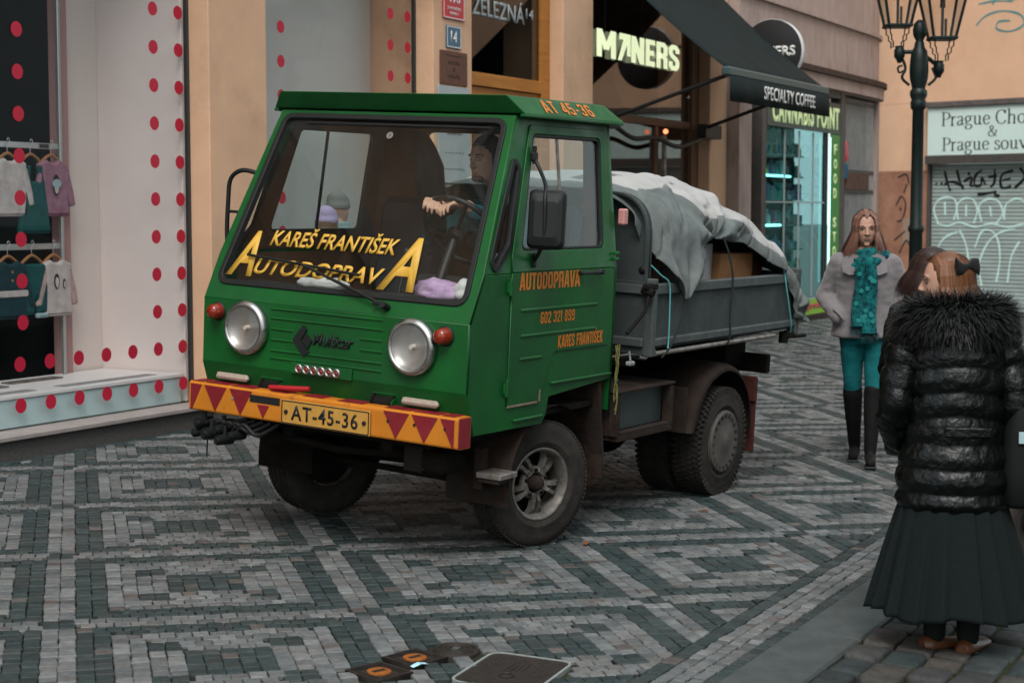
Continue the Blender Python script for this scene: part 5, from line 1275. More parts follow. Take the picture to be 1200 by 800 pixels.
# round vinyl on the pane
plate('round_vinyl', [[(17.95 + .95 * math.cos(2 * PI * k / 48), 3.35 + .62 * math.sin(2 * PI * k / 48)) for k in range(48)]], .001, glass('brown_vinyl', (.90, .80, .74), .5, 1.3), frame((0, GY + .012, 0), (1, 0, 0), (0, 0, 1), (0, -1, 0)), cf)
mb = MB(); mb.box((16.9, 8.9, 3.25), (.42, .05, .05), .01); o = mb.build('ceiling_lamp', mat('warm_lamp', (.9, .8, .6), .5, emit=(1, .85, .6), estr=6), None); tag(o, 'short bright lamp tube inside the coffee shop', 'lamp')
mb = MB(); mb.ell((18.25, GY - .12, 2.60), (.03, .03, .03)); o = mb.build('wall_lamp', mat('red_lamp', (.8, .2, .1), .4, emit=(1, .25, .1), estr=1.2), None); tag(o, 'tiny glowing orange lamp on the coffee shop frame', 'lamp')
# ---- awning
m_awn = mat('awning_cloth', (.007, .015, .016), .8, var=.2, vscale=3, bump=.1, bscale=120)
m_awb = mat('awning_bar', (.035, .07, .075), .45)
aw = thing('awning', 'dark green sloping shop awning reading SPECIALTY COFFEE', 'awning', (17.8, 7.6, 3.1)); aw.location = (0, 0, 0)
AX0, AX1, AY, AZ = 16.20, 19.52, 6.20, 3.095
mb = MB(); n = 12; G = []
for i in range(n + 1):
    t_ = i / n; yy = AY + (7.64 - AY) * t_; zz = AZ + .03 + (4.36 - AZ) * t_ - .05 * math.sin(PI * t_)
    G.append([(AX0 + (AX1 - AX0) * k / 24, yy, zz + .006 * math.sin(k * 1.3)) for k in range(25)])
for r_ in range(n): pass
mb.rings(G, False, False); c = mb.build('canopy', m_awn, aw); c.modifiers.new('s', 'SOLIDIFY').thickness = .006
mb = MB(); mb.box(((AX0 + AX1) / 2, AY - .005, AZ), (AX1 - AX0 + .04, .09, .10), .02); mb.build('front_bar', m_awb, aw)
mb = MB(); G = [[(AX0 + (AX1 - AX0) * k / 40, AY - .05 + .012 * math.sin(k * .9) * q, AZ - .045 - q * .26) for k in range(41)] for q in (0, .5, 1)]
mb.rings(G, False, False); c = mb.build('valance', m_awn, aw); c.modifiers.new('s', 'SOLIDIFY').thickness = .004
text('lettering', 'SPECIALTY COFFEE', mat('white_print', (.7, .7, .68), .6), frame((17.20, AY - .066, AZ - .235), (1, 0, 0), (0, 0, 1), (0, -1, 0)), 1.75, .145, aw, .001, .01)
for k in (.33, .66):
    pass
for x_w, x_b in ((16.42, 16.35), (19.10, 18.9)):
    mb = MB(); mb.tube([(x_w, 7.60, 2.66), (x_b, AY + .04, AZ - .03)], .022, 8); mb.build('folding_arm', m_blk, aw)
bx('wall_bracket', 19.02, 19.55, 7.52, 7.64, 2.55, 2.72, m_blk, aw); bx('wall_bracket', 16.12, 16.50, 7.52, 7.64, 2.55, 2.72, m_blk, aw)
mb = MB(); mb.tube(catmull([(16.5, 7.60, 2.60), (17.0, 7.58, 2.47), (17.6, 7.57, 2.50), (18.3, 7.58, 2.42), (19.1, 7.58, 2.56)], 6), .028, 8); mb.build('cable_bundle', m_blk, aw)
# ---- projecting round sign
rs = thing('round_sign', 'black round projecting sign with white lettering beside the awning', 'sign', (19.9, 7.0, 3.63))
mb = MB(); mb.lathe([(.001, .06), (.385, .06), (.395, .055)], 48, frame((0, 0, 0), (0, -1, 0), (0, 0, 1), (-1, 0, 0))); mb.build('sign_face', m_ink, rs)
mb = MB(); mb.lathe([(.396, .055), (.40, .05), (.40, -.05), (.396, -.055), (.001, -.056)], 48, frame((0, 0, 0), (0, -1, 0), (0, 0, 1), (-1, 0, 0))); mb.build('sign_rim', mat('sign_rim_white', (.6, .62, .62), .4), rs)
text('lettering', 'MANERS', MATS['white_print'], frame((-.0615, .315, -.06), (0, -1, 0), (0, 0, 1), (-1, 0, 0)), .63, .125, rs, .001, .03)
mb = MB(); mb.box((0, .55, .12), (.04, .4, .04), .005); mb.build('sign_bracket', m_blk, rs)

# ================================================================= weathered stone building
m_stone = mat('weathered_stucco', (.40, .31, .28), .9, var=.3, vscale=2.0, stretch=(3, 3, .9), col2=(.32, .245, .22), bump=.15, bscale=25, dirt=((.13, .095, .085), 1.8, .56, .85))
m_iron2 = mat('painted_iron', (.055, .058, .058), .6, var=.4, vscale=10, col2=(.09, .07, .06))
sb = thing('stone_building', 'weathered brownish stucco building with a lit shop front', 'building')
pts_s = [(20.05, 7.50), (25.9, 7.50), (26.3, 7.52), (26.7, 7.58), (27.0, 7.70), (27.2, 7.88), (27.3, 8.1)]
def ypos(x): return interp(x, [p[0] for p in pts_s], [p[1] for p in pts_s])
def band(name, x0, x1, z0, z1, out, dep, m, par, n=10):
    mb = MB(); a = []; b = []
    xs_ = np.linspace(x0, x1, n + 1)
    rg = []
    for x in xs_:
        y = ypos(x); rg.append([(x, y - out, z0), (x, y - out, z1), (x, y + dep, z1), (x, y + dep, z0)])
    mb.rings(rg, True, True, None, 0, False); return mb.build(name, m, par)
band('wall', 20.07, 27.3, 3.42, 13.0, 0, .5, m_stone, sb, 40)
# mouldings
band('cornice', 20.9, 27.3, 3.62, 3.70, .14, -.002, mat('dark_moulding', (.075, .05, .042), .9, var=.4, vscale=6), sb, 40); band('cornice_lower', 20.9, 27.29, 3.44, 3.617, .09, -.002, m_stone, sb, 40)
band('string_course', 20.07, 27.3, 4.40, 4.46, .05, -.002, m_stone, sb, 40)
band('pilaster', 20.07, 20.52, .0, 3.417, .015, .4, m_stone, sb, 2); band('pilaster', 26.45, 27.3, .0, 3.417, .02, .4, m_stone, sb, 8)
band('base', 20.9, 26.45, .0, .17, .03, .3, mat('dark_base', (.05, .038, .034), .9, var=.4, vscale=9), sb, 6)
# doorway (dark) between pilaster and shop window
band('doorway_recess', 20.52, 20.95, .1, 3.41, -.25, .3, m_shopd, sb, 2)
band('door_jamb', 20.90, 21.02, .17, 3.417, .02, .2, m_iron2, sb, 2)
# shop window
sf = thing('souvenir_shop', 'teal lit souvenir shop window with green lettering panels', 'shop front')
band('window_frame', 21.03, 21.10, .17, 3.415, .01, .1, m_iron2, sf, 1); band('window_frame', 24.36, 24.52, .17, 3.415, .02, .12, m_iron2, sf, 1); band('window_frame', 21.102, 24.358, 3.33, 3.415, .01, .1, m_iron2, sf, 6)
for k in range(3): band('glazing_bar', 21.93 + k * .62, 21.95 + k * .62, .44, 2.78, -.015, .035, mat('bar_pale', (.25, .30, .30), .5), sf, 1)
band('glazing_bar', 21.102, 23.70, 1.78, 1.80, -.014, .034, MATS['bar_pale'], sf, 5)
m_gl4 = glass('souvenir_glass', (.62, .80, .80), (.26, .42, .42), 1.45)
band('window_pane', 21.104, 23.72, .42, 3.328, -.04, .046, m_gl4, sf, 6)
m_gsign = mat('green_lightbox', (.03, .10, .03), .5, emit=(.10, .36, .06), estr=.1)
def slanted(x0, x1, off):
    y0, y1 = ypos(x0) - off, ypos(x1) - off; d = Vector((x1 - x0, y1 - y0, 0)).normalized(); return y0, d
y0, d = slanted(21.2, 24.3, .0)
band('name_panel', 21.12, 24.35, 2.80, 3.25, .012, -.003, mat('name_panel', (.02, .04, .035), .4), sf, 6)
m_lit2 = mat('lit_letter_green', (.36, .42, .2), .5, emit=(.75, .95, .50), estr=.2)
text('lettering', 'CANNABIS POINT', m_lit2, frame((21.30, ypos(21.3) - .02, 2.86), d, (0, 0, 1), d.cross(Vector((0, 0, 1)))), 2.95, .32, sf, .008, .02, spacing=1.18)
band('green_band', 21.12, 24.35, .19, .41, .012, -.003, mat('green_band', (.16, .30, .03), .5, emit=(.3, .55, .05), estr=.06), sf, 6)
text('lettering', 'Ornaments - Cigarettes - Drinks', mat('magenta_print', (.45, .02, .10), .5), frame((21.6, ypos(21.6) - .017, .24), d, (0, 0, 1), d.cross(Vector((0, 0, 1)))), 2.65, .13, sf, .001, .02)
band('tube_backing', 23.725, 23.895, .42, 3.33, -.03, .06, m_ink, sf, 1)
band('side_panel', 23.90, 24.35, .44, 2.79, .010, -.003, m_gsign, sf, 2)
for k, ch in enumerate('FOOD STORE'):
    if ch != ' ': text('lettering', ch, m_lit2, frame((24.05, ypos(24.05) - .014, 2.50 - k * .215), d, (0, 0, 1), d.cross(Vector((0, 0, 1)))), .15, .15, sf, .002, .03)
mb = MB(); mb.cyl((23.80, ypos(23.8) - .03, .62), (23.80, ypos(23.8) - .03, 2.74), .013, n=10); o = mb.build('neon_tube', mat('teal_tube', (.7, 1, 1), .3, emit=(.35, 1., .95), estr=1.0), None); tag(o, 'vertical glowing teal light tube at the souvenir shop window', 'lamp')
# interior with shelves of goods
band('shop_interior_back', 20.96, 24.5, .1, 3.4, -.75, .8, mat('teal_wall', (.02, .10, .10), .7), sb, 4)
m_tt = mat('shelf_tube', (.7, 1, 1), .3, emit=(.4, 1, 1), estr=2.5)
for z in (.75, 1.1, 1.45, 1.82, 2.15, 2.45): band('shelf', 21.1, 23.75, z, z + .02, -.35, .62, mat('glass_shelf', (.10, .22, .22), .2), sf, 3)
for k, (z, x0, x1) in enumerate(((2.16, 21.15, 23.0), (1.47, 21.9, 22.6))):
    mb = MB(); mb.cyl((x0, ypos(x0) + .30, z), (x1, ypos(x1) + .30, z), .016, n=8); o = mb.build('neon_tube', m_tt, None); tag(o, ('long horizontal teal tube on an upper shelf in the souvenir shop', 'short horizontal teal tube on a middle shelf in the souvenir shop')[k], 'lamp')
goods = MB(); random.seed(5)
GC = [(.05, .25, .26), (.45, .5, .5), (.30, .03, .06), (.55, .45, .10), (.08, .12, .30), (.02, .03, .03), (.4, .2, .35), (.1, .35, .3)]
gm = [mat('goods_%d' % i, c, .35) for i, c in enumerate(GC)]
for z in (.46, .77, 1.12, 1.47, 1.84, 2.17, 2.47):
    for row_ in range(2):
        x = 21.15
        while x < 23.7:
            w_ = random.uniform(.04, .12); h_ = random.uniform(.08, .24)
            y = ypos(x) + .42 + row_ * .12
            if random.random() < .5: goods.box((x + w_ / 2, y, z + h_ / 2), (w_, w_, h_), 0, None, random.randrange(8))
            else: goods.lathe([(w_ * .45, 0), (w_ * .45, h_ * .55), (w_ * .15, h_ * .75), (w_ * .15, h_)], 8, Matrix.Translation((x + w_ / 2, y, z)), random.randrange(8))
            x += w_ + random.uniform(.01, .05)
o = goods.build('souvenir_goods', gm, None); tag(o, 'crowded small colourful souvenirs on the shop shelves', 'souvenirs', kind='stuff')
# barred gate
gt = thing('barred_gate', 'grey metal barred gate in the rounded doorway of the stone building', 'gate')
band('gate_backing', 24.53, 26.45, .17, 3.41, -.14, .2, m_shopd, sb, 3)
for k in range(19):
    x = 24.68 + k * .094
    mb = MB(); mb.box((x, ypos(x) + .05, 1.78), (.052, .006, 3.2), .001); mb.build('gate_bar', mat('gate_grey', (.30, .31, .31), .5, var=.3, vscale=8), gt)
for z in (.3, 1.95, 2.25, 3.3): band('gate_rail', 24.55, 26.44, z, z + .05, -.03, .07, m_iron2, gt, 3)
band('gate_post', 24.54, 24.60, .17, 3.41, .01, .1, m_iron2, gt, 1); band('gate_lock_panel', 24.75, 26.0, 2.0, 2.25, -.02, .03, mat('lock_panel', (.12, .07, .055), .7, var=.4, vscale=8), gt, 2)
t, tx = sign('notice', 'small red notice on the barred gate', 24.60, 24.76, 2.42, 2.72, m_enr, ypos(24.7) + .0)
t, tx = sign('notice', 'small blue notice below the red one on the barred gate', 24.60, 24.76, 2.16, 2.38, m_enb, ypos(24.7) + .0)

# ================================================================= orange building across the end
m_oran2 = mat('orange_render', (.76, .48, .32), .9, var=.12, vscale=1.2, bump=.15, bscale=30, dirt=((.60, .34, .21), .9, .5, .8))
ob_ = thing('orange_building', 'orange rendered building with a pale shop sign and closed shutter', 'building', M=frame((28.15, 8.06, -.10), Vector((-.276, -.961, 0)).normalized(), Vector((.961, -.276, 0)).normalized(), (0, 0, 1)) @ Matrix.Scale(1.06, 4))
# local: x runs to the right as seen from the street, y into the wall
def obx(name, x0, x1, y0, y1, z0, z1, m, par=None, bev=.004): return bx(name, x0, x1, y0, y1, z0, z1, m, par or ob_, bev)
m_dado = mat('stained_dado', (.42, .22, .14), .9, var=.4, vscale=2.5, col2=(.26, .12, .08), bump=.3, bscale=20)
SGX0 = 1.02
obx('upper_wall', -.8, 9, 0, .6, 3.36, 12, m_oran2); obx('wall_pier', -.8, SGX0 - .04, .001, .6, 2.30, 3.358, m_oran2); obx('wall_pier_lower', -.8, SGX0 - .04, -.004, .6, -.1, 2.298, m_dado)
obx('right_pier', 5.2, 9, .0, .6, -.1, 3.358, m_oran2)
sg = thing('shop_sign', 'pale shop sign board reading Prague Chocolate and Prague souvenir', 'sign'); sg.matrix_world = ob_.matrix_world.copy()
bx('sign_board', SGX0, 5.1, -.10, .0, 2.53, 3.27, mat('sign_pale', (.68, .84, .80), .5, var=.08, vscale=2), sg); bx('sign_cap', SGX0 - .03, 5.15, -.14, .02, 3.275, 3.36, mat('sign_cap_grey', (.15, .13, .125), .7, var=.4, vscale=9), sg); bx('sign_foot', SGX0 - .03, 5.15, -.12, .02, 2.40, 2.526, m_iron2, sg)
m_sgt = mat('sign_ink', (.02, .03, .04), .6)
GLY = {   # serif letters: strokes (centre lines) and serif bars, em units
 'P': (.50, [[(.14, 0), (.14, .68)], [(.14, .66), (.34, .66), (.46, .58), (.46, .42), (.34, .33), (.14, .33)]], [(.04, .25, 0), (.03, .2, .68)]),
 'r': (.36, [[(.12, 0), (.12, .44)], [(.12, .30), (.20, .42), (.30, .44)], [(.29, .45), (.32, .40)]], [(.03, .23, 0), (.02, .14, .44)]),
 'a': (.43, [[(.07, .36), (.14, .44), (.25, .44), (.31, .36), (.31, .10), (.36, .02), (.42, .04)], [(.31, .26), (.16, .22), (.07, .14), (.09, .03), (.20, .01), (.31, .12)]], []),
 'g': (.46, [[(.20, .45), (.08, .38), (.08, .24), (.20, .17), (.31, .24), (.31, .38), (.20, .45)], [(.30, .42), (.44, .46)], [(.14, .18), (.08, .10), (.20, .04), (.36, .0), (.40, -.10), (.28, -.20), (.12, -.18), (.06, -.10), (.14, -.01)]], []),
 'u': (.52, [[(.12, .44), (.12, .12), (.18, .02), (.28, .02), (.38, .10)], [(.38, .44), (.38, .08), (.44, .01), (.50, .03)]], [(.03, .13, .44), (.28, .39, .44)]),
 'e': (.42, [[(.07, .25), (.35, .26), (.34, .38), (.22, .45), (.10, .38), (.06, .22), (.12, .05), (.24, .01), (.37, .09)]], []),
 'C': (.62, [[(.54, .52), (.46, .64), (.34, .68), (.16, .60), (.08, .42), (.09, .22), (.20, .06), (.36, .0), (.50, .06), (.57, .16)], [(.54, .50), (.55, .67)]], []),
 'h': (.54, [[(.12, 0), (.12, .72)], [(.12, .32), (.22, .43), (.34, .43), (.40, .34), (.40, 0)]], [(.03, .22, 0), (.31, .50, 0), (.02, .13, .72)]),
 'o': (.48, [[(.24, .45), (.10, .38), (.06, .22), (.12, .06), (.24, .0), (.36, .06), (.42, .22), (.38, .38), (.24, .45)]], []),
 'c': (.41, [[(.35, .36), (.28, .44), (.18, .43), (.08, .34), (.07, .18), (.14, .04), (.26, .01), (.37, .09)]], []),
 'l': (.26, [[(.13, 0), (.13, .72)]], [(.03, .23, 0), (.03, .14, .72)]),
 't': (.31, [[(.14, .56), (.14, .10), (.20, .01), (.30, .05)]], [(.04, .28, .43)]),
 's': (.36, [[(.29, .36), (.24, .44), (.13, .44), (.08, .35), (.16, .26), (.28, .19), (.31, .09), (.22, .0), (.11, .01), (.06, .10)]], []),
 'v': (.47, [[(.07, .44), (.24, .02)], [(.24, .02), (.40, .44)]], [(.0, .16, .44), (.32, .48, .44)]),
 'n': (.54, [[(.12, 0), (.12, .44)], [(.12, .32), (.22, .43), (.34, .43), (.40, .34), (.40, 0)]], [(.03, .22, 0), (.31, .50, 0), (.02, .13, .44)]),
 'i': (.26, [[(.13, 0), (.13, .44)], [(.125, .60), (.135, .64)]], [(.03, .23, 0), (.03, .14, .44)]),
 '&': (.66, [[(.60, .36), (.52, .16), (.36, .02), (.18, .01), (.08, .12), (.12, .28), (.32, .42), (.38, .56), (.30, .67), (.20, .64), (.18, .52), (.30, .32), (.46, .10), (.62, .0)]], [(.48, .66, .38)])}
def serif(s, x, z, size, par):
    for ch in s:
        if ch == ' ': x += .25 * size; continue
        w_, st, bars = GLY[ch]; mb = MB()
        for k, L_ in enumerate(st):
            q = cat2(L_) if len(L_) > 2 else [L_[0], L_[1]]
            ww = []
            for i in range(len(q)):
                a, b = q[max(0, i - 1)], q[min(len(q) - 1, i + 1)]; l_ = math.hypot(b[0] - a[0], b[1] - a[1]) or 1
                ww.append(size * (.032 + .058 * (abs(b[1] - a[1]) / l_) ** 1.5))
            ribbon(mb, [(x + a * size, -.1012 - .0003 * k, z + b * size) for a, b in q], ww, (0, -1, 0))
        for k, (a, b, h_) in enumerate(bars): ribbon(mb, [(x + a * size, -.1025 - .0002 * k, z + h_ * size), (x + b * size, -.1025 - .0002 * k, z + h_ * size)], size * .034, (0, -1, 0))
        mb.build('letter', m_sgt, par, fixn=False); x += w_ * size * 1.02
def cat2(L_): return [(p.x, p.y) for p in catmull([(a, b, 0) for a, b in L_], 6)]
serif('Prague Chocolate', SGX0 + .235, 2.985, .305, sg); serif('&', SGX0 + 1.03, 2.80, .24, sg); serif('Prague souvenir', SGX0 + .255, 2.60, .295, sg)
sh = obx('roller_shutter', SGX0, 5.1, .07, .09, .05, 2.40, mat('shutter_grey', (.44, .52, .505), .55, .2, var=.15, vscale=3))
for k in range(38):
    mb = MB(); mb.box(((SGX0 + 5.1) / 2, .062, .10 + k * .0605), (5.1 - SGX0 - .02, .022, .050), .008); mb.build('shutter_slat', MATS['shutter_grey'], sh)
obx('shutter_base', SGX0, 5.1, .03, .12, -.1, .08, mat('shutter_base', (.06, .03, .028), .9))
obx('side_lane_post', SGX0 - .035, SGX0 - .002, -.02, .1, -.1, 3.27, m_iron2)
# graffiti, painted strokes 2 mm proud of the surface
def strokes(name, lines, m, par, y, wd):
    mb = MB()
    for L_ in lines: ribbon(mb, [(p[0], y, p[1]) for p in catmull([(a, b, 0) for a, b in L_], 6)] if len(L_) > 2 else [(a, y, b) for a, b in L_], wd, (0, -1, 0))
    mb.build(name, m, par)
def cat2(L_): return [(p.x, p.y) for p in catmull([(a, b, 0) for a, b in L_], 6)]
def strokes(name, lines, m, par, y, wd):
    mb = MB()
    for k, L_ in enumerate(lines):
        q = cat2(L_) if len(L_) > 2 else L_; ribbon(mb, [(a, y - .0004 * k, b) for a, b in q], [wd * (.75 + .5 * abs(math.sin(i * .35 + k * 1.7))) for i in range(len(q))], (0, -1, 0))
    mb.build(name, m, par, fixn=False)
m_gb = mat('graffiti_black', (.012, .012, .013), .5); m_gw = mat('graffiti_pale', (.60, .82, .77), .5); m_gt = mat('graffiti_teal', (.05, .28, .30), .5); m_gm = mat('graffiti_pink', (.4, .05, .25), .5)
X = lambda px: SGX0 + (px - 1082) * .01337       # strokes sketched in sign widths
Z = lambda pz: 2.40 - (pz - 192) * .01318
def S(*pp): return [(X(a), Z(b)) for a, b in pp]
strokes('graffiti', [S((1087, 215), (1090, 215)), S((1094, 215), (1097, 215)), S((1099, 200), (1103, 214), (1107, 224)), S((1099, 216), (1110, 213), (1124, 219)), S((1115, 199), (1119, 212), (1124, 222)), S((1130, 202), (1131, 206)), S((1124, 213), (1134, 208), (1133, 217), (1137, 218)), S((1147, 200), (1139, 206), (1138, 217), (1146, 217), (1147, 209), (1152, 217)), S((1155, 208), (1166, 207)), S((1163, 199), (1163, 214), (1158, 220)), S((1186, 201), (1172, 206), (1172, 220), (1184, 219)), S((1173, 212), (1183, 210)), S((1194, 198), (1200, 209), (1188, 221)), S((1142, 228), (1152, 227), (1166, 225)), S((1163, 229), (1170, 230))], m_gb, sh, .049, .038)
strokes('graffiti', [S((1092, 262), (1086, 245), (1094, 233), (1110, 232), (1116, 242), (1112, 258)), S((1100, 236), (1101, 252)), S((1118, 258), (1116, 242), (1124, 233), (1136, 234), (1142, 246), (1138, 262)), S((1128, 240), (1128, 254)), S((1148, 260), (1144, 242), (1154, 234), (1168, 236), (1174, 250), (1166, 262)), S((1158, 242), (1160, 254)), S((1176, 258), (1178, 240), (1192, 233), (1204, 240)), S((1090, 262), (1104, 265), (1120, 261), (1140, 266), (1160, 262), (1180, 266), (1200, 262)), S((1120, 270), (1128, 285), (1132, 305), (1130, 330)), S((1140, 290), (1150, 270), (1166, 275), (1172, 300), (1168, 330)), S((1150, 335), (1146, 310), (1156, 285), (1172, 272), (1190, 268)), S((1092, 330), (1090, 300), (1100, 280), (1118, 272)), S((1182, 330), (1186, 300), (1196, 282))], m_gw, sh, .0485, .028)
strokes('graffiti', [S((1180, 366), (1184, 365), (1187, 368), (1181, 369))], m_gm, sh, .0495, .05)
Z2 = lambda pz: 3.36 + (117 - pz) * .0131
def S2(*pp): return [(X(a), Z2(b)) for a, b in pp]
strokes('graffiti', [S2((1140, 6), (1160, 4), (1182, 6)), S2((1162, -4), (1158, 8)), S2((1176, -2), (1180, 6), (1188, 1)), S2((1138, 30), (1150, 20), (1170, 16), (1192, 22), (1196, 34), (1180, 40), (1164, 36), (1166, 28), (1180, 28))], m_gt, ob_, -.004, .022)
strokes('graffiti', [[(.42, 1.75), (.52, 1.9), (.60, 1.78), (.55, 1.55), (.45, 1.5)], [(.5, 1.72), (.52, 1.68)], [(.62, 2.1), (.56, 1.95)], [(.45, 2.2), (.60, 2.25), (.66, 2.1)], [(.4, 1.2), (.6, 1.35)], [(.5, 1.0), (.62, 1.2), (.7, 1.1)]], m_gb, ob_, -.0075, .022)
# paper notices on the stained wall
obx('torn_notice', .55, .72, -.008, -.0055, 1.15, 1.55, mat('torn_paper', (.30, .22, .17), .9))

# ================================================================= row of houses on the viewer's side (seen only as reflections)
opp = thing('opposite_building', 'pale plastered building across the street, seen mirrored in the shop glass', 'building')
m_opp = mat('opposite_render', (.30, .27, .24), .9, var=.15, vscale=1.)
m_opw = mat('opposite_pane', (.02, .025, .03), .1)
bx('wall', 1.5, 16.5, -9.6, -9.0, -.3, 12.5, m_opp, opp)
for k in range(4):
    for zf in (1.0, 5.0, 8.8):
        x = 2.6 + k * 3.2; f_ = bx('window_frame', x, x + 1.4, -8.999, -8.93, zf, zf + 2.2, m_sill, opp); bx('pane', x + .1, x + 1.3, -8.93, -8.92, zf + .1, zf + 2.1, m_opw, f_)
# ================================================================= people
m_skin = mat('skin', (.44, .26, .19), .55, var=.15, vscale=16, col2=(.39, .205, .145)); m_skin2 = mat('skin_tan', (.48, .27, .19), .55, var=.15, vscale=16)
m_lip = mat('lips', (.33, .15, .125), .5); m_eye = mat('eye_dark', (.02, .014, .012), .3); m_eyew = mat('eye_white', (.5, .46, .44), .4); m_brow = mat('brow_hair', (.05, .026, .018), .8)
def head(mb, M, s=1., chin=1.):
    n, m = 40, 30; rg = []
    for i in range(1, m):
        ph = PI * i / m - PI / 2; r = []
        for k in range(n):
            a = 2 * PI * k / n; d = Vector((math.cos(ph) * math.cos(a), math.cos(ph) * math.sin(a), math.sin(ph)))
            x, y, z = d.x * .076, d.y * .098, d.z * .118
            if z < 0:
                q = -z / .118; cp = max(1e-3, math.cos(ph)); lo = math.sqrt(max(0., 1 - q ** 6))
                x = .076 * d.x / cp * (1 - .30 * q ** 1.3) * lo
                if d.y < 0: y = .098 * d.y / cp * (1 - .10 * q) * lo
                else: y *= 1 - .45 * q
            if d.y < 0: y = y * .93
            for sx in (-1, 1):      # eye sockets
                dd = ((x - sx * .031) / .017) ** 2 + ((z - .006) / .013) ** 2
                if d.y < -.2: y += .010 * math.exp(-dd)
                dd = ((x - sx * .045) / .02) ** 2 + ((z + .03) / .02) ** 2
                if d.y < -.2: y -= .004 * math.exp(-dd)
            r.append((x * s, y * s, z * s))
        rg.append(r)
    mb.rings(rg, True, True, M)
    mb.cap((0, -.088 * s, .012 * s), (0, -.106 * s, -.026 * s), .007 * s, .0105 * s, 10, M)
    for sx in (-1, 1):
        mb.ell((sx * .010 * s, -.098 * s, -.030 * s), (.008 * s, .009 * s, .007 * s), M, n=10, m=6)
        mb.ell((sx * .074 * s, .012 * s, -.005 * s), (.010 * s, .018 * s, .030 * s), M, n=10, m=8)
        mb.cap((sx * .045 * s, -.080 * s, .022 * s), (sx * .012 * s, -.090 * s, .022 * s), .006 * s, .006 * s, 8, M)
    mb.ell((0, -.084 * s, -.060 * s), (.020 * s, .008 * s, .009 * s), M, n=12, m=6)
    mb.ell((0, -.076 * s, -.100 * s), (.020 * s, .010 * s, .012 * s), M, n=12, m=6)
def face_bits(par, M, s=1., closed=False, brow=None):
    for sx in (-1, 1):
        if not closed:
            mb = MB(); mb.ell((sx * .031 * s, -.0775 * s, .004 * s), (.0125 * s, .007 * s, .0058 * s), M, n=12, m=8); e = mb.build('eye', m_eyew, par)
            mb = MB(); mb.ell((sx * .031 * s, -.0835 * s, .004 * s), (.0055 * s, .003 * s, .0055 * s), M, n=10, m=6); mb.build('iris', m_eye, e)
        else:
            mb = MB(); mb.ell((sx * .031 * s, -.0785 * s, .002 * s), (.0135 * s, .0065 * s, .0022 * s), M, n=12, m=6); mb.build('eyelashes', m_eye, par)
        mb = MB(); mb.tube([M @ Vector(p) for p in ((sx * .050 * s, -.074 * s, .022 * s), (sx * .034 * s, -.0865 * s, .029 * s), (sx * .016 * s, -.0915 * s, .025 * s))], [.0022 * s, .0034 * s, .0028 * s], 6); mb.build('eyebrow', brow or m_brow, par)
    mb = MB(); mb.ell((0, -.0885 * s, -.0570 * s), (.0190 * s, .0055 * s, .0036 * s), M, n=14, m=6); mb.ell((0, -.0878 * s, -.0632 * s), (.0155 * s, .0058 * s, .0040 * s), M, n=14, m=6); mb.build('lips', m_lip, par)
def hand(mb, wrist, fwd, out, palm_n, s=1., curl=.9, thumb=1):
    """fwd: towards fingertips, out: across the palm to the thumb side, palm_n: direction the fingers curl to"""
    W, f_, o_, p_ = Vector(wrist), Vector(fwd).normalized(), Vector(out).normalized(), Vector(palm_n).normalized()
    for k in range(4): mb.cap(W + o_ * (.012 - .008 * k) * s * 1.2, W + f_ * .085 * s + o_ * (.030 - .020 * k) * s, .015 * s, .0125 * s, 10)
    for k, L_ in enumerate((.072, .080, .074, .058)):
        b0 = W + f_ * .085 * s + o_ * (.032 - .0215 * k) * s; q = b0; ang = 0
        for j, fr_ in enumerate((.45, .32, .23)):
            ang += curl * (.55, .8, .6)[j]; d_ = f_ * math.cos(ang) + p_ * math.sin(ang); e = q + d_ * L_ * fr_ * s; mb.cap(q, e, (.0095 - .001 * j) * s, (.0088 - .001 * j) * s, 8); q = e
    b0 = W + f_ * .025 * s + o_ * .022 * s; b1 = b0 + (o_ * .7 + f_ * .7).normalized() * .045 * s + p_ * .008; b2 = b1 + (f_ * .8 + o_ * .15 + p_ * .4).normalized() * .034 * s
    mb.cap(b0, b1, .0135 * s, .0105 * s, 8); mb.cap(b1, b2, .0105 * s, .0085 * s, 8)
def strands(name, mats, par, paths, wd, nrm_c, jitter=0):
    mb = MB()
    for pts in paths:
        k = len(pts); n_ = []
        for q in pts:
            d_ = Vector(q) - Vector(nrm_c)
            if d_.z < 0: d_.z *= .2
            n_.append(d_.normalized() if d_.length > 1e-6 else Vector((0, 1, 0)))
        w_ = wd * random.uniform(.6, 1.3); ribbon(mb, pts, [w_ * (1 - (i / (k - 1)) ** 2 * .85) for i in range(k)], n_, random.randrange(len(mats)))
    o = mb.build(name, mats, par, fixn=False); tag(o, kind='stuff'); return o
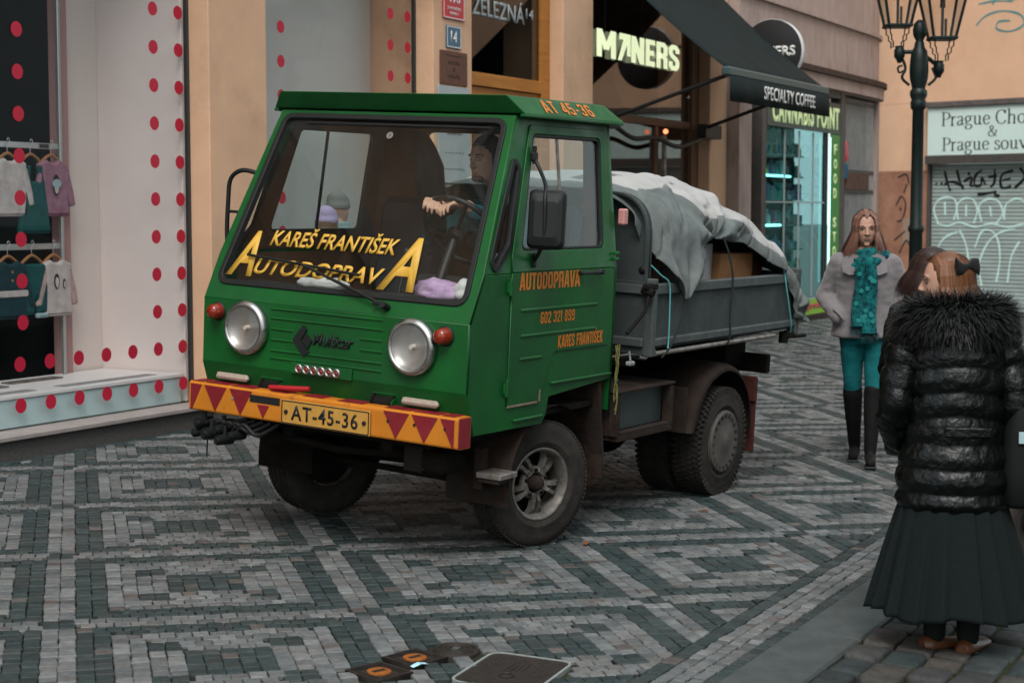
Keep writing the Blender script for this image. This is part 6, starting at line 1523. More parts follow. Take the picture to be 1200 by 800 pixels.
def hairdo(par, M, mats, n, drop, flare, s=1., amin=48, shade_back=1., seed=1, vol=1.08, side=0.):
    """long or bobbed hair: strands over the skull from a middle parting, then hanging"""
    rnd = random.Random(seed); paths = []
    cap_ = MB(); rg = []
    for i in range(9, 19):
        ph = PI * i / 20 - PI / 2 + .12
        rg.append([(.078 * 1.03 * s * math.cos(ph) * math.cos(a), (.098 * 1.04 * math.cos(ph) * math.sin(a) + .010) * s, .119 * 1.03 * s * math.sin(ph)) for a in [2 * PI * k / 26 for k in range(26)]])
    keep = []
    cap_.rings([[tuple(M @ Vector((p[0], max(p[1], -.062 * s + (p[2] / s - .1) * -.3) if p[2] < .075 * s else p[1], p[2]))) for p in r] for r in rg], True, True); cap_.build('hair_cap', mats[0], par)
    for q in range(n):
        a = rnd.uniform(amin, 360 - amin)      # degrees from face front
        ar = R(a); dx, dy = math.sin(ar), -math.cos(ar)
        lay = rnd.uniform(1.02, vol); fa = (min(a, 360 - a) - amin) / (180 - amin); y0 = -.070 + .14 * fa + rnd.uniform(-.012, .012)
        top = Vector((.004 * (1 if dx > 0 else -1), y0, .119 * math.sqrt(max(.2, 1 - (y0 / .11) ** 2))))
        pts = []
        for k in range(6):
            t = k / 5; ph = R(88 - 96 * t)
            e = Vector((.078 * math.cos(ph) * dx, .100 * math.cos(ph) * dy + .008, .118 * math.sin(ph))) * lay
            pts.append(top.lerp(e, min(1, t * 1.6)) if t < .5 else e)
        last = pts[-1]; L_ = drop * rnd.uniform(.82, 1.06); w1, w2 = rnd.uniform(-.024, .024), rnd.uniform(-.024, .024)
        for k in range(1, 6):
            t = k / 5; pts.append(last + Vector((dx * flare * t + w1 * t + side * t * t, dy * flare * .6 * t + w2 * t + .012 * math.sin(t * 3) * dy, -L_ * t)))
        pts = [M @ (p * s) for p in pts]; paths.append(pts)
    strands('hair', mats, par, paths, .0065 * s, M @ Vector((0, 0, 0)))
def loft(mb, rings_, n=36, M=None, fn=None):
    rg = []
    for (cx, cy, z, rx, ry) in rings_:
        r = []
        for k in range(n):
            a = 2 * PI * k / n; q = fn(a, z) if fn else 1.
            r.append((cx + rx * q * math.cos(a), cy + ry * q * math.sin(a), z))
        rg.append(r)
    mb.rings(rg, True, True, M)
def dense(rings_, step=.012):
    zs = [r[2] for r in rings_]; A = np.array(rings_); out = []
    if zs[0] > zs[-1]: A = A[::-1]; zs = zs[::-1]
    k = max(2, int((zs[-1] - zs[0]) / step))
    for z in np.linspace(zs[0], zs[-1], k + 1): out.append(tuple(np.interp(z, A[:, 2], A[:, c]) for c in range(5)))
    return out
def person(label, x, y, face, hgt=None):
    t = thing('person', label, 'person', (x, y, gz(y)), math.atan2(face[0], -face[1])); return t
def wrinkle(me, amp, sc_, seed):
    co = np.zeros(len(me.vertices) * 3); me.vertices.foreach_get('co', co); nr = np.zeros_like(co); me.vertices.foreach_get('normal', nr)
    co = co.reshape(-1, 3); nr = nr.reshape(-1, 3)
    d = np.array([vnoise(p, sc_, seed) + .5 * vnoise((p[0], p[1], p[2] * 2.2), sc_ * 2.1, seed + 4) for p in co])
    co += nr * (d * amp)[:, None]; me.vertices.foreach_set('co', co.ravel()); me.update()

# ---------------------------------------------------------------- woman with the teal scarf
p = person('woman in pale grey coat and teal scarf walking past the lit shop', 10.89, 3.165, (-.97, -.26))
HM = Matrix.Translation((0, -.02, 1.575)) @ Matrix.Rotation(R(10), 4, 'X') @ Matrix.Rotation(R(8), 4, 'Z')
mb = MB(); head(mb, HM)
mb.cap((0, .015, 1.50), (0, .02, 1.38), .052, .060); loft(mb, [(0, .01, .84, .14, .10), (0, .01, 1.0, .13, .09), (0, .01, 1.2, .15, .10), (0, .01, 1.38, .14, .08), (0, .01, 1.44, .06, .06)])
for s, yk, yf in ((-1, .03, .16), (1, -.10, -.13)): mb.cap((s * .08, 0, .86), (s * .070, yk, .50), .072, .050); mb.cap((s * .070, yk, .50), (s * .055, yf, .12), .045, .033)
mb.cap((-.16, .01, 1.36), (-.27, .05, 1.12), .045, .038); mb.cap((-.27, .05, 1.12), (-.17, -.06, .99), .038, .028); mb.cap((.16, .01, 1.36), (.25, .05, 1.12), .045, .038); mb.cap((.25, .05, 1.12), (.25, -.04, .92), .038, .028)
hand(mb, (-.17, -.06, .99), (.35, .1, -.9), (0, -1, .3), (.4, .6, -.2), .9, .3); hand(mb, (.25, -.045, .92), (0, -.15, -1), (0, -1, .1), (-1, 0, 0), .95, .5)
link('body', remesh(mb, .0058, 3), m_skin, p); face_bits(p, HM, 1., True, mat('brow_brown', (.09, .045, .03), .8))
m_coat = mat('grey_lilac_wool', (.18, .163, .17), .95, var=.15, vscale=26, bump=.35, bscale=150, sheen=.3)
mb = MB()
loft(mb, dense([(0, .01, .845, .222, .16), (0, .01, .95, .210, .15), (0, .01, 1.06, .182, .132), (0, .01, 1.20, .20, .140), (0, .01, 1.30, .215, .135), (0, .01, 1.36, .20, .12), (0, .012, 1.395, .15, .10), (0, .012, 1.41, .12, .09)], .03), 40)
mb.cap((-.170, .01, 1.345), (-.272, .055, 1.12), .067, .056); mb.cap((-.272, .055, 1.12), (-.175, -.095, .985), .056, .050); mb.cap((.170, .01, 1.345), (.255, .055, 1.12), .067, .056); mb.cap((.255, .055, 1.12), (.245, -.035, .95), .056, .047)
me = remesh(mb, .012, 5); wrinkle(me, .010, 7, 3)
ct = link('coat', me, m_coat, p)
mb = MB()      # broad lapels / cape collar
for s in (-1, 1):
    poly = [(s * .03, -.138, 1.385), (s * .08, -.108, 1.405), (s * .125, -.094, 1.385), (s * .150, -.112, 1.33), (s * .145, -.124, 1.285), (s * .10, -.146, 1.265), (s * .035, -.158, 1.27)]
    mb.add(poly + [(a, b + .018, c) for a, b, c in poly], [tuple(range(7)), tuple(range(13, 6, -1))] + [(i, (i + 1) % 7, 7 + (i + 1) % 7, 7 + i) for i in range(7)])
mb.build('collar', m_coat, ct); random.seed(11)
for (bx_, bz) in ((-.055, 1.28), (-.06, 1.13), (-.06, 1.0)):
    mb = MB(); mb.lathe([(.001, .006), (.012, .006), (.014, 0)], 14, frame((bx_, -.163 if bz > 1.2 else -.150, bz), (1, 0, 0), (0, 0, 1), (0, -1, 0))); mb.build('button', m_ink, ct)
mb = MB(); mb.box((0, -.150, 1.03), (.008, .012, .36), .003); mb.build('coat_front_edge', m_coat, ct)
mb = MB(); mb.tube(catmull([(-.20, -.125, 1.04), (-.165, -.150, 1.01), (-.13, -.155, .97)], 5), .007, 6); mb.build('pocket_edge', m_coat, ct)
m_sc1 = mat('scarf_teal', (.008, .15, .15), .9, vscale=22, col2=(.003, .025, .036), bump=.5, bscale=60); m_sc2 = mat('scarf_dark_teal', (.003, .025, .034), .9, vscale=30, col2=(.008, .13, .13), bump=.5, bscale=60)
mb = MB(); n = 40
for q, (z, rr, tk) in enumerate(((1.40, .100, .038), (1.365, .116, .042), (1.425, .086, .026))):
    pts = [((rr + .008 * math.sin(3 * a + q)) * math.cos(a), (rr * .95) * math.sin(a) - .005, z + .022 * math.sin(a * 1 + 1.4 * q) + (-.03 if math.sin(a) < -.5 else 0)) for a in [2 * PI * k / n for k in range(n + 1)]]
    mb.tube(pts, [tk * (1 + .12 * math.sin(5 * i * .3 + q)) for i in range(n + 1)], 10)
mb.ell((.01, -.125, 1.345), (.065, .045, .055))
me = remesh(mb, .009, 3); wrinkle(me, .010, 16, 5); sc_ = link('scarf', me, m_sc1, p)
for (x0, z1, wd_, m_) in ((-.030, .93, .044, m_sc2), (.040, .885, .046, m_sc1)):
    mb = MB(); rg = []
    for k in range(15):
        t = k / 14; z = 1.335 + (z1 - 1.335) * t
        rg.append([(x0 + wd_ * (.75 + .35 * t) * math.cos(a) + .008 * math.sin(6 * t), -.178 + .010 * math.sin(4 * t) + .024 * math.sin(a) + .008 * math.cos(3 * a + 5 * t), z) for a in [2 * PI * q / 18 for q in range(18)]])
    mb.rings(rg, True, True); mb.build('scarf_end', m_, sc_)
    strands('fringe', [m_sc2, m_ink], sc_, [[(x0 + q * .004 - .06, -.178 + random.uniform(-.015, .015), z1), (x0 + q * .004 - .06 + random.uniform(-.01, .01), -.18, z1 - .03), (x0 + q * .004 - .06 + random.uniform(-.015, .015), -.18, z1 - random.uniform(.05, .08))] for q in range(30)], .005, (0, 1, 1))
mb = MB()        # raised flower pattern
random.seed(4)
for k in range(16):
    x0, z0 = random.uniform(-.06, .075), random.uniform(.93, 1.30)
    for q in range(5):
        a = 2 * PI * q / 5 + k; mb.ell((x0 + .009 * math.cos(a), -.203, z0 + .009 * math.sin(a)), (.0075, .003, .0075), n=8, m=5)
tag(mb.build('flower_print', mat('scarf_flower', (.02, .20, .195), .9), sc_), kind='stuff')
m_jean = mat('teal_denim', (.005, .11, .12), .85, var=.3, vscale=14, bump=.3, bscale=90)
mb = MB(); loft(mb, [(0, .01, .80, .15, .11), (0, .01, .95, .15, .11)]); mb.cap((-.08, .0, .86), (-.070, .03, .51), .086, .061); mb.cap((-.070, .03, .51), (-.065, .07, .38), .060, .053); mb.cap((.08, 0, .86), (.070, -.10, .51), .086, .061); mb.cap((.070, -.10, .51), (.066, -.11, .38), .060, .053)
me = remesh(mb, .010, 4); wrinkle(me, .005, 12, 6); link('trousers', me, m_jean, p)
m_boot = mat('black_suede', (.005, .005, .005), .9, var=.3, vscale=20, bump=.2, bscale=100); m_boot2 = mat('dark_leather_boot', (.008, .008, .008), .7, var=.3, vscale=20)
for s, yk, yf, m_ in ((-1, .045, .15, m_boot), (1, -.10, -.14, m_boot2)):
    mb = MB(); mb.cap((s * .070, yk, .46), (s * .063, (yk + yf) / 2, .28), .066, .055); mb.cap((s * .063, (yk + yf) / 2, .28), (s * .055, yf + .01, .10), .053, .042); mb.cap((s * .055, yf + .015, .055), (s * .062, yf - .13, .035), .040, .033); mb.cap((s * .070, yk - .005, .50), (s * .070, yk, .47), .063, .067)
    b_ = link('boot', remesh(mb, .009, 3), m_, p)
    mb = MB(); mb.box((s * .055, yf + .03, .018), (.05, .05, .036), .008); mb.box((s * .060, yf - .09, .008), (.075, .15, .016), .006); mb.build('boot_sole', m_ink, b_)
m_h1 = [mat('hair_auburn', (.19, .088, .062), .5, var=.3, vscale=30), mat('hair_pinkish', (.27, .135, .10), .5), mat('hair_brown', (.125, .058, .042), .5)]
hairdo(p, HM, m_h1, 3600, .165, .045, 1., 40, seed=3, vol=1.20, side=-.01)

# ---------------------------------------------------------------- woman with the fur collar, seen from behind
p = person('woman in black puffer coat with fur collar and long pleated skirt', 6.535, 1.535, (.93, .36))
HM = Matrix.Translation((.040, .0, 1.455)) @ Matrix.Rotation(R(84), 4, 'Z') @ Matrix.Rotation(R(4), 4, 'X')
mb = MB(); head(mb, HM, .95)
mb.cap((.03, .02, 1.38), (0, .03, 1.26), .050, .058); loft(mb, [(0, .02, .55, .15, .11), (0, .02, .8, .15, .11), (0, .02, 1.0, .14, .1), (0, .02, 1.22, .15, .1), (0, .02, 1.30, .06, .06)])
for s in (-1, 1):
    mb.cap((s * .08, .02, .6), (s * .07, .03, .12), .07, .040); mb.cap((s * .15, .02, 1.22), (s * .215, .045, .98), .045, .038); mb.cap((s * .215, .045, .98), (s * .18, -.08, .82), .038, .028); hand(mb, (s * .18, -.085, .81), (0, -.5, -.8), (-s * .4, -.8, .4), (-s, 0, 0), .9, .6)
link('body', remesh(mb, .0058, 3), m_skin, p); face_bits(p, HM, .95, True)
m_puff = mat('black_puffer', (.0028, .0036, .0038), .27, var=.3, vscale=12, bump=.9, bscale=34, spec=.28)
seams = [.56, .64, .735, .83, .925, 1.02, 1.115, 1.22, 1.32]
def quilt(a, z):
    k = 0
    d = min(abs(z - s_ - .018 * math.cos(2 * (a - PI / 2)) * (1 if z > .9 else 0)) for s_ in seams); q = math.sqrt(min(1, d / .042))
    va = min(abs(((a - v + PI) % (2 * PI)) - PI) for v in (R(58), R(122), R(0), R(180))); q2 = math.sqrt(min(1, va / .16))
    return .90 + .085 * q * (.75 + .25 * q2) + .02 * vnoise((math.cos(a) * 3, math.sin(a) * 3, z * 14), 1.6, 2) + .010 * vnoise((math.cos(a) * 9, math.sin(a) * 9, z * 26), 1.2, 5)
mb = MB(); R_ = dense([(0, .02, .545, .205, .165), (0, .02, .60, .23, .185), (0, .02, .72, .23, .185), (0, .02, .86, .20, .165), (0, .02, 1.0, .20, .165), (0, .02, 1.12, .215, .165), (0, .02, 1.22, .205, .15), (0, .02, 1.29, .17, .12), (0, .02, 1.33, .10, .09)], .008)
loft(mb, R_, 120, None, quilt)
ct = mb.build('puffer_coat', m_puff, p)
for s in (-1, 1):
    path = catmull([(s * .165, .02, 1.245), (s * .20, .03, 1.14), (s * .228, .05, .99), (s * .225, .0, .90), (s * .19, -.08, .82)], 12)
    mb = MB(); rr = []
    for i, q in enumerate(path):
        t = i / (len(path) - 1); d = abs((t * 7) % 1 - .5) * 2; rr.append((.082 - .022 * t) * (.88 + .14 * math.sqrt(max(0, 1 - d ** 3))))
    mb.tube(path, rr, 20); me = mb.mesh('sleeve'); wrinkle(me, .012, 11, 4); sv = link('sleeve', me, m_puff, ct)
mb = MB(); mb.tube([(.186 * math.cos(a), .02 + .153 * math.sin(a), .868) for a in np.linspace(0, 2 * PI, 40)], .007, 6); mb.build('waist_seam', m_ink, ct)
mb = MB(); mb.box((-.03, .178, .885), (.18, .012, .040), .006); mb.build('back_tab', m_puff, ct)
# fur: strands standing off a collar ring
m_fur = [mat('fur_black', (.007, .0075, .0075), .55), mat('fur_charcoal', (.016, .017, .017), .5), mat('fur_grey', (.022, .023, .023), .5)]
random.seed(8); paths = []
mb = MB(); n = 48; mb.tube([(.155 * math.cos(a), .025 + .12 * math.sin(a), 1.285 + .035 * math.sin(a)) for a in [2 * PI * k / n for k in range(n + 1)]], .060, 12); fc = mb.build('fur_collar', m_fur[0], ct)
for k in range(9500):
    a = random.uniform(0, 2 * PI); b = random.uniform(-PI * .55, PI * .62)
    c0 = Vector((.155 * math.cos(a), .025 + .12 * math.sin(a), 1.285 + .035 * math.sin(a))); od = Vector((math.cos(a), math.sin(a) * .9, 0)).normalized()
    nrm = od * math.cos(b) + Vector((0, 0, 1)) * math.sin(b); p0 = c0 + nrm * .056
    L_ = random.uniform(.035, .085); d0 = (nrm + od * .35 + Vector((random.uniform(-.35, .35), random.uniform(-.35, .35), random.uniform(-.5, .15)))).normalized()
    p1 = p0 + d0 * L_ * .5; p2 = p1 + (d0 + Vector((random.uniform(-.2, .2), random.uniform(-.2, .2), -.55))).normalized() * L_ * .5
    paths.append([p0, p1, p2])
strands('fur_hair', m_fur, fc, paths, .0055, (0, .02, 1.2))
# pleated skirt
m_skirt = mat('dark_green_wool', (.0075, .0115, .0115), .95, var=.25, vscale=60, bump=.4, bscale=190)
mb = MB(); rg = []; N_ = 300
for k in range(30):
    t = k / 29; z = .66 - (.66 - .165) * t; rx, ry = .180 + .135 * t ** .85, .140 + .115 * t ** .85; r = []
    for q in range(N_):
        a = 2 * PI * q / N_; ph = (a * 17 / (2 * PI) + .35 * vnoise((math.cos(a) * 2, math.sin(a) * 2, 0), 1.2, 7)) % 1
        saw = (ph if ph < .82 else (1 - ph) / .18 * .82) - .4
        w_ = 1 + saw * .17 * (.25 + .75 * t) + .03 * t * vnoise((math.cos(a) * 3, math.sin(a) * 3, z), 1.5, 3)
        r.append((rx * w_ * math.cos(a), .02 + ry * w_ * math.sin(a), z + .012 * t * math.sin(5 * a)))
    rg.append(r)
mb.rings(rg, True, False); sk = mb.build('skirt', m_skirt, p); sk.modifiers.new('s', 'SOLIDIFY').thickness = .003
m_shoe = mat('tan_leather', (.115, .040, .016), .4, var=.3, vscale=18, col2=(.08, .026, .010)); m_sock = mat('black_tights', (.008, .009, .009), .8)
for s, yy, rz in ((-1, .06, -30), (1, .0, -58)):
    Ms = Matrix.Translation((s * .062, .03 + yy * .6, 0)) @ Matrix.Rotation(R(rz), 4, 'Z')
    mb = MB(); mb.cap((0, .0, .30), (0, .0, .07), .055, .044, 14, Ms); link('sock', remesh(mb, .008, 2), m_sock, p)
    mb = MB(); rg = []
    for (y_, wx_, zt_) in ((.062, .022, .050), (.050, .034, .062), (.02, .038, .066), (-.02, .040, .056), (-.07, .044, .046), (-.12, .046, .042), (-.155, .038, .036), (-.178, .020, .028)):
        rg.append([(wx_ * math.cos(a), y_, .022 + max(-.010, (zt_ - .022) * math.sin(a)) if True else 0) for a in [2 * PI * k / 20 for k in range(20)]])
    mb.rings(rg, True, True, Ms); sh_ = mb.build('shoe', m_shoe, p)
    mb = MB(); mb.box((0, .035, .008), (.066, .055, .020), .005, Ms); mb.box((0, -.07, .008), (.080, .18, .012), .005, Ms); mb.build('shoe_sole', m_ink, sh_)
m_h2 = [mat('hair_ginger', (.14, .056, .025), .45, var=.3, vscale=30), mat('hair_copper', (.175, .07, .031), .45), mat('hair_dark_red', (.115, .045, .021), .5)]
hairdo(p, HM, m_h2, 3200, .10, .006, .97, 72, seed=9, vol=1.12)
Mb = HM @ Matrix.Translation((.045, .058, .055)) @ Matrix.Rotation(R(38), 4, 'Z') @ Matrix.Scale(.62, 4)
mb = MB(); rg = []
for k in range(15):
    t = k / 14 * 2 - 1; rg.append([(.030 * (.35 + .75 * abs(t)) * math.cos(a) * .5 + .035, .02 + t * .085, (.052 * (.30 + .75 * abs(t) ** .8)) * math.sin(a) + .012 * math.sin(t * 4)) for a in [2 * PI * q / 16 for q in range(16)]])
mb.rings(rg, True, True, Mb); mb.build('hair_bow', m_ink, p)

# ---------------------------------------------------------------- woman with brown hair behind her
p = person('person with dark brown hair in black jacket behind the fur-collared woman', 7.66, 1.91, (.75, -.66))
HM = Matrix.Translation((0, 0, 1.435)) @ Matrix.Rotation(R(-20), 4, 'Z') @ Matrix.Rotation(R(16), 4, 'X')
mb = MB(); head(mb, HM, .97); mb.cap((0, .02, 1.36), (0, .03, 1.26), .05, .058); loft(mb, [(0, .02, .55, .15, .11), (0, .02, .8, .15, .11), (0, .02, 1.22, .16, .1), (0, .02, 1.30, .06, .06)])
for s in (-1, 1): mb.cap((s * .08, .02, .6), (s * .08, .02, .10), .075, .045); mb.cap((s * .08, .03, .05), (s * .08, -.12, .035), .04, .035)
link('body', remesh(mb, .007, 3), m_skin, p); face_bits(p, HM, .97)
mb = MB(); loft(mb, [(0, .02, .60, .23, .17), (0, .02, .9, .22, .165), (0, .02, 1.12, .24, .17), (0, .02, 1.24, .21, .145), (0, .02, 1.33, .12, .10), (0, .02, 1.37, .105, .095)])
for s in (-1, 1): mb.cap((s * .19, .02, 1.23), (s * .27, .04, .98), .078, .066); mb.cap((s * .27, .04, .98), (s * .22, -.12, .90), .064, .052)
me = remesh(mb, .012, 3); wrinkle(me, .012, 9, 8); ct2 = link('jacket', me, m_puff, p)
mb = MB(); 
for s in (-1, 1): mb.cap((s * .085, .02, .62), (s * .085, .02, .10), .082, .055); mb.cap((s * .085, .02, .05), (s * .085, -.14, .03), .045, .036)
link('trousers', remesh(mb, .010, 3), m_sock, p)
m_h3 = [mat('hair_dark_brown', (.022, .011, .009), .5, var=.3, vscale=30), mat('hair_mid_brown', (.038, .018, .014), .5)]
hairdo(p, HM, m_h3, 1000, .13, .01, .99, 50, seed=5)
# bag at the fur-collared woman's side
bg_ = thing('bag', 'black bag with a small pale blue tag beside the fur-collared woman', 'bag', (6.62, 1.30, .52), R(20))
mb = MB(); rg = []
for z, rx, ry in ((0, .12, .06), (.02, .145, .075), (.15, .15, .08), (.30, .14, .07), (.38, .125, .045), (.40, .11, .03)): rg.append([(rx * math.copysign(abs(math.cos(a)) ** .6, math.cos(a)), ry * math.copysign(abs(math.sin(a)) ** .6, math.sin(a)), z) for a in [2 * PI * k / 28 for k in range(28)]])
mb.rings(rg, True, True); mb.build('bag_body', m_sock, bg_)
mb = MB(); mb.tube(catmull([(-.09, 0, .38), (-.07, 0, .52), (0, 0, .57), (.07, 0, .52), (.09, 0, .38)], 6), .010, 8); mb.build('bag_strap', m_seat, bg_)
mb = MB(); mb.box((-.152, .01, .28), (.004, .03, .045), .001); mb.build('bag_tag', m_pbl, bg_)

# ---------------------------------------------------------------- driver
p = thing('person', 'driver with short dark hair in a teal work jacket at the steering wheel', 'person', M=TM @ Matrix.Translation((-.20, .36, 1.19)) @ Matrix.Rotation(R(90), 4, 'Z'))
# local frame: faces -Y (truck forward), +X is the driver's left
HM = Matrix.Translation((-.11, -.10, .735)) @ Matrix.Rotation(R(-14), 4, 'Z') @ Matrix.Rotation(R(6), 4, 'X')
mb = MB(); head(mb, HM, 1.05); mb.cap((-.07, -.06, .66), (-.05, -.03, .52), .058, .066)
loft(mb, [(0, 0, 0, .17, .13), (-.01, 0, .2, .16, .12), (-.03, -.02, .42, .17, .11), (-.04, -.03, .52, .08, .07)])
for s in (-1, 1): mb.cap((s * .10, -.05, .02), (s * .14, -.42, .05), .085, .065); mb.cap((s * .14, -.42, .05), (s * .14, -.47, -.30), .06, .045)
SH = {-1: (-.215, -.03, .455), 1: (.15, -.03, .455)}; EL = {-1: (-.28, -.30, .30), 1: (.25, -.32, .27)}; WR = {-1: (-.085, -.575, .515), 1: (.10, -.575, .505)}
for s in (-1, 1): mb.cap(SH[s], EL[s], .05, .042); mb.cap(EL[s], WR[s], .040, .030)
hand(mb, WR[-1], (.35, -.75, .10), (.85, .35, -.1), (0, -.25, -1), 1.05, .95); hand(mb, WR[1], (-.45, -.75, .10), (-.85, .45, -.1), (0, -.25, -1), 1.05, .95)
link('body', remesh(mb, .0048, 2), m_skin2, p); face_bits(p, HM, 1.05, True)
m_work = mat('teal_work_jacket', (.016, .085, .095), .9, var=.3, vscale=8, bump=.3, bscale=60); m_work2 = mat('teal_shirt', (.02, .13, .15), .9)
mb = MB(); loft(mb, [(0, 0, 0, .20, .16), (-.01, 0, .2, .195, .15), (-.03, -.02, .40, .215, .14), (-.035, -.025, .48, .17, .11), (-.045, -.04, .545, .09, .085), (-.05, -.045, .575, .082, .078)])
for s in (-1, 1): mb.cap(SH[s], EL[s], .078, .066); w_ = Vector(EL[s]).lerp(Vector(WR[s]), .86); mb.cap(EL[s], w_, .064, .048)
me = remesh(mb, .010, 4); wrinkle(me, .014, 8, 12); jk2 = link('work_jacket', me, m_work, p)
mb = MB(); 
for s in (-1, 1): mb.cap((s * .10, -.02, .04), (s * .14, -.40, .06), .10, .08); mb.cap((s * .14, -.42, .05), (s * .14, -.47, -.28), .075, .06)
link('trousers', remesh(mb, .012, 3), m_sock, p)
m_hd = mat('short_black_hair', (.012, .010, .010), .7)
mb = MB(); rg = []
for i in range(8, 20):
    ph = PI * i / 20 - PI / 2; r = []
    for a in [2 * PI * k / 30 for k in range(30)]:
        q = Vector((.081 * math.cos(ph) * math.cos(a), .103 * math.cos(ph) * math.sin(a) + .006, .124 * math.sin(ph)))
        lim = -.070 + max(0, (.075 - q.z)) * .75
        if q.z < .065 and abs(q.x) < .07: q.y = max(q.y, lim)
        r.append(tuple(HM @ (q * 1.05)))
    rg.append(r)
mb.rings(rg, True, True); mb.build('hair', m_hd, p)
mb = MB(); mb.ell((0, -.074, -.092), (.040, .020, .022), HM, n=16, m=10); mb.build('beard', mat('beard_hair', (.14, .08, .055), .8), p)

# ---------------------------------------------------------------- two people on the far side of the truck, glimpsed through the cab
def bystander(x, y, label, hat, coat, trou, hgt, face):
    p = person(label, x, y, face); k = hgt / 1.70
    S_ = Matrix.Scale(k, 4); HM = S_ @ Matrix.Translation((0, -.01, 1.565))
    mb = MB(); head(mb, HM); mb.cap((0, .015, 1.49 * k), (0, .02, 1.37 * k), .05 * k, .058 * k); loft(mb, [(0, .02, .8, .14, .1), (0, .02, 1.36, .15, .1), (0, .02, 1.42, .06, .06)], M=S_)
    for s in (-1, 1): mb.cap(S_ @ Vector((s * .085, .02, .86)), S_ @ Vector((s * .085, .02, .10)), .07, .045); mb.cap(S_ @ Vector((s * .085, .03, .05)), S_ @ Vector((s * .085, -.13, .04)), .04, .035)
    link('body', remesh(mb, .007, 3), m_skin, p); face_bits(p, HM)
    mb = MB(); loft(mb, [(0, .02, .80, .22, .16), (0, .02, 1.1, .21, .15), (0, .02, 1.30, .215, .14), (0, .02, 1.40, .15, .11), (0, .02, 1.45, .10, .095), (0, .02, 1.48, .10, .095)], M=S_)
    for s in (-1, 1): mb.cap(S_ @ Vector((s * .185, .02, 1.34)), S_ @ Vector((s * .26, .05, 1.08)), .075, .064); mb.cap(S_ @ Vector((s * .26, .05, 1.08)), S_ @ Vector((s * .20, -.14, .98)), .062, .05)
    me = remesh(mb, .013, 3); wrinkle(me, .012, 8, 3); link('jacket', me, coat, p)
    mb = MB(); 
    for s in (-1, 1): mb.cap(S_ @ Vector((s * .085, .02, .84)), S_ @ Vector((s * .085, .02, .10)), .085, .06); mb.cap(S_ @ Vector((s * .085, .03, .05)), S_ @ Vector((s * .085, -.14, .035)), .045, .038)
    link('trousers', remesh(mb, .012, 3), trou, p)
    mb = MB(); rg = []
    for z, r in ((.015, .100), (.03, .103), (.045, .102), (.05, .098), (.08, .094), (.11, .078), (.13, .050), (.142, .02)): rg.append([(r * .86 * math.cos(a), r * math.sin(a) * 1.04 + .006 + (.02 if z > .1 else 0), z) for a in [2 * PI * q / 24 for q in range(24)]])
    mb.rings(rg, True, True, HM); mb.build('beanie', hat, p)
    hairdo(p, HM, [mat('hair_by', (.12, .07, .04), .5)], 250, .10, .01, 1., 60, seed=2) if hgt < 1.7 else None
m_lil = mat('lilac_knit', (.30, .24, .36), .95, bump=.4, bscale=60); m_gbe = mat('grey_knit', (.13, .13, .12), .95, bump=.4, bscale=60); m_pkj = mat('pink_jacket', (.42, .25, .24), .8, var=.2, vscale=9); m_tlj = mat('pale_teal_jacket', (.16, .24, .23), .8, var=.2, vscale=9)
bystander(9.62, 6.62, 'person in lilac beanie and pink jacket seen through the truck cab', m_lil, m_pkj, m_sock, 1.62, (.9, .4))
bystander(10.25, 6.95, 'person in grey beanie and pale jacket seen through the truck cab', m_gbe, m_tlj, m_sock, 1.72, (.9, .3))
# ================================================================= twin-lantern street lamp
m_lampi = mat('lamp_cast_iron', (.010, .020, .019), .45, .3, var=.3, vscale=12)
m_lampg = glass('lantern_glass', (.92, .90, .86), .8, 1.45, dust=.06)
LX, LY = 16.03, 4.165
lm = thing('street_lamp', 'dark green cast-iron street lamp with two glass lanterns', 'street lamp', (LX, LY, gz(LY)), R(-62))
mb = MB(); mb.lathe([(.20, -.05), (.20, .10), (.17, .14), (.16, .40), (.13, .46), (.12, .75), (.10, .82), (.095, .9)], 20); mb.build('lamp_base', m_lampi, lm)
mb = MB(); mb.lathe([(.066, .88), (.062, 1.45), (.076, 1.47), (.076, 1.50), (.060, 1.53), (.054, 2.62), (.072, 2.64), (.075, 2.70), (.064, 2.72), (.082, 2.76), (.082, 2.80), (.06, 2.83)], 20); mb.build('lamp_post', m_lampi, lm)
mb = MB(); mb.lathe([(.06, 2.82), (.085, 2.92), (.09, 3.0), (.085, 3.10), (.075, 3.18), (.05, 3.22), (.045, 3.26), (.035, 3.28), (.06, 3.33), (.066, 3.38), (.055, 3.44), (.025, 3.475), (.001, 3.48)], 20); hd = mb.build('lamp_head', m_lampi, lm)
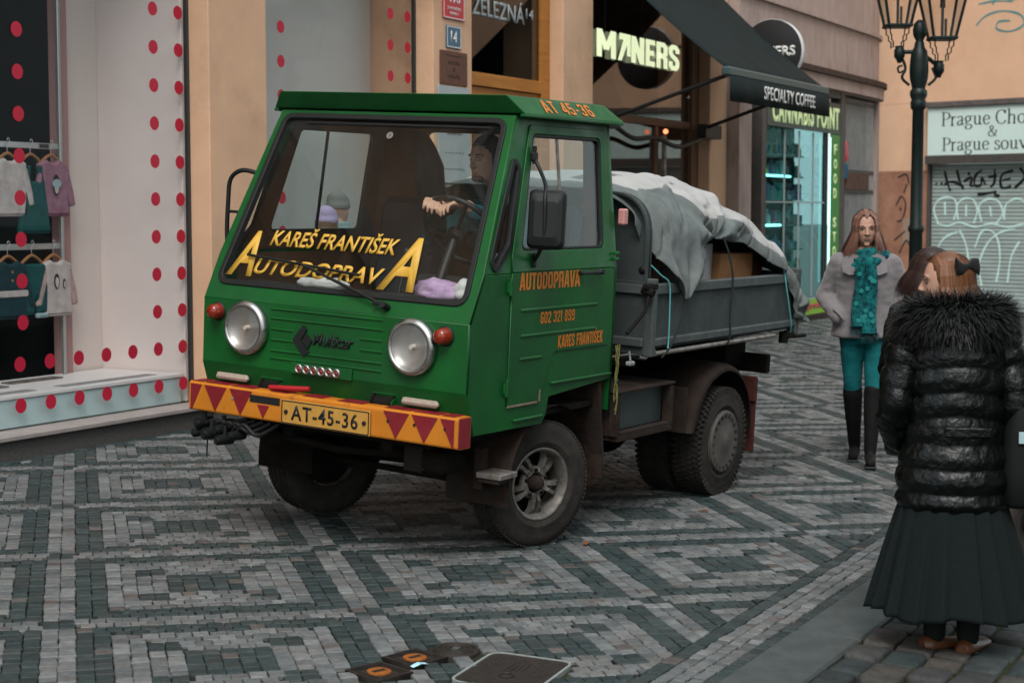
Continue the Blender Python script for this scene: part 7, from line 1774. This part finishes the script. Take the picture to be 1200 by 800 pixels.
for s in (-1, 1):
    dz_ = -.07 * s
    mb = MB(); mb.tube([(0, 0, 3.17), (s * .10, 0, 3.14 + dz_ * .5), (s * .19, 0, 3.10 + dz_)], .020, 8)
    mb.tube(catmull([(s * .09, 0, 2.86), (s * .16, 0, 2.93), (s * .13, 0, 3.02), (s * .17, 0, 3.06 + dz_), (s * .19, 0, 3.08 + dz_)], 6), .014, 7)
    mb.tube(catmull([(s * .14, 0, 3.0), (s * .19, 0, 2.98), (s * .20, 0, 3.03), (s * .16, 0, 3.045)], 5), .010, 6)
    mb.lathe([(.02, 3.00), (.03, 3.03), (.052, 3.06), (.052, 3.12), (.04, 3.14), (.045, 3.16)], 12, Matrix.Translation((s * .19, 0, dz_))); mb.build('lamp_arm', m_lampi, hd)
    lt = bpy.data.objects.new('lantern', None); COL.objects.link(lt); lt.parent = lm; lt.location = (s * .19, s * -.10, 3.15 + dz_)
    z0, z1, b0, b1 = .22, .68, .105, .195
    for a in range(4):      # stepped cage under the glass
        an = PI / 4 + a * PI / 2; c, q = math.cos(an), math.sin(an)
        mb = MB(); mb.tube([(c * .07, q * .07, .0), (c * .07, q * .07, .06), (c * .10, q * .10, .075), (c * .10, q * .10, .12), (c * .125, q * .125, .135), (c * .125, q * .125, .18), (c * .15, q * .15, .20)], .007, 5); mb.build('cage_bar', m_lampi, lt)
        mb = MB(); mb.tube([(c * b0 * 1.414, q * b0 * 1.414, z0), (c * b1 * 1.414, q * b1 * 1.414, z1)], .014, 6); mb.build('lantern_bar', m_lampi, lt)
        a2 = a * PI / 2; A = [Matrix.Rotation(a2, 3, 'Z') @ Vector(v) for v in ((b0, -b0 * .95, z0 + .01), (b0, b0 * .95, z0 + .01), (b1, b1 * .95, z1 - .01), (b1, -b1 * .95, z1 - .01))]
        mb = MB(); mb.add(A, [(0, 1, 2, 3)]); mb.build('lantern_pane', m_lampg, lt)
    mb = MB(); mb.box((0, 0, z0 - .01), (.25, .25, .03), .008); mb.build('lantern_floor', m_lampi, lt)
    mb = MB()
    for a in range(4):
        M = Matrix.Rotation(a * PI / 2, 4, 'Z'); mb.box((b1, 0, z1), (.025, b1 * 2 + .02, .03), .006, M)
    mb.build('lantern_rim', m_lampi, lt)
    mb = MB(); mb.rings([[(r * c, r * q, z) for c, q in ((1, 1), (-1, 1), (-1, -1), (1, -1))] for r, z in ((.215, .70), (.205, .72), (.13, .84), (.07, .88), (.07, .94), (.03, 1.0))], True, True, None, 0, False); mb.build('lantern_roof', m_lampi, lt)
    mb = MB(); mb.cyl((0, 0, z0), (0, 0, .50), .014); mb.cyl((.04, .03, z0), (.04, .03, .40), .012); mb.cyl((0, 0, .50), (0, 0, .62), .028, .02); mb.build('burner', mat('burner_dark', (.05, .05, .05), .4, .5), lt)
# ================================================================= scooter parked beyond the right edge
sc_t = thing('motor_scooter', 'black motor scooter with a clear windscreen at the right edge', 'scooter', (8.60, 1.42, gz(1.42)), R(75))
mb = MB(); mb.rings([[(x, y * k, z) for x, z in ((-.16, .34), (.16, .34), (.19, .62), (.13, .86), (-.13, .86), (-.19, .62))] for y, k in ((-.42, 1), (-.50, .9))], True, True, None, 0, False); mb.build('leg_shield', m_seat, sc_t)
mb = MB(); mb.rings([[(x * k, -.50 + .04 * math.cos(x * 6) - .18 * (z - .85), z) for x, z in roundpoly([(-.20, .86), (.20, .86), (.23, 1.12), (.12, 1.26), (-.12, 1.26), (-.23, 1.12)], .06)] for k in (1, .985)], True, True, None, 0, False); mb.build('windscreen', glass('scooter_screen', (.75, .82, .82), .9, 1.5, dust=.7, dcol=(.45, .52, .5)), sc_t)
mb = MB(); mb.box((0, -.10, .26), (.30, .55, .04), .01); mb.build('footboard', m_steel, sc_t)
mb = MB(); mb.box((0, .42, .50), (.30, .55, .30), .08); mb.build('rear_body', m_seat, sc_t); mb = MB(); mb.box((0, .38, .70), (.26, .60, .10), .04); mb.build('saddle', m_blk, sc_t)
for y in (-.62, .55):
    mb = MB(); mb.lathe([(.12, -.045), (.20, -.05), (.225, -.03), (.23, 0), (.225, .03), (.20, .05), (.12, .045), (.05, .03), (.05, -.03), (.12, -.045)], 28, frame((0, y, .23), (0, 1, 0), (0, 0, 1), (1, 0, 0))); mb.build('wheel', m_tyre, sc_t)
mb = MB(); mb.tube(catmull([(-.30, -.30, 1.0), (-.15, -.38, 1.0), (0, -.42, .96), (.15, -.38, 1.0), (.30, -.30, 1.0)], 5), .015, 8); mb.build('handlebar', m_blk, sc_t)
mb = MB(); mb.tube([(0, -.62, .23), (0, -.50, .60), (0, -.42, .95)], .025, 8); mb.build('steering_column', m_blk, sc_t)
# ================================================================= shared group phrases for look-alike things
GRP = {'carton': 'boxes under the tarpaulin', 'rope': 'ropes on the truck bed', 'manhole_cover': 'iron covers set in the paving', 'leaf': 'fallen leaves on the cobbles', 'rag': 'cloths on the dashboard', 'plaque': 'plaques on the pillar', 'house_number_sign': 'house number signs', 'notice': 'notices on the gate', 'neon_tube': 'teal light tubes of the souvenir shop',
       'baby_top': 'baby clothes on the rails', 'pinafore_dress': 'baby clothes on the rails', 'sweater': 'baby clothes on the rails', 'cardigan': 'baby clothes on the rails', 'trousers': 'baby clothes on the rails'}
for o in COL.objects:
    if o.parent is None and 'label' in o.keys() and o.name.split('.')[0] in GRP: o['group'] = GRP[o.name.split('.')[0]]
